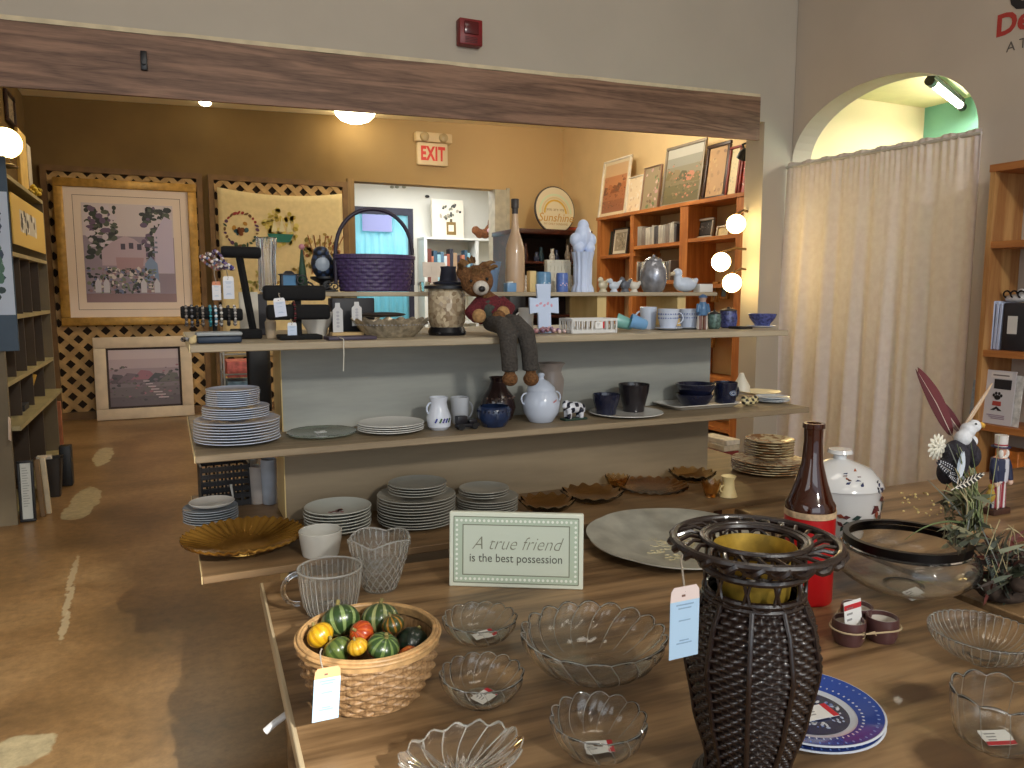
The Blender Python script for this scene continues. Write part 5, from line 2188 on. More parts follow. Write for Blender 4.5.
# pale crumpled star-like thing at the corner
p = at(193, 1.955, ZT)
g = G()
for k in range(7):
    a = 2 * PI * k / 7
    g.tube([(0, 0, .012), (.009 * math.cos(a), .006 * math.sin(a), .012 + .01 * math.sin(a + 1))], [.006, .002], 6)
g.ell((0, 0, .009), (.009, .008, .009))
tag(g.fused('starfish', mat((206, 186, 140), .8, vary=.2), None, .002, 2, loc=p), 'small cream starfish at the left front corner of the top tier', 'ornament')

# tall slanted T-stand
y = 2.16
p = at(243, y, ZT)
u = wid(1, p)
t = thing('bracelet_stand', 'tall black slanted T-shaped jewellery stand near the left end of the top tier', 'jewellery stand', p)
g = G()
g.rbox((-11 * u, -.045, 0), (17 * u, .045, 9 * u), .004)
g.build('base', m_blk, t)
h1 = hgt(p, 252)
g = G()
g.tube([(10 * u, 0, 8 * u), (-1 * u, 0, h1)], 3.6 * u, 4)
g.build('post', m_blk, t)
g = G()
g.tube([(-17 * u, 0, h1), (-15 * u, 0, h1), (18 * u, 0, h1 - .5 * u), (20 * u, 0, h1 - .5 * u)], [4.6 * u, 5.8 * u, 5.8 * u, 4.6 * u], 20)
g.build('bar', m_blk, t)
for k, (dx, cs, nm) in enumerate(((-19, [(120, 100, 140), (200, 190, 200), (60, 50, 90)], 'lilac'), (-24, [(150, 130, 120), (230, 226, 220), (90, 70, 80)], 'white and brown'), (-28, [(160, 100, 90), (220, 200, 190), (110, 120, 160)], 'pink and blue'), (-15, [(40, 50, 120), (90, 70, 150), (220, 220, 230)], 'blue and violet'))):
    bracelet(nm + ' beaded bracelet hanging at the left of the tall T-shaped stand', p + Vector((dx * u, -.01 + .004 * k, h1 - 8 * u - 1.5 * u * k)), 9.5 * u, TR(ry=PI / 2 - .5 - .2 * k, rz=.3), cs, .0042, 22)
q = p + Vector((-12 * u, -.02, h1 - 46 * u))
hang_tag('paper_tag', q, 10 * u, 22 * u, 0, 'white paper tag hanging from the bracelets on the tall T-shaped stand', (0, .012, 38 * u), body=(206, 210, 220), top=(224, 224, 226))
q = p + Vector((-23 * u, -.012, h1 - 47 * u))
hang_tag('paper_tag', q, 8 * u, 18 * u, 0, 'white and orange paper tag left of the other tag on the tall T-shaped stand', (0, .008, 34 * u), body=(214, 212, 214), top=(206, 130, 90))

# white booklet and black board behind
for px, y, w, tp, c, lab, nm in ((250, 2.26, 18, 292, (206, 200, 186), 'cream booklet standing behind the tall T-shaped stand', 'booklet'), (258, 2.29, 20, 294, (52, 52, 58), 'dark grey board standing behind the cream booklet', 'board')):
    p = at(px, y, ZT)
    g = G()
    g.rbox((-wid(w, p) / 2, -.004, 0), (wid(w, p) / 2, .004, hgt(p, tp)), .001, 1, TR(rx=-.06))
    tag(g.build(nm, mat(c, .6), None, loc=p), lab, nm)

# two-bar black stand
y = 2.06
p = at(299, y, ZT)
u = wid(1, p)
t = thing('bracelet_stand', 'black two-bar jewellery stand with a white tag on the left part of the top tier', 'jewellery stand', p)
g = G()
g.rbox((-20 * u, -.04, 0), (21 * u, .04, 4.5 * u), .003)
g.build('base', m_blk, t)
h1, h2 = hgt(p, 312), hgt(p, 293)
g = G()
g.box((-3 * u, -.004, 4 * u), (3 * u, .006, h2))
g.build('post', m_blk, t)
for hh_, x0, x1, dy in ((h1, -31 * u, 30 * u, -.014), (h2, -33 * u, 27 * u, .0)):
    g = G()
    g.rbox((x0, dy - 6.5 * u, hh_ - 7.5 * u), (x1, dy + 6.5 * u, hh_ + 7.5 * u), .009, 3)
    g.build('bar', m_blk, t)
q = p + Vector((-18 * u, -.032, h1 - 4 * u))
hang_tag('paper_tag', q, 11 * u, 18 * u, 0, 'white paper tag hanging on the two-bar black stand', (0, .012, 22 * u), body=(200, 208, 226), top=(222, 222, 226), lean=-.1)
bracelet('dark red bracelet round the lower bar of the two-bar stand', p + Vector((-5 * u, -.014, h1)), 9.5 * u, RX, [(86, 24, 34), (40, 16, 20)], .0035, 26)
q = p + Vector((-8 * u, -.03, h1 - 26 * u))
hang_tag('paper_tag', q, 9 * u, 16 * u, .1, 'small pale tag hanging below the lower bar of the two-bar stand', (.004, .01, 20 * u), body=(190, 204, 226), top=(220, 222, 226))
# tan tube left of it
turned('lotion_tube', 'beige and grey upright tube below the left end of the two-bar stand', 'tube', 271, 2.13, ZT, [(338, 9), (336, 10), (322, 11), (320, 8), (318, 8)], mat((176, 156, 130), .5, vary=.2))
# white bowl behind
turned('white_bowl', 'white bowl standing behind the two-bar jewellery stand', 'bowl', 317, 2.2, ZT, [(332, 18), (330, 20), (322, 30), (314, 34), (312, 34)], m_platew, wall=.003)

# two white ear ring cards on a wooden stand
p = at(343, 2.1, ZT)
u = wid(1, p)
t = thing('card_stand', 'small wooden stand under the white bookmark cards on the top tier', 'stand', p)
g = G()
g.rbox((-12 * u, -.02, 0), (20 * u, .02, 5 * u), .003)
g.build('base', mat((190, 160, 110), .6), t)
for dx, z0, h_, lab in ((-5, 5, 29, 'white scalloped card standing on the wooden stand, left of its twin'), (14, 11, 24, 'white scalloped card standing in the dark box, right of its twin')):
    g = G()
    w_ = 5 * u
    pts = [(-w_, 0), (w_, 0), (w_, h_ * .75 * u), (w_ * .5, h_ * .85 * u), (w_ * .45, h_ * u), (-w_ * .45, h_ * u), (-w_ * .5, h_ * .85 * u), (-w_, h_ * .75 * u)]
    g.prism(pts, 0, .0015, UP)
    for k in range(5):
        g.disc(0, h_ * (.2 + .12 * k) * u, 1.6 * u, 1.3 * u, (170, 170, 176), .0022, 8, m=UP)
    tag(g.build('scalloped_card', painted(.6), None, ang=0, loc=p + Vector((dx * u, -.004, z0 * u + .0004))), lab, 'card')
p = at(352, 2.2, ZT)
u = wid(1, p)
g = G()
g.rbox((-21 * u, -.03, 0), (21 * u, .03, hgt(p, 298)), .003)
o = g.build('dark_box', mat((28, 28, 34), .5), None, loc=p)
tag(o, 'dark box behind the two white scalloped cards on the top tier', 'box')
p = at(377, 2.2, ZT)
g = G()
for k in range(9):
    a = 2 * PI * k / 9
    g.tube([(.006 * math.cos(a), .006 * math.sin(a), .04), (.011 * math.cos(a), .009 * math.sin(a), .0), ], .0016, 5)
    g.tube([(.006 * math.cos(a), .006 * math.sin(a), .04), (.012 * math.cos(a), .008 * math.sin(a), .062)], .0014, 5)
o = g.build('whisk_bundle', mat((176, 150, 100), .7), None, loc=p)
tag(o, 'small tan bundle of sticks beside the dark box under the riser', 'bundle')
# purple notebook at the edge with a thread
p = at(350, 1.99, ZT)
u = wid(1, p)
g = G()
g.rbox((-24 * u, -.035, 0), (24 * u, .03, 3.4 * u), .002)
tag(g.build('flat_booklet', mat((66, 56, 72), .5), None, loc=p, rz=.03), 'flat dark purple booklet lying at the front edge of the top tier', 'booklet')
p = at(343, 1.915, ZT)
g = G()
hb = hgt(p, 371)
g.tube([(.0, .05, .0062), (.001, .008, .0065), (.001, -.003, .004), (0, -.005, hb * .5), (-.002, -.005, hb)], .0012, 6)
tag(g.build('white_thread', mat((206, 204, 190), .7), None, loc=p), 'pale thread hanging over the front edge of the top tier', 'thread')

# glittery oval tray
p = at(391, 2.08, ZT)
t = thing('patterned_tray', 'wide fluted silver and clear glass tray on the top tier below the purple basket', 'tray', p)
Rt = wid(78, p) / 2
g = G()
hh_ = hgt(p, 319)
g.lathe([(0, 0), (Rt * .6, 0), (Rt * .75, hh_ * .3), (Rt, hh_), (Rt * .97, hh_), (Rt * .72, hh_ * .4), (Rt * .55, .004), (0, .004)], 144, TR(s=(1, .92, 1)), flute=lambda a, r, z: (r * (1 + .02 * (z / hh_) * math.cos(18 * a)), z + .004 * (z / hh_) * math.cos(18 * a)))
g.build('tray', mat((176, 166, 146), .18, .45, .35, 60, .15), t)
g = G()
random.seed(9)
for k in range(60):
    a = 2 * PI * k / 60
    g.ell((Rt * .88 * math.cos(a), Rt * .81 * math.sin(a), hh_ * .72), (.004, .0035, .0028), 8, 5)
g.build('beaded_rim', m_silver, t)
p2 = at(383, 2.12, ZT)
g = G()
g.ell((0, 0, 0), (wid(24, p2), .03, .0075), 20, 8)
tag(g.build('oval_plate', mat((44, 36, 32), .4), None, loc=Vector((p2.x, p2.y, ZT + hh_ + .011))), 'dark oval plate resting across the back of the patterned tray', 'plate')

# mosaic lantern jar with black lid
p = at(447, 2.1, ZT)
u = wid(1, p)
h = hgt(p, 284)
t = thing('mosaic_lantern', 'round mosaic glass lantern with black base and lid left of the stuffed bear', 'lantern', p)
g = G()
g.lathe([(0, 0), (18 * u, 0), (19 * u, 3 * u), (17 * u, 8 * u), (0, 8 * u)], 36)
for k in range(4):
    a = PI / 4 + k * PI / 2
    g.ell((17.5 * u * math.cos(a), 17.5 * u * math.sin(a), 2 * u), (3 * u, 3 * u, 2 * u))
g.build('base', mat((20, 20, 24), .35), t)
g = G()
m_mos, nt, b = _new('mosaic_glass')
tc = nt.nodes.new('ShaderNodeTexCoord')
vo = nt.nodes.new('ShaderNodeTexVoronoi')
vo.inputs['Scale'].default_value = 90
rp = nt.nodes.new('ShaderNodeValToRGB')
rp.color_ramp.elements[0].color = srgb((120, 96, 70))
rp.color_ramp.elements[1].color = srgb((206, 190, 160))
nt.links.new(tc.outputs['Object'], vo.inputs['Vector'])
nt.links.new(vo.outputs['Color'], rp.inputs['Fac'])
nt.links.new(rp.outputs['Color'], b.inputs['Base Color'])
b.inputs['Roughness'].default_value = .15
bump(nt, b, vo.outputs['Distance'], .4, .003)
g.lathe([(16 * u, 8 * u), (18.5 * u, 14 * u), (18.5 * u, h - 8 * u), (16.5 * u, h - 5 * u), (0, h - 5 * u)], 40)
g.build('glass_cylinder', m_mos, t)
g = G()
g.lathe([(17 * u, h - 5 * u), (22 * u, h - 4.6 * u), (22 * u, h - 2 * u), (15 * u, h), (0, h)], 40)
g.build('lid', mat((28, 30, 36), .35), t)
# little dark hat-shaped ornament on its lid
zl = ZT + h + .0004
p2 = Vector((p.x, p.y, zl))
g = G()
g.lathe([(0, 0), (15 * u, 0), (15.5 * u, 1.5 * u), (9 * u, 3 * u), (7.4 * u, 14 * u), (8 * u, 17 * u), (0, 17.5 * u)], 28)
tag(g.build('dark_hat', mat((26, 28, 44), .7), None, loc=p2 + Vector((2 * u, 0, 0))), 'small dark blue hat on the lid of the mosaic lantern', 'hat')

# seated stuffed bear with long trousers
pb2 = at(497, 1.985, ZT + .004)
u = wid(1, pb2)
t = thing('stuffed_bear', 'stuffed brown bear in dark red jumper and long dark trousers sitting on the shelf edge', 'stuffed toy', pb2)


def BP(px, py, dy=0.0):
    return ony(px, py, pb2.y + dy) - pb2


g = G()
hip = BP(494, 324, .03)
g.tube([BP(494, 323, .03), BP(492, 316, .03), BP(490, 308, .035), BP(488, 300, .035), BP(486, 294, .03)], [10 * u, 14 * u, 13.5 * u, 11 * u, 6 * u], 16)
g.ell(BP(477, 281, .03), (17 * u, 13 * u, 16 * u))
g.ell(BP(463, 273, .035), (7 * u, 6 * u, 7 * u))
g.ell(BP(485, 268, .035), (7 * u, 6 * u, 6.5 * u))
for pts, rs in (([BP(480, 304, .03), BP(473, 312, .0), BP(478, 317, -.02)], [6 * u, 5.5 * u, 5.5 * u]), ([BP(500, 303, .03), BP(508, 309, .01), BP(503, 314, -.01)], [6 * u, 5.5 * u, 5 * u]),
                ([BP(490, 322, .02), BP(503, 326, -.06), BP(508, 336, -.104), BP(509, 354, -.106), BP(510, 374, -.104)], [7 * u, 7 * u, 7 * u, 6 * u, 5 * u]),
                ([BP(500, 321, .02), BP(516, 324, -.06), BP(526, 334, -.104), BP(529.5, 352, -.106), BP(531, 374, -.104)], [7 * u, 7 * u, 7 * u, 6 * u, 5 * u])):
    g.tube(pts, rs, 14)
g.ell(BP(510, 379, -.11), (7.5 * u, 9 * u, 7 * u))
g.ell(BP(531, 379, -.11), (7.5 * u, 9 * u, 7 * u))
g.ell(BP(499, 317, -.02), (7 * u, 7 * u, 7 * u))
o = g.fused('bear_body', mat((112, 76, 44), .95, vary=.35, scale=140, bmp=.8), t, .0032, 3)
g = G()
g.ell(BP(481, 288, -.004), (8 * u, 8 * u, 7.4 * u))
g.build('muzzle', mat((190, 184, 174), .9, vary=.1), o)
g = G()
g.ell(BP(482, 289, -.028), (3.6 * u, 3 * u, 3 * u), 12, 8)
g.build('nose', mat((30, 28, 30), .3), o)
for px, py in ((471, 281), (487, 279)):
    g = G()
    g.ell(BP(px, py, -.0055), (1.7 * u, 1.4 * u, 1.7 * u), 10, 6)
    g.build('eye', mat((16, 14, 14), .15), o)
g = G()
g.tube([BP(493, 322, .03), BP(491, 312, .032), BP(488.5, 303, .035), BP(487, 297, .035)], [14 * u, 16 * u, 14.5 * u, 9.5 * u], 18)
g.tube([BP(481, 303, .03), BP(472, 313, .0), BP(478, 318, -.018)], [8 * u, 7.6 * u, 6.6 * u], 14)
g.tube([BP(499, 302, .03), BP(509, 309, .012), BP(505, 314, -.006)], [8 * u, 7.4 * u, 6.6 * u], 14)
g.fused('jumper', mat((92, 30, 36), .95, vary=.3, scale=160, bmp=.6), t, .0032, 2)
g = G()
g.tube([BP(491, 318, .02), BP(489, 308, .022), BP(488, 301, .025)], [11 * u, 11.5 * u, 8.5 * u], 16)
g.fused('vest', mat((62, 68, 62), .95, vary=.2, scale=160, bmp=.5), t, .0032, 2)
g = G()
for pts, rs in (([BP(494, 320, .03), BP(492, 314, .028)], [13 * u, 14 * u]),
                ([BP(490, 322, .02), BP(503, 326, -.06), BP(508, 336, -.104), BP(509, 354, -.106), BP(510, 371, -.104)], [9 * u, 9 * u, 9 * u, 8.2 * u, 8 * u]),
                ([BP(500, 321, .02), BP(516, 324, -.06), BP(526, 334, -.104), BP(529.5, 352, -.106), BP(530.5, 370, -.104)], [9 * u, 9 * u, 9 * u, 8.2 * u, 8 * u])):
    g.tube(pts, rs, 14)
g.fused('trousers', mat((66, 62, 58), .95, vary=.25, scale=160, bmp=.6), t, .0032, 2)
g = G()
for k in range(40):
    a = random.uniform(0, 6.28)
    c = BP(476 + 13 * math.cos(a), 268 + 6 * math.sin(a), .02 + .02 * math.sin(a * 3))
    d = Vector((math.cos(a), -.4, .3 + random.random() * .5)).normalized()
    g.tube([c, c + d * 6 * u, c + d * 9 * u + Vector((0, -.002, -.004))], [2 * u, 1.4 * u, .5 * u], 5)
g.build('hair_tuft', mat((120, 88, 54), .95, vary=.4, scale=90), o)

for px, py, dy in ((479, 316, -.024), (503, 313, -.012)):
    g = G()
    g.ell(BP(px, py, dy), (7 * u, 6.4 * u, 7 * u), 16, 10)
    g.build('paw', mat((164, 128, 84), .95, vary=.25, scale=120, bmp=.5), t)

# mug and box behind the bear
p = at(515, 2.2, ZT)
g = G()
g.rbox((-.028, -.02, 0), (.028, .02, hgt(p, 296)), .003)
g.col = None
tag(g.build('black_box', mat((34, 32, 34), .5, vary=.3), None, loc=p), 'small black box standing behind the stuffed bear', 'box')
mug('mug', 'white mug partly hidden between the stuffed bear and the white cross', 526, 2.15, ZT, 16, 308, m_platew, PI)

# white cross on pile of pink beads
p = at(544, 2.06, ZT)
u = wid(1, p)
t = thing('white_cross', 'pale blue-white standing cross with faint pink lettering on the top tier', 'cross', p, 0)
H0, H1 = hgt(p, 331), hgt(p, 284)
m_ = TR(rx=-.08)
g = G()
zc_ = (H0 + H1) / 2 + 2 * u
pts = [(-7 * u, 0), (7 * u, 0), (7 * u, zc_ - 7 * u), (16 * u, zc_ - 8 * u), (16 * u, zc_ + 8 * u), (7 * u, zc_ + 7 * u), (8 * u, H1), (-8 * u, H1), (-7 * u, zc_ + 7 * u), (-16 * u, zc_ + 8 * u), (-16 * u, zc_ - 8 * u), (-7 * u, zc_ - 7 * u)]
g.prism(pts, 0, .008, m_ @ UP)
g.build('cross', mat((190, 206, 232), .5, vary=.04), t)
g = G()
for k in range(5):
    g.disc((k - 2) * 4 * u, zc_ + (k % 2) * 2 * u, 1.8 * u, 1.2 * u, (206, 150, 170), .0006, 8, .4 * k, m=m_ @ UP @ Matrix.Translation((0, 0, .008)))
g.build('pink_motif', painted(.5), t, ang=0)
random.seed(12)
pile = [at(526 + random.random() * 36, 2.03 + random.random() * .05, ZT) for k in range(40)]
g = G()
for k, q in enumerate(pile):
    g.col = random.choice([(176, 130, 134), (196, 156, 158), (150, 100, 112), (120, 90, 120), (206, 180, 176)])
    q0 = q - p
    g.ell((q0.x, q0.y - .02, .006 + .012 * random.random() * (1 - abs(q0.x) / .06)), .0062, 8, 6)
o = g.build('bead_pile', painted(.3, .3), None, loc=p)
tag(o, 'heap of pink and mauve beads at the foot of the white cross', 'beads')
o['kind'] = 'stuff'

# small white plastic basket
p = at(588, 2.05, ZT)
u = wid(1, p)
t = thing('plastic_basket', 'small white slotted plastic basket on the top tier right of the cross', 'basket', p, 0)
g = G()
L, W_, h = 25 * u, .04, hgt(p, 318)
mp_ = mat((214, 214, 212), .4, vary=.02)
g.rbox((-L * .92, -W_ * .9, 0), (L * .92, W_ * .9, .003), .001, 1)
for y_ in (-W_, W_):
    g.cbox((0, y_, h - .004), (2 * L, .003, .008))
    g.cbox((0, y_ * .96, .005), (2 * L * .95, .003, .01))
    for k in range(10):
        g.cbox((-L + 2 * L * (k + .0) / 9, y_ * .98, h / 2), (.005, .003, h))
for x_ in (-L, L):
    g.cbox((x_, 0, h - .004), (.003, 2 * W_, .008))
    g.cbox((x_ * .96, 0, .005), (.003, 2 * W_ * .95, .01))
    for k in range(6):
        g.cbox((x_ * .98, -W_ + 2 * W_ * k / 5, h / 2), (.003, .005, h))
g.build('basket', mp_, t, ang=0)
price_card(p + Vector((5 * u, -W_ - .004, h * .55)), .032, .02, 0, PI / 2, 'small white and red price card on the front of the white plastic basket')

# tilted cups, dark-rimmed cup, blue-patterned cups on saucers
for px, y, c, lab, rz in ((624, 2.07, (120, 176, 170), 'pale green cup lying on its side on the top tier', 2.6), (638, 2.04, (110, 160, 206), 'light blue cup lying on its side beside the pale green cup', 2.75)):
    p = at(px, y, ZT)
    u = wid(1, p)
    t = thing('tilted_cup', lab, 'cup', p, rz)
    m_ = TR((0, 0, 8.6 * u)) @ Matrix.Rotation(PI / 2 - .28, 4, 'Y')
    g = G()
    g.lathe([(0, -9 * u), (4 * u, -9 * u), (5.4 * u, -7 * u), (7.6 * u, 8 * u), (7.0 * u, 8 * u), (4.8 * u, -6 * u), (0, -7 * u)], 28, m_)
    g.build('cup', mat(c, .3, vary=.06, coat=.3), t)
t, p, h, r = mug('pitcher', 'cream jug with a dark round mouth lying behind the blue cups', 648, 2.17, ZT, 17, 307, m_plate, 2.6)
m_bp = painted(.2, .4)
for px, lab in ((668, 'blue patterned white teacup, left of the two on the top tier'), (689, 'blue patterned white teacup, right of the two on the top tier')):
    y = 2.09 if px < 680 else 2.12
    p = at(px, y, ZT)
    u = wid(1, p)
    o = plate_mesh(14.5 * u, .007, .002).build('saucer', m_plate, None, loc=p)
    tag(o, 'white saucer under the ' + lab.replace('blue patterned white ', ''), 'saucer')
    q = p + Vector((0, 0, .0034))
    h = hgt(q, 309)
    t = thing('teacup', lab, 'teacup', q, -.5)
    g = G()
    g.lathe([(0, 0), (6 * u, 0), (7.6 * u, .002), (9.8 * u, h * .5), (10.6 * u, h), (10 * u, h + .0006), (9.2 * u, h * .5), (0, .005)], 36)
    g.build('cup', m_plate, t)
    g = G()
    for k in range(26):
        a = 2 * PI * k / 26
        for zz, rr_ in ((.55, 9.95), (.75, 10.3)):
            mm = TR((rr_ * u * math.cos(a), rr_ * u * math.sin(a), h * zz), rz=a + PI / 2) @ UP
            g.disc(0, 0, .0024, .0018 if k % 2 else .003, (74, 96, 160), .0007, 7, k, m=mm)
    g.build('blue_pattern', m_bp, t, ang=0)
    g = G()
    g.tube([(9.6 * u + 5 * u * math.sin(s), 0, h * .55 + h * .28 * math.cos(s)) for s in [PI * k / 8 for k in range(9)]], .0018, 6)
    g.build('handle', m_plate, t)

# figurine, dark pots
p = at(702, 2.06, ZT)
u = wid(1, p)
h = hgt(p, 294)
t = thing('clown_figurine', 'small blue and brown standing figurine near the right end of the top tier', 'figurine', p)
g = G()
for s in (-1, 1):
    g.tube([(s * 3.4 * u, 0, 0), (s * 3 * u, 0, h * .42)], [3 * u, 2.8 * u], 12)
    g.tube([(s * 5 * u, 0, h * .72), (s * 7 * u, -.004, h * .48)], [2.2 * u, 1.8 * u], 10)
g.tube([(0, 0, h * .4), (0, 0, h * .6), (0, 0, h * .78)], [5 * u, 5.4 * u, 3.2 * u], 14)
g.ell((0, 0, h * .88), (3.6 * u, 3.6 * u, 4 * u))


def clc(co):
    z = co.z / h
    return (110, 70, 56) if z < .4 and math.sin(co.x / u * 1.2) > -.2 else (206, 196, 186) if z < .4 else (70, 110, 150) if z < .78 else (176, 150, 140)


g.fused('body', painted(.3, .3), t, .0016, 2, paint=clc)
g = G()
g.lathe([(4.6 * u, h * .9), (3 * u, h * .97), (0, h)], 16)
g.build('hat', mat((70, 100, 140), .5), t)
for px, y, w, tp, lab in ((714, 2.1, 14, 309, 'small green and white patterned pot, left of the lidded dark pots'), (728, 2.13, 18, 306, 'dark blue patterned pot with a black lid near the right end of the top tier')):
    t, p, prof, o = turned('patterned_pot', lab, 'pot', px, y, ZT, [(329, w * .7), (327, w * .9), (319, w), (tp + 5, w * .9)], mat((86, 110, 104) if px < 720 else (66, 72, 120), .25, vary=.5, scale=90, coat=.4), part='pot')
    g = G()
    r_ = prof[-1][0]
    h = prof[-1][1]
    g.lathe([(r_ * 1.04, h), (r_ * 1.04, h + .003), (r_ * .5, h + .008), (r_ * .2, h + .010), (r_ * .2, h + .014), (0, h + .015)], 24)
    g.build('lid', mat((36, 32, 34), .3), t)
p = at(741, 2.06, ZT)
g = G()
g.rbox((-.03, -.03, 0), (.025, .03, .008), .002)
tag(g.build('black_pouch', mat((30, 28, 28), .7), None, loc=p), 'flat black pouch left of the blue bowl at the right end of the top tier', 'pouch')
p = at(761, 2.09, ZT)
u = wid(1, p)
o = plate_mesh(14.5 * u, .007, .002).build('saucer', m_plate, None, loc=p)
tag(o, 'white saucer under the blue bowl at the right end of the top tier', 'saucer')
turned('blue_bowl', 'blue patterned bowl on a saucer at the right end of the top tier', 'bowl', 762, 2.09, ZT + .0034, [(325, 14), (324, 16), (318, 25), (314, 28)], mat((74, 82, 136), .25, vary=.5, scale=100, coat=.4), wall=.002)

# ---------------- on the riser
Yr = 2.4
RZi = RZ + .0004
t, p, prof, o = turned('tall_glass_vase', 'tall clear fluted glass vase on the riser, left of the small blue lantern', 'vase', 268, Yr, RZi - 0, [(290, 16), (288, 17), (262, 16), (238, 20)], glass((244, 246, 250), .05), wall=.003, n=96, flute=lambda a, r, z: (r * (1 + .05 * math.cos(12 * a)), z))
# small blue lantern
p = at(284, Yr, RZi)
p = p + Vector((.012, -.02, 0))
u = wid(1, p)
t = thing('blue_lantern', 'tiny square lantern with blue panes on the riser', 'lantern', p)
h = hgt(p, 271)
g = G()
g.rbox((-8 * u, -7 * u, 0), (8 * u, 7 * u, 2 * u), .001)
for x in (-7, 7):
    for y in (-6, 6):
        g.cbox((x * u, y * u, h * .45), (1.6 * u, 1.6 * u, h * .8))
g.rbox((-9 * u, -8 * u, h * .8), (9 * u, 8 * u, h * .86), .001)
g.lathe([(8 * u, h * .86), (4 * u, h), (0, h)], 4, TR(rz=PI / 4))
g.build('frame', mat((30, 34, 44), .4), t)
g = G()
g.box((-6.2 * u, -5.2 * u, 2 * u), (6.2 * u, 5.2 * u, h * .8))
g.build('panes', mat((70, 120, 160), .15), t)
# green cone tree ornament and black scroll easel
p = at(303, Yr, RZi)
u = wid(1, p)
h = hgt(p, 244)
t = thing('cone_tree', 'slim dark green cone tree ornament with a pink top on the riser', 'ornament', p)
g = G()
g.lathe([(0, 0), (6 * u, 0), (5.6 * u, h * .05), (1 * u, h * .9), (0, h * .9)], 20)
g.build('cone', mat((34, 62, 44), .6, vary=.3, scale=80), t)
g = G()
g.ell((0, 0, h * .94), 3 * u, 10, 8)
g.build('top_bead', mat((190, 130, 140), .4), t)
p = at(318, Yr - .05, RZi)
u = wid(1, p)
t = thing('scroll_easel', 'black wire scroll easel on the riser behind the two-bar stand', 'easel', p)
g = G()


def spiral(cx, cz, r, turns, sgn=1):
    return [(cx + sgn * r * (1 - k / 40) * math.cos(turns * 2 * PI * k / 40), 0, cz + r * (1 - k / 40) * math.sin(turns * 2 * PI * k / 40)) for k in range(36)]


for cx, cz, r, sg in ((-16, 11, 6, 1), (-8, 5, 4.6, -1), (9, 6, 5, 1), (17, 5, 4.4, -1)):
    g.tube(spiral(cx * u, cz * u, r * u, 1.5, sg), .8 * u, 6)
g.tube([(-20 * u, 0, .8 * u), (20 * u, 0, .8 * u)], .8 * u, 6)
g.tube([(-10 * u, 0, 10 * u), (0, 0, 3 * u), (12 * u, 0, 11 * u)], .8 * u, 6)
g.build('scrollwork', mat((18, 18, 20), .4), t)
# dark mottled bird ornament on black pedestal
p = at(325, Yr + .06, RZi)
u = wid(1, p)
t = thing('bird_ornament', 'blue black mottled bird ornament on a black pedestal left of the purple basket', 'ornament', p)
h = hgt(p, 246)
g = G()
g.lathe([(0, 0), (10 * u, 0), (11 * u, 2 * u), (5 * u, 5 * u), (5 * u, 8 * u), (14 * u, 13 * u), (14 * u, 15 * u), (0, 15 * u)], 24)
g.build('pedestal', mat((22, 22, 26), .4), t)
g = G()
g.ell((-2 * u, 0, 15 * u + (h - 15 * u) * .42), (11 * u, 9 * u, (h - 15 * u) * .5))
g.ell((-3 * u, -2 * u, h * .86), (8 * u, 7 * u, 6 * u))
g.ell((9 * u, 2 * u, 24 * u), (7 * u, 6 * u, 10 * u))
g.fused('bird', painted(.4), t, .0022, 3, paint=lambda c: (150, 160, 172) if (c.x / u + 3) ** 2 + (c.z / u - 27) ** 2 < 46 and c.y < 0 else ((50, 66, 96) if math.sin(c.x / u * .8) * math.sin(c.z / u * .7) > .2 else (28, 30, 38)))

# purple basket with hoop handle
p = at(375.5, Yr, RZi)
u = wid(1, p)
h = hgt(p, 256)
t = thing('purple_basket', 'purple wicker basket with a tall hoop handle standing on the riser', 'basket', p)
pf = interp([(0, 35 * u), (h, 39.5 * u)])
P, fl = weave(pf, 40, 9, .004, .001, h * .9)
g = G()
g.lathe(P, 160, TR(s=(1, .66, 1)), flute=fl)
g.lathe([(0, .002), (34 * u, .002)], 40, TR(s=(1, .66, 1)))
g.lathe([(pf(z) - .005, z) for z in (.002, h * .5, h * .92)], 40, TR(s=(1, .66, 1)))
m_pur = wood((34, 22, 50), (78, 58, 106), 'z', 50, .45, .3, .7)
g.build('woven_body', m_pur, t, ang=60)
g = G()
for k in range(2):
    g.torus(39.6 * u, .0045, 60, 8, TR((0, 0, h * .93 + k * .006), s=(1, .67, 1)))
g.build('rim', m_pur, t)
g = G()
ht = hgt(p, 209)
pts = [(39 * u * math.cos(PI * k / 24), 0, h * .9 + (ht - h * .9) * math.sin(PI * k / 24) ** .8) for k in range(25)]
g.tube([(39 * u, 0, h * .2)] + pts + [(-39 * u, 0, h * .2)], .0062, 10)
g.build('handle', mat((44, 34, 52), .45, vary=.3), t)

# blank white card, small items
p = at(435, Yr - .03, RZi)
u = wid(1, p)
g = G()
g.rbox((-12 * u, -.002, hgt(p, 277)), (12 * u, 0, hgt(p, 262)), .0006, 1, TR(rx=-.1))
g.prism([(-4 * u, 0), (4 * u, 0), (3 * u, hgt(p, 266)), (-3 * u, hgt(p, 266))], -.004, -.0022, TR(rx=-.02) @ UP)
tag(g.build('blank_card', mat((216, 202, 186), .6), None, loc=p), 'blank cream card on a small stand right of the purple basket', 'card')
p = at(424, Yr + .02, RZi)
turned('small_glass', 'small clear glass on the riser right of the purple basket', 'glass', 425, Yr, RZi, [(291, 9), (282, 11)], glass(), wall=.002)
turned('blue_tumbler', 'pale blue glass tumbler on the riser behind the stuffed bear', 'tumbler', 491.5, Yr + .03, RZi, [(291, 11), (289, 12), (275, 14), (262, 20)], glass((190, 216, 244), .06, 1.4, .3), wall=.002)
p = at(510, Yr - .06, RZi)
u = wid(1, p)
t = thing('tea_light', 'small blue square candle holder at the foot of the tall tan bottle', 'candle holder', p)
g = G()
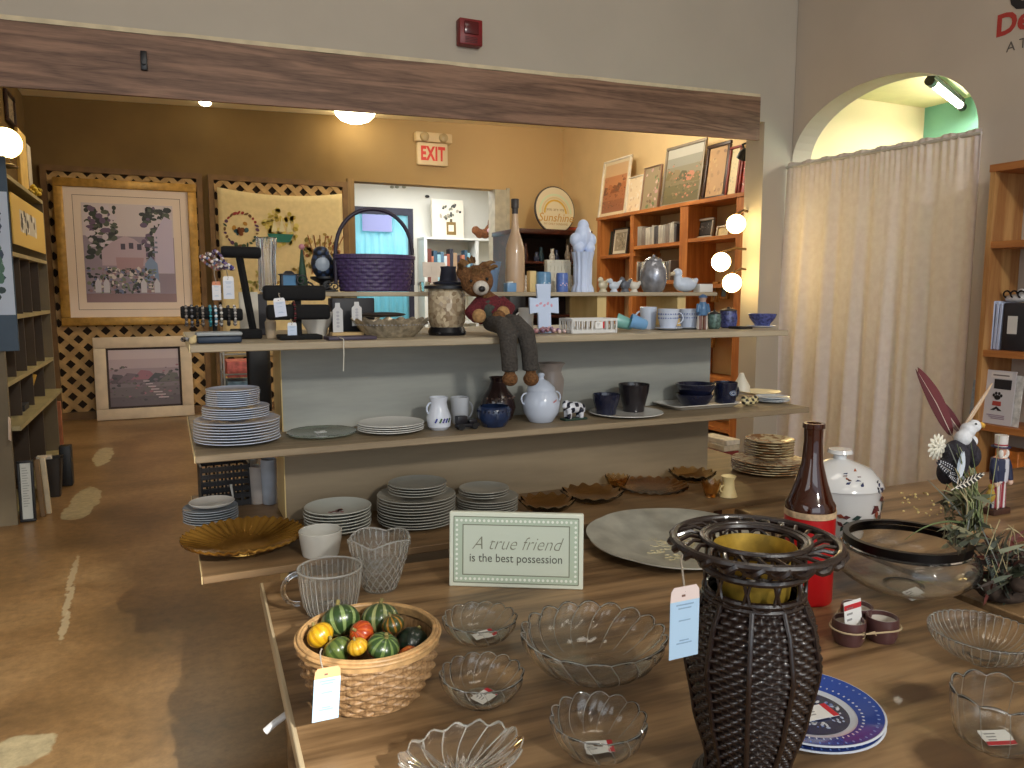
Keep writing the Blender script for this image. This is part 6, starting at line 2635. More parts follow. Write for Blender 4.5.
g.rbox((-5 * u, -5 * u, 0), (5 * u, 5 * u, 9 * u), .002)
g.build('holder', mat((110, 150, 190), .3), t)
g = G()
g.cyl((0, 0, 9 * u), 3.4 * u, 1.2 * u, 16)
g.build('wax', mat((226, 224, 214), .5), t)
# tall tan bottle with black stopper
t, p, prof, o = turned('tall_bottle', 'tall frosted tan bottle with a dark stopper on the riser', 'bottle', 515, Yr + .03, RZi, [(291, 18), (289, 19.5), (270, 19.5), (248, 18.5), (240, 14), (232, 8.5), (222, 6.6), (214, 6.2)], mat((190, 160, 128), .3, vary=.1, scale=8, coat=.3), part='bottle')
g = G()
u = wid(1, p)
hb, hc = prof[-1][1], hgt(p, 199)
g.lathe([(0, hb), (3.0 * u, hb), (3.1 * u, hb + (hc - hb) * .35), (3.8 * u, hb + (hc - hb) * .4), (4 * u, hc - .002), (3.6 * u, hc), (0, hc)], 24)
g.build('stopper', mat((52, 46, 44), .4, vary=.2), t)
# wooden block, two tins, white woven box
p = at(531.5, Yr, RZi)
g = G()
g.rbox((-wid(3.5, p), -.014, 0), (wid(3.5, p), .014, hgt(p, 271)), .002)
tag(g.build('wooden_block', m_end, None, loc=p), 'small upright wooden block right of the tall tan bottle', 'block')
for px, w, tp, c, c2, lab in ((543.5, 15, 272, (96, 140, 176), (206, 220, 230), 'round blue tin with white marks right of the wooden block on the riser'), (562, 12, 273, (84, 110, 176), (220, 190, 206), 'blue glass candle with a pink spot left of the white pillar')):
    t, p, prof, o = turned('tin' if px < 550 else 'blue_candle', lab, 'tin' if px < 550 else 'candle', px, Yr - .02, RZi, [(291, w), (tp + 2, w), (tp, w * .9)], mat(c, .3, vary=.15, scale=60), part='can')
    g = G()
    r_ = prof[0][0]
    for k in range(5):
        a = -PI / 2 + (k - 2) * .35
        mm = TR((r_ * math.cos(a), r_ * math.sin(a), prof[1][1] * (.4 + .1 * (k % 2))), rz=a + PI / 2) @ UP
        g.disc(0, 0, .0035, .0022, c2, .0007, 8, k, m=mm)
    g.build('print', painted(.4), t, ang=0)
p = at(557, Yr + .09, RZi)
u = wid(1, p)
g = G()
h = hgt(p, 260)
g.rbox((-13 * u, -.012, 0), (13 * u, .012, h), .002)
for k in range(7):
    g.cbox((-12 * u + 4 * u * k, -.0135, h * .5), (2.2 * u, .003, h * .9))
for k in range(4):
    g.cbox((0, -.014, h * (.14 + .24 * k)), (25 * u, .003, h * .08))
tag(g.build('woven_box', mat((206, 200, 182), .6), None, loc=p), 'white woven box at the back of the riser behind the tins', 'box')

# white pillar with praying hands and angel shape
p = at(582.5, Yr, RZi)
u = wid(1, p)
H_ = hgt(p, 220)
t = thing('white_pillar', 'milky white fluted pillar ornament with a carved top on the riser', 'ornament', p)
m_mw = mat((196, 210, 238), .3, vary=.04, coat=.2)
g = G()
hs = [(291, 22), (288, 21), (284, 17.5), (262, 18), (256, 20), (252, 22)]
prof = [(0, 0)] + [(wid(w, p) / 2, 0 if i == 0 else hgt(p, py)) for i, (py, w) in enumerate(hs)]
g.lathe(prof + [(0, prof[-1][1])], 96, flute=lambda a, r, z: (r * (1 + .05 * math.cos(12 * a)), z))
g.build('column', m_mw, t)
g = G()
hz_ = lambda py: hgt(p, py)
for s in (-1, 1):
    g.ell((s * 8.5 * u, 0, hz_(240)), (6 * u, 6 * u, 7 * u))
    g.ell((s * 6 * u, -2 * u, hz_(248)), (6 * u, 6 * u, 6 * u))
g.ell((0, 0, hz_(236)), (9 * u, 7 * u, 12 * u))
g.ell((0, 0, hz_(226)), (6 * u, 5 * u, 6.5 * u))
g.ell((0, -4 * u, hz_(238)), (3 * u, 4 * u, 9 * u))
g.fused('carved_top', m_mw, t, .0022, 3)

# little glass and china birds
for px, y, s, c, lab in ((603, Yr, 1.0, (206, 196, 170), 'cream bird ornament on the riser just right of the white pillar'), (614, Yr - .03, .9, (196, 206, 220), 'white bird ornament, second to the right of the white pillar'), (625, Yr, 1.0, (92, 98, 110), 'dark grey bird ornament, third to the right of the white pillar'), (634, Yr + .02, .9, (214, 208, 196), 'pale bird ornament just left of the silver jar')):
    p = at(px, y, RZi)
    u = wid(1, p) * s
    t = thing('bird_ornament', lab, 'ornament', p, random.uniform(-.6, .6), None)
    g = G()
    g.ell((0, 0, 7 * u), (6.5 * u, 4.2 * u, 4.6 * u))
    g.ell((-5 * u, 0, 12 * u), (3 * u, 2.8 * u, 3 * u))
    g.tube([(-3 * u, 0, 9 * u), (-5 * u, 0, 12 * u)], 2.6 * u, 10)
    g.tube([(4 * u, 0, 8 * u), (10 * u, 0, 13 * u)], [3 * u, 1 * u], 8)
    g.tube([(-7 * u, 0, 12 * u), (-10 * u, 0, 11.4 * u)], [1.2 * u, .3 * u], 8)
    g.lathe([(0, 0), (4.6 * u, 0), (3.6 * u, 2 * u), (2 * u, 4 * u), (0, 4 * u)], 16)
    g.fused('bird', mat(c, .2, vary=.15, coat=.4), t, .0016, 1)
# silver jar with dancing figure
t, p, prof, o = turned('silver_jar', 'round silver lidded jar with embossed figures on the riser', 'jar', 653, Yr, RZi, [(291, 18), (289, 22), (280, 27), (270, 26), (263, 20), (261, 16)], mat((150, 152, 160), .25, .55, .3, 30, .3), part='jar')
g = G()
r_, h = prof[-1]
g.lathe([(r_ * 1.1, h), (r_ * 1.05, h + .006), (r_ * .5, h + .014), (r_ * .18, h + .016), (r_ * .2, h + .022), (0, h + .024)], 28)
g.build('lid', mat((160, 160, 166), .25, .6), t)
# white duck
p = at(684, Yr, RZi)
u = wid(1, p)
t = thing('white_duck', 'glossy white duck ornament near the right end of the riser', 'ornament', p)
g = G()
g.ell((1 * u, 0, 7.5 * u), (13 * u, 8 * u, 7.4 * u))
g.tube([(-7 * u, 0, 9 * u), (-8 * u, 0, 17 * u)], [5 * u, 4 * u], 12)
g.ell((-8.4 * u, 0, 19 * u), (5 * u, 4.4 * u, 4.6 * u))
g.tube([(10 * u, 0, 9 * u), (16 * u, 0, 13 * u)], [5 * u, 1.6 * u], 10)
g.fused('duck', mat((196, 208, 226), .15, vary=.03, coat=.5), t, .002, 2)
g = G()
g.tube([(-12.5 * u, 0, 18.4 * u), (-17 * u, 0, 17.4 * u)], [2.2 * u, 1.4 * u], 10)
g.build('beak', mat((206, 190, 160), .3), t)
p = at(703, Yr, RZi)
g = G()
g.rbox((-wid(8, p), -.02, 0), (wid(8, p), .02, hgt(p, 284)), .002)
tag(g.build('white_box', m_platew, None, loc=p), 'flat white box at the right end of the riser', 'box')

# ------------------------------------------------------------------ the back room
def framed(name, label, loc, w, h, fw, m_frame, art, rz=0.0, lean=0.0, mat_col=None, mw=0.0, cat='framed picture', group=None, depth_=.025, line=None):
    """a framed print: loc is the middle of its foot"""
    t = thing(name, label, cat, loc, rz, group)
    M = TR(rx=-lean)
    g = G()
    for lo, hi in (((-w / 2, 0), (w / 2, fw)), ((-w / 2, h - fw), (w / 2, h)), ((-w / 2, fw), (-w / 2 + fw, h - fw)), ((w / 2 - fw, fw), (w / 2, h - fw))):
        g.rbox((lo[0], -depth_, lo[1]), (hi[0], 0, hi[1]), min(.006, fw * .3), 2, M)
    g.build('frame', m_frame, t)
    F_ = M @ TR((0, -depth_ * .35, h / 2)) @ UP
    iw, ih = w / 2 - fw, h / 2 - fw
    if mat_col:
        g = G()
        g.rect(-iw, -ih, iw, ih, mat_col, .002, F_)
        if line:
            for k in (.5,):
                a, b = iw - mw * k, ih - mw * k
                for x0, y0, x1, y1 in ((-a, -b, a, -b + .004), (-a, b - .004, a, b), (-a, -b, -a + .004, b), (a - .004, -b, a, b)):
                    g.rect(x0, y0, x1, y1, line, .0025, F_)
        g.build('mat_board', painted(.7), t, ang=0)
        iw, ih = iw - mw, ih - mw
        F_ = F_ @ Matrix.Translation((0, 0, .0026))
    g = G()
    art(g, iw, ih, F_)
    g.build('picture', painted(.35), t, ang=0)
    return t


def art_village(g, w, h, M):
    rnd = random.Random(31)
    g.rect(-w, -h, w, h, (150, 136, 156), .001, M)
    M1 = M @ Matrix.Translation((0, 0, .001))
    g.rect(-w, h * .35, w, h, (206, 196, 204), .0005, M1)
    g.rect(-w, -h, w, -h * .82, (140, 112, 118), .0005, M1)
    for k in range(240):
        s = rnd.choice((-1, 1))
        g.disc(s * w * rnd.uniform(.3, .9), h * rnd.uniform(-.1, .93), w * rnd.uniform(.03, .1), w * rnd.uniform(.03, .08), rnd.choice([(44, 54, 44), (76, 84, 70), (28, 32, 32), (206, 196, 210), (100, 80, 110), (40, 44, 44)]), .0007 + .0003 * rnd.random(), 9, m=M1)
    M2 = M1 @ Matrix.Translation((0, 0, .0012))
    g.col = (186, 166, 184)
    g.prism([(-w * .62, -h * .25), (w * .35, -h * .25), (w * .35, h * .12), (w * .1, h * .3), (-w * .1, h * .36), (-w * .4, h * .22), (-w * .62, h * .05)], 0, .0006, M2)
    g.col = (172, 140, 150)
    g.prism([(-w * .3, -h * .38), (w * .25, -h * .38), (w * .3, -h * .08), (-w * .32, -h * .08)], 0, .0009, M2)
    for x, y in ((-.2, .08), (-.02, .1), (.16, .08)):
        g.rect(w * x, h * y, w * (x + .1), h * (y + .12), (70, 60, 80), .0009, M2)
    g.col = (196, 186, 214)
    g.prism([(w * .55, -h * .4), (w * .98, -h * .4), (w * .98, h * .7), (w * .8, h * .78), (w * .62, h * .5), (w * .55, h * .4)], 0, .0006, M2)
    for k in range(4):
        g.rect(w * (.5 + .03 * k), h * (.02 + .1 * k), w * .62, h * (.06 + .1 * k), (110, 120, 150), .0009, M2)
    g.col = (128, 150, 190)
    g.prism([(w * .3, -h * .55), (w * .62, -h * .55), (w * .6, -h * .2), (w * .45, -h * .05), (w * .32, -h * .2)], 0, .0009, M2)
    for k in range(260):
        g.disc(w * rnd.uniform(-.93, .6), h * rnd.uniform(-.8, -.3), w * rnd.uniform(.015, .055), w * rnd.uniform(.015, .05), rnd.choice([(50, 58, 52), (80, 92, 80), (214, 206, 206), (120, 128, 110), (150, 120, 130), (40, 42, 52), (110, 120, 160)]), .0009 + .0004 * rnd.random(), 8, m=M2)
    for x in (-.8, -.62, .2, .5):
        g.col = (206, 204, 220)
        g.prism([(w * x, -h * .8), (w * (x + .13), -h * .8), (w * (x + .13), -h * .6), (w * (x + .065), -h * .5), (w * x, -h * .6)], 0, .0016, M2)


def art_landscape(cols, seed, trees, waters=True):
    def f(g, w, h, M):
        rnd = random.Random(seed)
        n = len(cols)
        for k, c in enumerate(cols):
            g.rect(-w, h - 2 * h * (k + 1) / n, w, h - 2 * h * k / n, c, .001, M)
        M1 = M @ Matrix.Translation((0, 0, .001))
        for k in range(5):
            x0 = -w + .4 * w * k
            y0 = h * rnd.uniform(-.1, .15)
            c = trees[k % len(trees)]
            g.col = c
            g.prism([(max(-w, x0 - .2 * w), y0 - h * .2), (min(w, x0 + .6 * w), y0 - h * .2), (min(w, x0 + .35 * w), y0 + h * .1), (max(-w, x0 + .1 * w), y0 + h * .14)], 0, .0004 + .0001 * k, M1)
        for k in range(110):
            x = rnd.uniform(-1, 1)
            y = rnd.uniform(-.9, .1) if abs(x) < .5 else rnd.uniform(-.9, .5)
            a = w * rnd.uniform(.02, .07)
            xx = max(-w + a, min(w - a, x * w))
            g.disc(xx, y * h * .9, a, a * .6, rnd.choice(trees), .0008 + .0003 * rnd.random(), 8, rnd.uniform(-.3, .3), m=M1)
        if waters:
            for k in range(7):
                y = -h * (.15 + .1 * k)
                x = w * (.05 + .07 * k)
                g.rect(x - w * .1, y, x + w * (.08 + .02 * k), y + h * .04, cols[0], .0013, M1)
    return f


def art_plain(c, spots_):
    def f(g, w, h, M):
        rnd = random.Random(int(w * 1e5))
        g.rect(-w, -h, w, h, c, .001, M)
        M1 = M @ Matrix.Translation((0, 0, .001))
        for k in range(26):
            a = min(w, h) * rnd.uniform(.06, .2)
            g.disc(rnd.uniform(-w + a, w - a), rnd.uniform(-h + a, h - a), a, a * .7, rnd.choice(spots_), .0005 + .0003 * rnd.random(), 9, rnd.uniform(0, 3), m=M1)
    return f


m_goldf = mat((176, 136, 66), .38, .3, .2, 20)
m_whitef = mat((214, 198, 176), .5, vary=.06)
m_darkf = mat((52, 32, 26), .4)
m_lat = mat((186, 152, 100), .65, vary=.22, scale=9)


def clip_rect(poly, x0, z0, x1, z1):
    for ax, v, sg in ((0, x0, 1), (0, x1, -1), (1, z0, 1), (1, z1, -1)):
        out = []
        for a, b in zip(poly, poly[1:] + poly[:1]):
            ia, ib = sg * (a[ax] - v) >= 0, sg * (b[ax] - v) >= 0
            if ia:
                out.append(a)
            if ia != ib:
                s = (v - a[ax]) / (b[ax] - a[ax])
                out.append((a[0] + s * (b[0] - a[0]), a[1] + s * (b[1] - a[1])))
        poly = out
        if not poly:
            return []
    return poly


def lattice(label, x0, x1, z1):
    yb = YB - .035
    t = thing('lattice_panel', label, 'lattice panel', ((x0 + x1) / 2, yb, 0))
    W = (x1 - x0) / 2
    g = G()
    fw = .05
    for lo, hi in (((-W, 0), (-W + fw, z1)), ((W - fw, 0), (W, z1)), ((-W + fw, z1 - fw), (W - fw, z1)), ((-W + fw, .0), (W - fw, .07))):
        g.box((lo[0], -.03, lo[1]), (hi[0], .02, hi[1]))
    g.build('frame', mat((112, 84, 50), .6, vary=.15), t, ang=0)
    g = G()
    g.box((-W + .01, .021, .01), (W - .01, .028, z1 - .01))
    g.build('shade_sheet', mat((44, 30, 16), .8), t, ang=0)  # added dark sheet, stands for the shade seen between the slats
    for s in (1, -1):
        g = G()
        pitch, sw = .15, .048
        n = int((2 * W + z1) / pitch) + 3
        for k in range(-n, n):
            c = k * pitch
            hw = sw * .7071
            L = 4
            p = [(c - hw, 0), (c + hw, 0), (c + hw + s * L, L), (c - hw + s * L, L)] if s > 0 else [(c + 2 * W - hw, 0), (c + 2 * W + hw, 0), (c + 2 * W + hw - L, L), (c + 2 * W - hw - L, L)]
            p = [(a - W, b) for a, b in p]
            p = clip_rect(p, -W + fw, .07, W - fw, z1 - fw)
            if len(p) >= 3:
                g.prism(p, -.012 if s > 0 else -.0, .0 if s > 0 else .012, UP)
        g.build('slats', m_lat, t, ang=0)['label'] = ('slats leaning right' if s > 0 else 'slats leaning left')
    return t


lattice('left tan garden lattice panel on the rear wall, behind the gold framed print', -.955, .372, 2.285)
lattice('right tan garden lattice panel on the rear wall, behind the embroidered hanging', .425, 1.752, 2.285)

# big gold framed print
yf = YB - .085
pa, pb_2, pc_ = ony(52, 177, yf), ony(195, 178, yf), ony(62, 326, yf)
w, h = pb_2.x - pa.x, pa.z - pc_.z
framed('framed_print', 'large gold framed village print hanging on the left lattice panel', (pa.x + w / 2, yf, pc_.z), w, h, .075, m_goldf, art_village, mat_col=(232, 216, 204), mw=.135, line=(96, 70, 60), depth_=.035)
# white framed landscape standing on the floor
yf = YB - .2
pa, pb_2 = ony(92, 338, yf), ony(191, 342, yf)
w, h = pb_2.x - pa.x, pa.z
framed('framed_landscape', 'white framed mauve landscape standing on the floor against the left lattice panel', (pa.x + w / 2, yf, 0.001), w, h, .1, m_whitef,
       art_landscape([(190, 172, 178), (176, 156, 164), (150, 130, 140), (120, 104, 112), (104, 92, 96), (90, 78, 84)], 11, [(84, 70, 76), (110, 90, 100), (150, 96, 112), (60, 56, 58), (96, 92, 84)]), lean=.08, depth_=.04, mat_col=(58, 44, 44), mw=.018)

# embroidered hanging
yf = YB - .09
pa, pb_2, pc_ = ony(217, 187, yf), ony(342, 192, yf), ony(223, 345, yf)
x0, x1, z0, z1 = pa.x, pb_2.x, pc_.z - .12, pa.z
t = thing('embroidered_hanging', 'cream embroidered cloth with wreath and ship motifs hanging on the right lattice panel', 'wall hanging', ((x0 + x1) / 2, yf, z0))
W, H_ = (x1 - x0) / 2, z1 - z0
g = G()
n = 26
vs = []
for j in range(n + 1):
    for i in range(n + 1):
        u, v = i / n, j / n
        sag = -.05 * 4 * u * (1 - u) * v ** 3
        vs.append((-W + 2 * W * u, -.006 * math.sin(u * 9) * (1 - v) - .004, H_ * v + sag))
g.add(vs, [(j * (n + 1) + i, j * (n + 1) + i + 1, (j + 1) * (n + 1) + i + 1, (j + 1) * (n + 1) + i) for j in range(n) for i in range(n)])
o = g.build('cloth', mat((214, 196, 150), .9, vary=.05, scale=20), t, ang=180)
sd = o.modifiers.new('t', 'SOLIDIFY')
sd.thickness = .006
g = G()
rnd = random.Random(5)


def motif(cx, cz, n, r, cols, sz, ring=False):
    for k in range(n):
        a = 2 * PI * k / n if ring else rnd.uniform(0, 6.28)
        rr_ = r if ring else r * math.sqrt(rnd.random())
        g.disc(cx + rr_ * math.cos(a), cz + rr_ * 1.05 * math.sin(a), sz * rnd.uniform(.6, 1.2), sz * rnd.uniform(.4, .9), rnd.choice(cols), .0008, 7, rnd.uniform(0, 3), m=MO)


MO = TR((0, -.0125, 0)) @ UP
motif(-W * .66, H_ * .76, 26, .15, [(90, 60, 90), (150, 60, 60), (60, 80, 60), (120, 90, 60)], .022, True)
motif(-W * .66, H_ * .76, 8, .07, [(120, 70, 40), (60, 90, 100), (176, 130, 60)], .03)
motif(-W * .05, H_ * .77, 60, .17, [(196, 176, 90), (176, 156, 70), (206, 190, 110)], .03)
MO = TR((0, -.0135, 0)) @ UP
g.col = (44, 110, 100)
g.prism([(-W * .05 - .12, H_ * .74), (-W * .05 + .13, H_ * .74), (-W * .05 + .09, H_ * .69), (-W * .05 - .09, H_ * .69)], 0, .0008, MO)
for k in range(3):
    g.col = (214, 206, 170)
    x = -W * .05 - .08 + .07 * k
    g.prism([(x, H_ * .75), (x + .055, H_ * .755), (x + .03, H_ * .83 + .02 * (k == 1))], 0, .0008, MO)
MO = TR((0, -.0125, 0)) @ UP
motif(W * .62, H_ * .62, 70, .2, [(150, 130, 70), (120, 110, 60), (176, 150, 90), (140, 90, 60)], .024)
for k in range(7):
    g.tube([(W * .45 + .03 * k, -.0125, H_ * .5 + .02 * k), (W * .5 + .03 * k, -.0128, H_ * .6), (W * .4 + .06 * k, -.0125, H_ * .74)], .005, 5)
motif(-W * .45, H_ * .42, 40, .14, [(176, 166, 90), (150, 150, 80), (196, 170, 110)], .024)
motif(W * .05, H_ * .38, 40, .14, [(176, 140, 70), (150, 120, 60), (60, 100, 80)], .024)
motif(W * .2, H_ * .5, 16, .06, [(196, 170, 90), (176, 150, 80)], .02)
g.build('embroidery', painted(.9), t, ang=0)

# ---------------- left bookcase with its sorter compartments
BX = -.728
bc = thing('bookcase', 'tall grey-brown bookcase with sorter compartments along the left side of the back room', 'bookcase', (0, 0, 0))
m_bc = mat((112, 100, 78), .6, vary=.1, scale=5)
m_bcd = mat((70, 56, 42), .6, vary=.12, scale=5)
m_bct = mat((158, 146, 106), .55, vary=.1, scale=5)
y0, y1 = 4.42, 6.16
g = G()
g.box((-1.045, y0, 0), (BX, y0 + .025, 1.86))
g.build('end_panel', m_bc, bc, ang=0)
g = G()
g.box((-1.045, y1 - .025, 0), (BX, y1, 1.78))
g.build('end_panel', m_bc, bc, ang=0)
g = G()
g.box((-1.046, y0, 0), (-1.035, y1, 1.8))
g.build('back_panel', m_bcd, bc, ang=0)
for z, x in ((1.78, BX), (1.375, BX), (1.04, BX), (.715, BX), (.495, BX + .04), (.06, BX)):
    g = G()
    g.box((-1.035, y0 + .025, z - .022), (x, y1 - .025, z))
    g.build('shelf_board', m_bct, bc, ang=0)
for za, zb, n in ((1.04, 1.353, 5), (.715, 1.018, 5), (.495, .693, 4), (.06, .473, 3)):
    for k in range(1, n):
        y = y0 + (y1 - y0) * k / n
        g = G()
        g.box((-1.034, y - .008, za), (BX - .012, y + .008, zb))
        g.build('divider', m_bcd, bc, ang=0)
# poster board hung on its end, reaching a little past the panel
yp = y0 - .03
xr = ony(19.5, 350, yp).x
q0, q1 = ony(8, 156, yp), ony(19.5, 351, yp)
t = thing('poster', 'blue-grey poster board with a green picture on the near end of the left bookcase', 'poster', (xr, yp, q1.z))
hh_ = q0.z - q1.z
g = G()
g.rbox((-.42, 0, 0), (0, .012, hh_), .002, 1)
g.build('board', mat((62, 80, 98), .5, vary=.05), t)
g = G()
rnd = random.Random(3)
g.rect(-.42, hh_ * .19, -.004, hh_ * .82, (190, 202, 220), .0012, UP)
M1 = UP @ Matrix.Translation((0, 0, .0012))
for k in range(70):
    g.disc(-.05 - abs(rnd.gauss(0, .05)), hh_ * .5 + rnd.uniform(-.22, .2), .02 * rnd.uniform(.5, 1.4), .025 * rnd.uniform(.5, 1.4), rnd.choice([(70, 110, 90), (40, 60, 60), (120, 150, 140), (50, 70, 90)]), .0006 + .0004 * rnd.random(), 8, m=M1)
g.build('printed_picture', painted(.5), t, ang=0)

# globe lamp on top of the bookcase
p = ony(5, 143, 4.62)
t = thing('globe_lamp', 'glowing round globe lamp at the far left edge, on the left bookcase', 'lamp', (p.x, p.y, 1.7805))
rg = wid(15, p)
g = G()
g.lathe([(0, 0), (.05, 0), (.05, .01), (.02, .02), (.02, p.z - 1.7805 - rg * .9), (0, p.z - 1.7805 - rg * .9)], 20)
g.build('base', mat((90, 70, 40), .4, .5), t)
g = G()
g.ell((0, 0, p.z - 1.7805), rg, 24, 14)
g.build('globe', glow((255, 226, 150), 11), t)


def box_thing(name, label, cat, loc, d, c, rz=0, lean=0.0, group=None, rough=.6):
    g = G()
    g.rbox((-d[0] / 2, -d[1] / 2, 0), (d[0] / 2, d[1] / 2, d[2]), .003, 1, TR((0, 0, d[0] / 2 * abs(math.sin(lean))), ry=lean))
    return tag(g.build(name, mat(c, rough), None, loc=loc, rz=rz), label, cat, group)


# things on top of the bookcase and picture on the left wall
for (a, b_, c, lab) in (((22, 140), (29, 196), (206, 170, 96), 'light wooden board standing on top of the left bookcase'), ((30, 150), (33, 196), (190, 176, 150), 'thin cream panel behind the light wooden board on the left bookcase')):
    q0, q1 = onx(a[0], 185, BX - .06), onx(b_[0], 185, BX - .06)
    qh = onx(b_[0], a[1], BX - .06)
    box_thing('wooden_board', lab, 'board', Vector((BX - .07, (q0.y + q1.y) / 2, 1.7805)), (.02, abs(q1.y - q0.y), qh.z - 1.7805), c)
q = onx(29, 193, BX - .05)
g = G()
for k in range(16):
    g.ell((random.uniform(-.03, .03), random.uniform(-.06, .06), .012 + random.uniform(0, .05)), .014, 8, 6)
g.tube([(0, -.25, .012), (0, 0, .02)], .006, 6)
tag(g.build('flower_spray', mat((186, 160, 60), .8, vary=.4, scale=30), None, loc=Vector((BX - .015, q.y, 1.788))), 'spray of yellow dried flowers lying on the left bookcase', 'flowers')
q0, q1 = onx(3, 90, XL0 + .005), onx(14, 130, XL0 + .005)
w_ = abs(q1.y - q0.y)
framed('small_picture', 'dark framed picture high on the left wall above the globe lamp', (XL0 + .005, (q0.y + q1.y) / 2, q1.z), w_, q0.z - q1.z + .02, .03, m_darkf, art_plain((176, 160, 130), [(120, 100, 80), (150, 130, 100), (90, 80, 70)]), rz=PI / 2)
# yellow card with black and white picture in front of the shelves
q0, q1 = onx(12, 207, BX + .012), onx(43, 207, BX + .012)
qz = onx(28, 248, BX + .012)
zt_ = onx(28, 203, BX + .012).z
t = thing('yellow_poster', 'yellow card with a small black and white picture hanging on the left bookcase', 'poster', (BX + .004, (q0.y + q1.y) / 2, qz.z), PI / 2)
g = G()
w_ = abs(q1.y - q0.y)
g.rect(-w_ / 2, 0, w_ / 2, zt_ - qz.z, (214, 180, 96), .006, UP)
M1 = UP @ Matrix.Translation((0, 0, .006))
hh_ = zt_ - qz.z
g.rect(-w_ * .3, hh_ * .3, w_ * .2, hh_ * .75, (196, 190, 180), .0006, M1)
rnd = random.Random(8)
for k in range(22):
    g.disc(rnd.uniform(-w_ * .27, w_ * .17), hh_ * rnd.uniform(.33, .72), .025, .02, rnd.choice([(40, 38, 36), (70, 66, 62), (230, 226, 216)]), .0012 + .0003 * rnd.random(), 8, rnd.uniform(0, 3), m=M1)
g.build('card', painted(.6), t, ang=0)
# contents of compartments
for (px, pz, d, c, lab, nm, ln) in ((16, .715, (.05, .24, .2), (226, 206, 130), 'yellow card box leaning in the third shelf of the left bookcase', 'card_box', -.25),
                                    (34, .715, (.03, .12, .17), (206, 196, 170), 'cream booklet standing on the third shelf of the left bookcase', 'booklet', .0),
                                    (37, 1.04, (.012, .10, .2), (196, 190, 180), 'pale sheet in an upper compartment of the left bookcase', 'paper_sheet', .1),
                                    (8, .495, (.18, .16, .035), (40, 40, 44), 'black flat box on the fourth shelf of the left bookcase', 'flat_box', 0),
                                    (22, .495, (.03, .14, .16), (196, 160, 60), 'leaning yellow booklet on the fourth shelf of the left bookcase', 'booklet', .3)):
    q = onx(px, 300, BX - .09)
    nc = 4 if pz < .6 else 5
    kc = max(0, min(nc - 1, int((q.y - y0) / (y1 - y0) * nc)))
    q.y = y0 + (y1 - y0) * (kc + .5) / nc
    box_thing(nm, lab, 'box' if 'box' in nm else 'paper', Vector((BX - .09 if d[0] < .1 else BX - .11, q.y, pz + .0005)), d, c, lean=ln)
q = onx(9, 432, BX + .02)
g = G()
g.rect(-.03, 0, .03, .11, (206, 190, 180), .002, TR(ry=.3) @ UP)
tag(g.build('hanging_label', painted(.6), None, ang=0, loc=Vector((BX + .02, q.y, onx(9, 441, BX + .02).z)), rz=PI / 2), 'white paper label hanging from the fourth shelf of the left bookcase', 'label')

# things leaning on the floor by the bookcase
m_bk = mat((24, 24, 26), .5)
qa, qb = onz(18, 522, 0), onz(33, 519, 0)
hh_ = hgt(Vector((qa.x, qa.y, 0)), 460)
wq = wid(15, qa)
fx, fy = -.70, 4.52
p = onz(29, 521, 0)
wfr = wid(14, p)
framed('framed_certificate', 'white framed sheet of writing standing on the floor by the left bookcase', p + Vector((0, 0, .001)), wfr, hgt(p, 461), .012, m_bk,
       lambda g, w, h, M: ([g.rect(-w, -h, w, h, (206, 206, 196), .001, M)] + [g.rect(-w * .7, h * (.8 - .09 * k), w * (.1 + .5 * ((k * 7) % 5) / 5), h * (.8 - .09 * k) + h * .025, (150, 150, 140), .0016, M) for k in range(16)]), lean=.06)
for i, (dx, c, nm) in enumerate(((11, (120, 92, 58), 'brown'), (15, (196, 180, 150), 'cream'))):
    q = p + Vector((wid(dx, p) - .0, .05 + .05 * i, .001))
    g = G()
    g.rbox((-wid(5, p) / 2, 0, 0), (wid(5, p) / 2, .02, hgt(p, 463)), .003, 1, TR(ry=-.05, rx=-.04))
    tag(g.build('picture_frame', mat(c, .5), None, loc=q), nm + ' frame edge standing just right of the white framed sheet', 'frame')
p = onz(51, 496, 0)
u = wid(1, p)
h = hgt(p, 458)
t = thing('waste_bin', 'open dark brown bin standing on the floor beside the left bookcase', 'bin', p)
g = G()
loft(g, [(rr_poly(9 * u, 7 * u, 2 * u), .001), (rr_poly(12 * u, 9 * u, 2.5 * u), h), (rr_poly(13 * u, 10 * u, 2.5 * u), h + .003), (rr_poly(11.2 * u, 8.4 * u, 2.5 * u), h), (rr_poly(8.4 * u, 6.4 * u, 2 * u), .01)])
g.build('bin', mat((44, 38, 34), .45), t)
g = G()
g.rbox((-10 * u, -5 * u, h * .6), (3 * u, 4 * u, h * 1.07), .003, 1)
o = g.build('paper_folder', mat((206, 196, 180), .6), None, loc=p)
tag(o, 'cream folder sticking out of the dark bin', 'folder')
p = onz(67, 486, 0)
u = wid(1, p)
g = G()
g.rbox((-5 * u, -3 * u, .001), (5.5 * u, 12 * u, hgt(p, 446)), .006, 2, TR(rx=-.05))
tag(g.build('black_portfolio', m_bk, None, loc=p), 'black portfolio case leaning beside the dark bin', 'case')
p = onx(55, 420, BX + .12)
pf_ = Vector((BX + .05, 5.85, 0))
q0 = at(54, 6.3, .001)
u = wid(1, q0)
t = thing('painted_screen', 'reddish brown painted board standing at the far end of the left bookcase', 'board', q0)
g = G()
g.rbox((-9 * u, -.012, 0), (9 * u, .012, hgt(q0, 402)), .004, 1, TR(rx=-.03))
g.build('board', mat((150, 92, 60), .6, vary=.35, scale=9), t)
g = G()
g.rect(-7 * u, hgt(q0, 441), 1 * u, hgt(q0, 432), (206, 186, 140), .002, TR((0, -.013 - .0, 0), rx=-.03) @ UP)
g.build('label', painted(.6), t, ang=0)

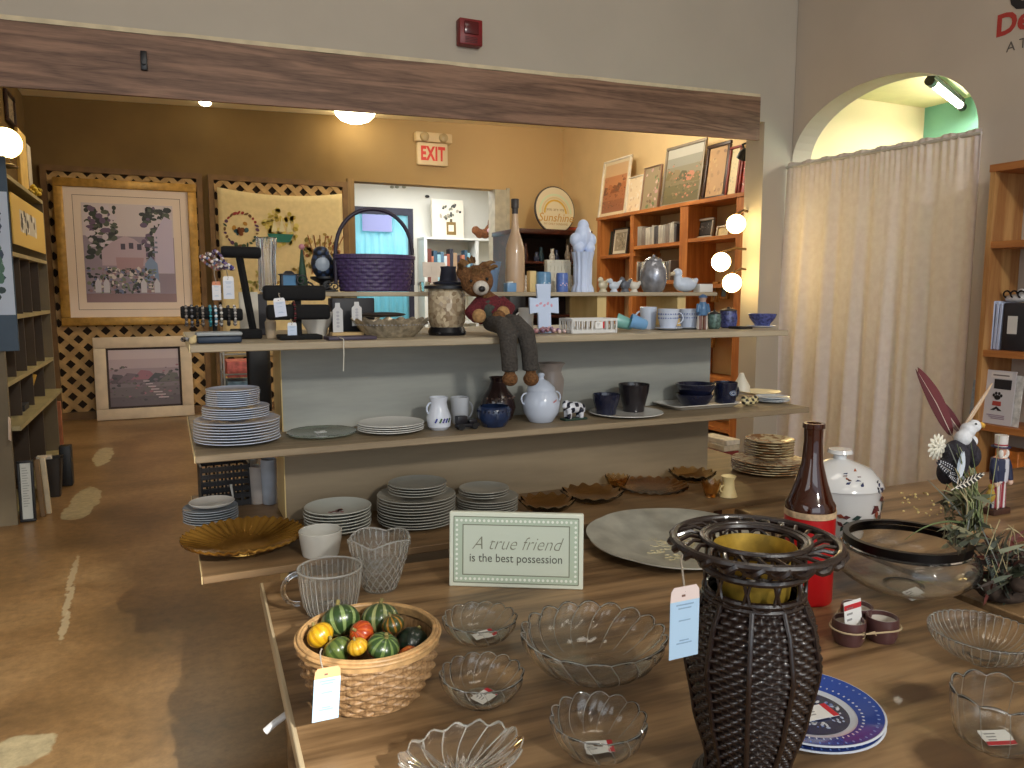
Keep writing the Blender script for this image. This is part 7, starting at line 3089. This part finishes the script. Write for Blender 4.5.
# ---------------- the far room through the opening
yw = 10.6
t = thing('window_1', None, None, (0, 0, 0))
t['kind'] = 'structure'
qa, qb = ony(347, 206, yw - .01), ony(413, 264, yw - .01)
x0, x1, z1 = qa.x - .1, qb.x, qa.z
z0 = .7
g = G()
fw = .075
for lo, hi in (((x0, z0), (x0 + fw, z1)), ((x1 - fw, z0), (x1, z1)), ((x0 + fw, z1 - fw * 1.3), (x1 - fw, z1)), ((x0 + fw, z0), (x1 - fw, z0 + fw))):
    g.box((lo[0], yw - .05, lo[1]), (hi[0], yw, hi[1]))
g.build('window_frame', mat((36, 36, 54), .5), t, ang=0)
g = G()
g.box((x0 + fw, yw - .012, z0 + fw), (x1 - fw, yw - .004, z1 - fw * 1.3))
g.build('window_pane', glow((176, 226, 236), 1.15), t, ang=0)
g = G()
n = 60
vs = []
for k in range(n + 1):
    x = x0 + fw + (x1 - x0 - 2 * fw) * k / n
    for z in (z0 + fw, z1 - fw * 1.3):
        vs.append((x, yw - .035 + .012 * math.sin(k * .9) + .006 * math.sin(k * 2.3), z))
g.add(vs, [(2 * k, 2 * k + 2, 2 * k + 3, 2 * k + 1) for k in range(n)])
m_sheer, nt, b = _new('sheer_cloth')
noise_mix(nt, b, srgb((170, 214, 222)), srgb((196, 230, 234)), 6)
tl = nt.nodes.new('ShaderNodeBsdfTranslucent')
tl.inputs['Color'].default_value = srgb((206, 236, 240))
ms = nt.nodes.new('ShaderNodeMixShader')
ms.inputs[0].default_value = .7
nt.links.new(b.outputs[0], ms.inputs[1])
nt.links.new(tl.outputs[0], ms.inputs[2])
nt.links.new(ms.outputs[0], nt.nodes['Material Output'].inputs[0])
o = g.build('sheer_curtain', m_sheer, None, ang=180)
tag(o, 'pale blue sheer curtain in the far window behind the purple basket handle', 'curtain')
o.modifiers.new('t', 'SOLIDIFY').thickness = .002
qa, qb = ony(362, 214, yw - .07), ony(392, 232, yw - .07)
g = G()
g.rect(qa.x, qb.z, qb.x, qa.z, (150, 156, 206), .004, TR((0, yw - .07, 0)) @ UP)
tag(g.build('paper_notice', painted(.6), None, ang=0), 'lavender sheet hanging in the far window', 'notice')
# white bookcase with books and a canvas
ys = yw - .32
qa, qb = ony(424, 237, ys), ony(502, 237, ys)
t = thing('white_bookcase', 'white bookcase full of books in the room beyond the rear opening', 'bookcase', (0, 0, 0))
x0, x1, z1 = qa.x, qb.x + .3, qa.z
m_wb = mat((222, 222, 214), .5, vary=.03)
zs_ = [z1 - .025, z1 - .66, z1 - 1.2, .05]
for x in (x0, x0 + (x1 - x0) * .52, x1 - .04):
    g = G()
    g.box((x, ys, 0), (x + .045, yw - .002, z1 - .03))
    g.build('upright', m_wb, t, ang=0)
for z in zs_:
    g = G()
    g.box((x0, ys, z), (x1, yw - .003, z + .03))
    g.build('shelf_board', m_wb, t, ang=0)
rnd = random.Random(2)
cols = [(110, 60, 50), (190, 120, 90), (60, 90, 110), (150, 190, 200), (90, 120, 140), (200, 206, 206), (160, 90, 70), (50, 50, 60), (170, 140, 110), (60, 50, 56)]
nb_ = 0
x = x0 + .06
while x < x0 + (x1 - x0) * .52 - .05:
    w_ = rnd.uniform(.028, .06)
    h_ = rnd.uniform(.36, .48)
    c = cols[nb_ % len(cols)]
    g = G()
    g.rbox((0, 0, 0), (w_ - .002, .16, h_), .003, 1)
    nb_ += 1
    tag(g.build('book', mat(c, .6), None, loc=(x, ys + .03, z1 - .629)), NTH[nb_ - 1] + ' book from the left in the row in the white bookcase', 'book', 'books in the white bookcase')
    x += w_
qa, qb = ony(432, 199, ys + .1), ony(464, 236, ys + .1)
t = thing('canvas_print', 'pale canvas print with dark flowers and a brown bottle on the white bookcase', 'canvas print', ((qa.x + qb.x) / 2, ys + .1, z1 + .0055))
W, H_ = (qb.x - qa.x) / 2, qa.z - z1
M = TR(rx=-.05)
g = G()
g.col = (214, 206, 186)
g.box((-W, 0, 0), (W, .04, H_), M)
M1 = M @ TR((0, -.0003, 0)) @ UP
g.rect(-W * .1, H_ * .08, W * .5, H_ * .42, (122, 96, 44), .001, M1)
g.rect(W * .02, H_ * .17, W * .36, H_ * .34, (226, 214, 186), .0016, M1)
g.rect(W * .12, H_ * .42, W * .28, H_ * .5, (90, 76, 46), .001, M1)
rnd = random.Random(4)
for k in range(22):
    g.disc(W * rnd.uniform(-.5, .8), H_ * rnd.uniform(.5, .9), .03 * rnd.random() + .012, .018, rnd.choice([(60, 60, 56), (120, 120, 100), (160, 150, 130), (40, 40, 40)]), .001 + .0004 * rnd.random(), 8, rnd.uniform(0, 3), m=M1)
g.build('canvas', painted(.7), t, ang=0)
p = ony(487, 236, ys + .06)
u = wid(1, p)
t = thing('plush_toy', 'brown plush toy sprawled on top of the white bookcase by the opening', 'stuffed toy', Vector((p.x, p.y, z1 + .006)))
g = G()
for x, z, r in ((8, 16, 7), (4, 9, 6), (-2, 5, 5), (-8, 4.5, 4.4), (-12, 8, 4.4), (11, 24, 5)):
    g.ell((x * u, 0, z * u), (r * u, r * .8 * u, r * u))
g.tube([(8 * u, 0, 16 * u), (4 * u, 0, 8 * u), (-4 * u, 0, 5 * u), (-12 * u, 0, 7 * u)], 4 * u, 10)
g.fused('body', mat((112, 68, 38), .95, vary=.35, scale=40, bmp=.5), t, .015, 2)
g = G()
g.ell((3 * u, -5 * u, 8 * u), (5 * u, 2 * u, 3 * u))
g.build('pink_foot', mat((214, 170, 180), .8), t)
q = ony(427, 196.5, yw - .004)
g = G()
g.ell((0, -.012, 0), (.035, .012, .02), 12, 6)
tag(g.build('wall_hook', mat((46, 46, 44), .5), None, loc=q), 'small dark spot-shaped hook on the far white wall', 'hook')
g = G()
for k, px in enumerate((392, 397, 404)):
    q = ony(px, 187, yw - .01)
    g.ell(q, (.03, .01, .02), 8, 6)
tag(g.build('ceiling_garland', mat((150, 150, 130), .8), None), 'short grey garland above the far window', 'garland')

# ---------------- dark cabinet with round rainbow sign, right corner
yc = 7.35
qa, qb = ony(516, 228, yc), ony(597, 228, yc)
t = thing('dark_cabinet', 'dark reddish brown cabinet full of trinkets by the corner of the rear wall', 'cabinet', (0, 0, 0))
m_cab = wood((44, 18, 14), (84, 38, 26), 'x', 3, .35, .5, .8, coat=.2)
x0, x1, z1 = qa.x, qb.x, qa.z
g = G()
g.rbox((x0, yc, z1 - .05), (x1, YB - .04, z1), .005)
g.build('cabinet_top', m_cab, t)
for x in (x0 + .01, x1 - .05):
    g = G()
    g.box((x, yc + .02, 0), (x + .04, YB - .06, z1 - .05))
    g.build('side_panel', m_cab, t, ang=0)
g = G()
g.box((x0 + .04, YB - .1, 0), (x1 - .04, YB - .06, z1 - .05))
g.build('back_panel', mat((40, 22, 18), .5), t, ang=0)
for z in (.05, .5, .9, z1 - .685, z1 - .36):
    g = G()
    g.box((x0 + .04, yc + .03, z), (x1 - .04, YB - .1, z + .025))
    g.build('shelf_board', m_cab, t, ang=0)
rnd = random.Random(6)
k = 0
for z in (z1 - .3345, z1 - .6595):
    for i in range(9):
        x = x0 + .11 + (x1 - x0 - .22) * i / 8
        c = [(50, 56, 80), (120, 110, 100), (200, 196, 190), (70, 40, 36), (40, 60, 70)][rnd.randrange(5)]
        h_ = rnd.uniform(.10, .22)
        g = G()
        r_ = .035
        g.lathe([(0, 0), (r_ * .7, 0), (r_, h_ * .4), (r_ * .5, h_ * .7), (r_ * .6, h_), (0, h_)], 14)
        tag(g.build('trinket', mat(c, .25, vary=.3, scale=40), None, loc=(x, yc + .12 + .08 * (i % 2), z)), NTH[i] + ' small trinket from the left on the ' + ('upper' if z > z1 - .5 else 'lower') + ' shelf of the dark cabinet', 'ornament', 'trinkets in the dark cabinet')
yq = yc + .1
qa, qb = ony(535, 207, yq), ony(577, 207, yq)
p = Vector(((qa.x + qb.x) / 2, yq, z1))
r_ = (qb.x - qa.x) / 2
zc_ = z1 + r_ * .86
t = thing('round_sign', 'round white rainbow sign with lettering on top of the dark cabinet', 'sign', (p.x, yq, z1 + .0005), .1)
M = TR(rx=-.1)
def disc_poly(r, zcut):
    return [(r * math.sin(a), r * .86 + r * math.cos(a)) for a in [(-PI + .54) + (2 * PI - 1.08) * k / 44 for k in range(45)]]
g = G()
g.col = (66, 60, 58)
g.prism(disc_poly(r_, 0), -.02, 0, M @ UP)
g.col = (222, 212, 184)
g.prism([(x * .95, r_ * .86 + (y - r_ * .86) * .95) for x, y in disc_poly(r_, 0)], 0, .004, M @ UP)


def arch_band(r0, r1, c, e):
    g.col = c
    a_ = [PI * k / 20 for k in range(21)]
    g.prism([(r1 * math.cos(a), r_ * .72 + r1 * math.sin(a)) for a in a_] + [(r0 * math.cos(a), r_ * .72 + r0 * math.sin(a)) for a in a_[::-1]], 0.004, .004 + e, M @ UP)


arch_band(r_ * .74, r_ * .82, (206, 220, 190), .002)
arch_band(r_ * .62, r_ * .68, (214, 196, 150), .002)
arch_band(r_ * .5, r_ * .58, (216, 176, 70), .002)
g.build('sign_board', painted(.5), t, ang=30)
g = G()
write(g, 'Sunshine', r_ * .5, M @ TR((0, -.0055, r_ * .52)) @ UP, (200, 150, 60), shear=.3)
write(g, 'you are my', r_ * .2, M @ TR((0, -.0055, r_ * .88)) @ UP, (170, 150, 110))
write(g, 'MY ONLY SUNSHINE', r_ * .13, M @ TR((0, -.0055, r_ * .26)) @ UP, (190, 160, 110))
g.build('lettering', painted(.5), t, ang=0)
p = ony(571, 226, yc + .03)
box_thing('red_box', 'flat red-brown box on the right end of the dark cabinet top', 'box', Vector((ony(583, 226, yc + .3).x - .1, yc + .34, z1 + .0005)), (.3, .12, .06), (150, 62, 46))

# ---------------- orange wood bookcase along the right wall
fx = 3.97
m_or = wood((150, 86, 36), (196, 126, 62), 'z', 3.2, .5, .5, .8)
m_or_y = wood((150, 86, 36), (196, 126, 62), 'y', 3.2, .5, .5, .8)
rb = thing('wall_bookcase', 'long orange-brown wooden bookcase along the right wall of the back room', 'bookcase', (0, 0, 0))
zt_ = onx(670, 205, fx).z
ya_, yb_ = onx(744, 205, fx).y, onx(598, 217, fx).y
ups = [onx(px, 220, fx).y for px in (741, 684, 632)] + [yb_ - .02]
for k, y in enumerate(ups):
    g = G()
    g.box((fx, y - (.055 if k < 2 else .03), 0), (XR - .004, y + (.055 if k < 2 else .03), zt_ - .03))
    g.build('upright', m_or, rb, ang=0)
levels = [zt_ - .03]
for z, (ka, kb) in ((zt_ - .03, (0, 3)), (1.5, (2, 3)), (1.56, (1, 2)), (1.575, (0, 1)), (1.24, (1, 3)), (1.2, (0, 1)), (.85, (0, 3)), (.45, (0, 3)), (.06, (0, 3))):
    g = G()
    g.box((fx - .01 if z > 1.8 else fx + .004, ups[ka] - .06 if z > 1.8 else ups[ka] - .05, z), (XR - .003 if z > 1.8 else XR - .006, ups[kb] + .04 if z > 1.8 else ups[kb] + .025, z + .03))
    g.build('shelf_board', m_or_y, rb, ang=0)


def onr(label, px0, px1, py_top, z, fm, art, x=fx + .12, name='framed_picture', fw=.02, lean=.12, **k):
    ya, yb2 = onx(px0, 230, x).y, onx(px1, 230, x).y
    yc_ = (ya + yb2) / 2
    pz = onx((px0 + px1) / 2, py_top, x).z
    return framed(name, label, (x, yc_, z + .0005), abs(ya - yb2), pz - z, fw, fm, art, rz=-PI / 2, lean=lean, **k)


Z0 = zt_
m_lw = mat((214, 206, 190), .45)
onr('white framed orange woodland print, first at the left on top of the orange bookcase', 599, 626, 158, Z0, m_lw, art_landscape([(206, 170, 130), (190, 130, 90), (170, 110, 76), (150, 96, 70)], 3, [(120, 80, 60), (176, 110, 70), (140, 80, 50)], False), mat_col=(216, 200, 170), mw=.03)
onr('small print painted pale for its glare, second from the left on the orange bookcase', 626, 641, 176, Z0, m_lw, art_plain((226, 206, 176), [(206, 180, 150), (226, 214, 196)]), fw=.012)  # the glare on this print is put into its pale colours
onr('unframed pink flower print, third from the left on top of the orange bookcase', 641, 658, 166, Z0, mat((150, 120, 100), .5), art_plain((150, 136, 110), [(190, 150, 150), (206, 176, 170), (100, 120, 80), (120, 100, 80)]), fw=.008)
onr('large grey meadow landscape painting, fourth from the left on the orange bookcase', 661, 700, 143, Z0, mat((140, 130, 116), .4, .3), art_landscape([(176, 174, 166), (140, 140, 132), (130, 126, 110), (120, 112, 88), (104, 98, 72), (96, 90, 66)], 6, [(110, 100, 70), (130, 116, 90), (84, 84, 66), (176, 120, 100)], False), fw=.025)
onr('tall print in a double dark frame, fifth from the left on the orange bookcase', 702, 725, 143, Z0, m_darkf, art_plain((170, 136, 100), [(150, 120, 90), (180, 150, 110), (130, 104, 84)]), fw=.03)
onr('narrow cream sampler in a red frame, second from the right on the orange bookcase', 725, 737, 146, Z0, mat((120, 44, 36), .5), art_plain((206, 190, 150), [(190, 176, 140), (170, 160, 130)]), fw=.02)
onr('red and white patterned frame at the right end on top of the orange bookcase', 738, 747, 150, Z0, mat((120, 40, 34), .5, vary=.6, scale=30), art_plain((150, 60, 50), [(206, 190, 170), (90, 30, 30)]), fw=.02)
# middle level
onr('framed black and white portrait on the right part of the orange bookcase', 690, 714, 219, 1.605, mat((150, 140, 126), .5), art_plain((60, 56, 54), [(110, 104, 100), (40, 38, 38), (160, 150, 140)]), mat_col=(34, 32, 32), mw=.012)
onr('dark green booklet at the left end of the middle level of the orange bookcase', 601, 611, 232, 1.53, mat((60, 66, 56), .5), art_plain((60, 80, 64), [(120, 120, 100), (40, 50, 44)]), fw=.012)
onr('white framed small landscape beside the dark green booklet', 613, 628, 228, 1.53, mat((60, 50, 44), .5), art_plain((150, 140, 120), [(120, 110, 90), (180, 170, 150)]), mat_col=(214, 206, 190), mw=.03, fw=.012)
onr('pale card standing behind the globe lamps on the orange bookcase', 718, 730, 226, 1.605, m_lw, art_plain((206, 186, 140), [(190, 170, 130)]), fw=.01)
rnd = random.Random(14)
for (za, pa_, pb2, lab) in ((1.59, 634, 677, 'middle level row of the orange bookcase'), (1.27, 634, 672, 'lower row of the orange bookcase')):
    y_a, y_b = onx(pa_, 240, fx + .05).y, onx(pb2, 240, fx + .05).y
    n_ = 20
    for k in range(n_):
        y = y_b + (y_a - y_b) * (k + .5) / n_
        w_ = abs(y_a - y_b) / n_
        g = G()
        g.rbox((fx + .04, y - w_ * .45, 0), (fx + .2, y + w_ * .45, .16 + rnd.uniform(-.005, .02)), .003, 1)
        tag(g.build('disc_case', mat(rnd.choice([(150, 146, 140), (90, 88, 90), (176, 170, 160), (120, 110, 104), (70, 66, 70)]), .3), None, loc=(0, 0, za + .0005)), NTH[k] + ' disc case from the left in the ' + lab, 'disc case', 'disc cases ' + str(za))
for (pa_, pb2, py, z, c, lab) in ((709, 720, 345, .88, (206, 150, 80), 'tan framed card low on the orange bookcase, seen past the end of the display'), (717, 722, 300, 1.23, (206, 214, 214), 'pale blue card on the third level of the orange bookcase'), (724, 733, 297, 1.23, (120, 150, 170), 'blue grey card beside the pale blue card on the third level')):
    onr(lab, pa_, pb2, py, z, mat((170, 120, 60), .5), art_plain(c, [tuple(int(v * .85) for v in c)]), fw=.015)

# lamp with three glowing globes by the opening
yl = 3.56
p0 = at(741, yl + .07, 0)
t = thing('globe_floor_lamp', 'floor lamp with three glowing globes just left of the opening jamb', 'lamp', p0)
g = G()
g.lathe([(0, 0), (.13, 0), (.13, .015), (.03, .03), (0, .03)], 28)
g.build('base', mat((60, 44, 28), .4, .5), t)
gl = [(736, 224), (721, 262), (732, 283)]
g = G()
ztop_l = ony(741, 196, yl + .07).z
g.tube([(0, 0, .02), (0, 0, ztop_l)], .012, 10)
g.build('pole', mat((90, 66, 36), .4, .6), t)
for px, py in gl:
    q = ony(px, py, yl) - p0
    g = G()
    g.ell(q, .054, 24, 14)
    o = g.build('globe', glow((255, 222, 150), 20), t)
    g = G()
    g.tube([(0, 0, q.z + .08), (q.x * .5, q.y * .5, q.z + .085), (q.x, q.y, q.z + .055)], .007, 8)
    g.build('arm', mat((90, 66, 36), .4, .6), o)
# black clip spot light under the beam
q = ony(744.5, 152, 3.9)
t = thing('spot_lamp', 'small black clip-on spot lamp just under the right end of the beam', 'lamp', q)
g = G()
g.lathe([(.018, -.05), (.034, -.045), (.03, .0), (.014, .02), (0, .02)], 18, TR(rx=.6))
g.build('lamp_head', m_bk, t)
g = G()
g.tube([(0, 0, .01), (0, .02, .05), (.03, .02, .06), (.07, 0, .06)], .007, 8)
g.build('clip_arm', m_bk, t)

# ---------------- glimpses behind the display unit
p = at(243, 4.6, 0)
u = wid(1, p)
t = thing('wire_rack', 'wire rack of leaflets behind the left end of the display', 'rack', p)
g = G()
h = hgt(p, 345)
for x in (-14, 14):
    for y in (-.12, .12):
        g.tube([(x * u, y, 0), (x * u, y, h)], .006, 6)
for k in range(6):
    z = h * (.3 + .13 * k)
    g.tube([(-14 * u, -.12, z), (14 * u, -.12, z), (14 * u, .12, z), (-14 * u, .12, z)], .005, 6, True)
g.build('wire_frame', mat((160, 158, 150), .35, .6), t)
for k, (z, c) in enumerate(((.56, (196, 190, 180)), (.69, (120, 150, 170)), (.82, (206, 110, 100)), (.43, (206, 200, 186)))):
    g = G()
    g.rbox((-11 * u, -.1, h * z - .02), (11 * u, .1, h * z + .07), .003, 1)
    tag(g.build('leaflet_pile', mat(c, .6, vary=.3, scale=30), None, loc=p), ['white', 'bluish', 'reddish', 'cream'][k] + ' pile of leaflets in the wire rack behind the display', 'leaflets')
p = at(265, 3.9, 0)
u = wid(1, p)
t = thing('black_chair', 'black office chair mostly hidden behind the left end of the display', 'chair', p)
g = G()
hc = hgt(p, 344)
g.rbox((-11 * u, -.02, hc * .52), (11 * u, .03, hc), .02, 3)
g.build('backrest', m_bk, t)
g = G()
g.rbox((-13 * u, -.35, .42), (13 * u, 0, .48), .02, 3)
g.build('seat', m_bk, t)
g = G()
g.tube([(0, -.17, .05), (0, -.17, .42)], .022, 10)
g.tube([(0, -.02, .44), (0, .02, hc * .6)], .015, 8)
for k in range(5):
    a = 2 * PI * k / 5
    g.tube([(0, -.17, .07), (.2 * math.cos(a), -.17 + .2 * math.sin(a), .03)], .016, 8)
g.build('pedestal', m_bk, t)
# low stand with books and cream cloth right behind the display
p = at(722, 3.15, 0)
u = wid(1, p)
t = thing('low_stand', 'low dark stand behind the right end of the display', 'stand', p)
zt2 = hgt(p, 470)
g = G()
g.rbox((-26 * u, -.14, zt2 - .03), (16 * u, .14, zt2), .004, 1)
g.build('top', mat((54, 30, 22), .4), t)
for x in (-24, 14):
    for y in (-.12, .12):
        g = G()
        g.cbox((x * u, y, (zt2 - .03) / 2), (.03, .03, zt2 - .03))
        g.build('leg', mat((54, 30, 22), .4), t, ang=0)
zz = zt2 + .0005
for k, (c, hh_, w_) in enumerate((((214, 196, 150), .035, 18), ((226, 214, 180), .03, 16), ((206, 150, 110), .03, 15), ((120, 44, 40), .025, 13), ((190, 176, 150), .03, 12), ((206, 196, 176), .028, 11))):
    g = G()
    g.rbox((-w_ * u, -.1, 0), (w_ * u * .6, .1, hh_), .003, 1)
    tag(g.build('book', mat(c, .6, vary=.15, scale=40), None, loc=p + Vector((-4 * u, 0, zz)), rz=.08 * (k % 3 - 1)), from_top(5 - k) + ' book of the pile on the low dark stand behind the display', 'book', 'pile of books on the low stand')
    zz += hh_ + .0005

# ------------------------------------------------------------------ bookshelf on the arch wall at the right edge
sx0, sx1 = XA - .2, XA - .002
m_pin = wood((150, 98, 52), (196, 150, 92), 'z', 3.2, .5, .5, .8)
m_pin_y = wood((160, 96, 46), (190, 128, 70), 'y', 3.2, .5, .5, .8)
sh = thing('pine_bookshelf', 'open pine bookshelf against the arch wall at the right edge', 'bookshelf', (0, 0, 0))
pt = onx(991, 165, sx0)
ye = pt.y
zt_ = pt.z
yn = 1.15
g = G()
g.box((sx0, ye - .022, 0), (sx1, ye, zt_ - .03))
g.build('end_panel', m_pin, sh, ang=0)
g = G()
g.box((sx0, yn, 0), (sx1, yn + .022, zt_ - .03))
g.build('end_panel', m_pin, sh, ang=0)
g = G()
g.box((sx0 - .004, yn - .01, zt_ - .03), (sx1, ye + .002, zt_))
g.build('top_board', m_pin_y, sh, ang=0)
lv = []
for px, py in ((1000, 241), (1000, 351), (990, 425)):
    z = onx(px, py, sx0).z
    lv.append(z)
for z in lv + [.08]:
    g = G()
    g.box((sx0 + .002, yn + .022, z - .028), (sx1 - .005, ye - .022, z))
    g.build('shelf_board', m_pin_y, sh, ang=0)


def rs(px, x):
    return onx(px, 330, x).y


# second level: white folders, black box, ornament
x = sx0 + .05
z = lv[1] + .0012
for k, px in enumerate((991.5, 995, 998)):
    y = rs(px, x)
    g = G()
    g.rbox((0, -.006, 0), (.13, .006, onx(px, 301, x).z - z - .006 * k), .002, 1, TR(rx=.02 * k))
    tag(g.build('white_folder', mat((186, 198, 226), .5), None, loc=(x, y, z)), ['leftmost', 'middle', 'rightmost'][k] + ' of three white folders on the middle shelf of the pine bookshelf', 'folder', 'white folders on the pine bookshelf')
ya, yb = rs(1002, x), rs(1040, x)
zb = onx(1012, 303, x).z
t = thing('black_box', 'black box with a white square card on the middle shelf of the pine bookshelf', 'box', (x, (ya + yb) / 2, z), -PI / 2)
W = abs(ya - yb) / 2
g = G()
g.rbox((-W, 0, 0), (W, .12, zb - z), .003)
g.build('box', mat((44, 44, 50), .55, vary=.2), t)
g = G()
cx = -W + abs(rs(1012, x) - ya)
hz0, hz1 = onx(1012, 334, x).z - z, onx(1012, 316, x).z - z
g.rect(cx - .02, hz0, cx + .02, hz1, (214, 212, 208), .0012, UP)
g.build('white_card', painted(.6), t, ang=0)
zz = zb + .0005
t = thing('white_ornament', 'small white ornament with black curls on top of the black box', 'ornament', (x + .05, rs(1014, x + .05), zz), -PI / 2)
g = G()
g.ell((0, 0, .018), (.05, .02, .018))
g.ell((.02, 0, .04), (.02, .014, .02))
g.fused('body', mat((206, 204, 204), .4), t, .003, 2)
g = G()
for s in (-1, 0, 1):
    g.tube([(s * .03 + .014 * math.cos(q), -.018, .036 + .014 * math.sin(q)) for q in [k * .5 for k in range(10)]], .0035, 6)
g.build('black_curls', m_blk, t)

# third level: white sign with a paw print, small cards
z = lv[2] + .0005
x = sx0 + .03
ya, yb = rs(986, x), rs(1018, x)
zt2 = onx(1000, 372, x).z
W, H_ = abs(ya - yb) / 2, onx(1000, 371, x).z - z
t = thing('paw_sign', 'white board with a paw print and bow on the pine bookshelf', 'sign', (x, (ya + yb) / 2, z + .001), -PI / 2)
M = TR(rx=-.06)
g = G()
g.col = (206, 202, 206)
g.box((-W, 0, 0), (W, .004, H_), M)
M1 = M @ TR((0, -.0002, 0)) @ UP
bk = (30, 28, 32)
cx, cz = -W * .02, H_ * .5
s = H_ * .055
g.disc(cx, cz, s * 1.05, s * .85, bk, .001, 16, m=M1)
for dx, dz in ((-1.7, .8), (-.7, 1.6), (.7, 1.6), (1.7, .8)):
    g.disc(cx + dx * s * .75, cz + dz * s * .85, s * .42, s * .55, bk, .001, 12, m=M1)
g.col = (170, 70, 62)
g.prism([(cx - s * 1.4, cz - s * 1.3), (cx + s * 1.4, cz - s * 1.3), (cx + s * 1.5, cz - s * 2.8), (cx - s * 1.5, cz - s * 2.8)], 0, .001, M1)
g.col = bk
for q in (-1, 1):
    g.prism([(cx, cz - s * 3), (cx + q * s * 1.9, cz - s * 4.4), (cx + q * s * .6, cz - s * 4.4), (cx, cz - s * 3.8)], 0, .0012, M1)
g.rect(-W * .55, H_ * .86, W * .75, H_ * .97, (220, 214, 212), .0008, M1)
g.rect(-W * .42, H_ * .9, W * .6, H_ * .925, (120, 110, 110), .0012, M1)
g.rect(-W * .3, H_ * .66, W * .78, H_ * .84, (36, 34, 40), .0012, M1)
for k in range(3):
    g.rect(-W * .6 + k * W * .15, H_ * (.16 - .03 * k), W * .55, H_ * (.175 - .03 * k), (150, 130, 150), .001, M1)
g.build('board', painted(.5), t, ang=0)
for k, (px, py, c, lab) in enumerate(((984.5, 380, (150, 160, 176), 'small bluish card leaning left of the paw print board'), (1022, 376, (206, 204, 200), 'white card standing right of the paw print board'))):
    y = rs(px, x + .02)
    g = G()
    g.rbox((0, -.022, 0), (.003, .022, onx(px, py, x + .02).z - z), .001, 1, TR(ry=.08))
    tag(g.build('card', mat(c, .6, vary=.25, scale=40), None, loc=(x - .012 + .02 * k, y, z)), lab, 'card')
# bottom level: dark and orange boxes
x = sx0 + .06
for px, py, c, w_, lab in ((1016, 452, (206, 120, 50), .10, 'orange and red box on the bottom of the pine bookshelf'),):
    y = rs(px, x)
    z0 = .0805
    g = G()
    g.rbox((0, -w_ / 2, 0), (.1, w_ / 2, onx(px, py, x).z - z0), .003, 1)
    tag(g.build('box', mat(c, .5, vary=.4, scale=20), None, loc=(x, y, z0)), lab, 'box')

# ------------------------------------------------------------------ camera, light
cam = bpy.data.cameras.new('camera')
cam.sensor_width = 36
cam.lens = F / 1024 * 36
cam.clip_start = .02
co = bpy.data.objects.new('camera', cam)
COL.objects.link(co)
co.location = (0, 0, EYE)
co.rotation_euler = (PI / 2 - PITCH, 0, -YAW)
SC.camera = co


def light(name, kind, loc, energy, color, size=.5, size_y=None, target=None):
    l = bpy.data.lights.new(name, kind)
    l.energy = energy
    l.color = color
    if kind == 'AREA':
        l.size = size
        if size_y:
            l.shape = 'RECTANGLE'
            l.size_y = size_y
    else:
        l.shadow_soft_size = size
    o = bpy.data.objects.new(name, l)
    COL.objects.link(o)
    o.location = loc
    if target is not None:
        o.rotation_euler = (Vector(target) - Vector(loc)).to_track_quat('-Z', 'Y').to_euler()
    return o


# daylight through the shop front behind the viewer
light('window_daylight', 'AREA', (-.6, -4.0, 1.7), 38, (.86, .94, 1.0), 3.6, 2.0, (.6, 2.5, 1.0))
light('side_fill', 'AREA', (-3.1, -.4, 1.9), 24, (.90, .95, 1.0), 2.4, 1.7, (.4, .6, 1.0))  # added fill from the left, no window there; lifts the arch wall
light('door_daylight', 'AREA', (1.12, -3.9, 3.3), 130, (1.0, .96, .88), .45, .35, (.1, 2.4, .2))
# added spot behind the viewer, aimed so the table throws a floor shadow
sp_ = light('shadow_spot', 'SPOT', (1.085, -3.43, 3.18), 2100, (1.0, .95, .86), .03, None, (-1.0, 2.1, 0))
sp_.data.spot_size = R(21)
sp_.data.spot_blend = .45
# unseen fill panels added under the front room ceiling
for x, y in ((.4, -1.2), (2.0, -1.0), (1.2, 1.4)):
    light('front_ceiling_fill', 'AREA', (x, y, ZC - .03), 7, (1.0, .92, .8), 1.1, .5)
# lamps of the back room
for x, y, e in ((0.0, 6.0, 17), (2.3, 6.4, 20), (3.1, 5.4, 50)):
    light('back_ceiling_lamp', 'POINT', (x, y, 2.62), e, (1.0, .92, .76), .12)
light('far_room_lamp', 'AREA', (3.2, 9.3, 2.7), 60, (.96, .98, 1.0), 1.6)
light('arch_room_lamp', 'AREA', (4.4, 2.8, 2.25), 38, (1.0, .92, .80), .8)

w = bpy.data.worlds.new('daylight')
SC.world = w
w.use_nodes = True
bg = w.node_tree.nodes['Background']
bg.inputs['Color'].default_value = (.78, .88, 1.0, 1)
bg.inputs['Strength'].default_value = .85
SC.view_settings.view_transform = 'Standard'
SC.view_settings.look = 'None'
SC.view_settings.exposure = .06
SC.view_settings.gamma = 1
SC.view_settings.use_curve_mapping = False
SC.cycles.max_bounces = 14
SC.cycles.transmission_bounces = 12
SC.cycles.transparent_max_bounces = 12
SC.cycles.sample_clamp_indirect = 6
SC.cycles.use_denoising = True
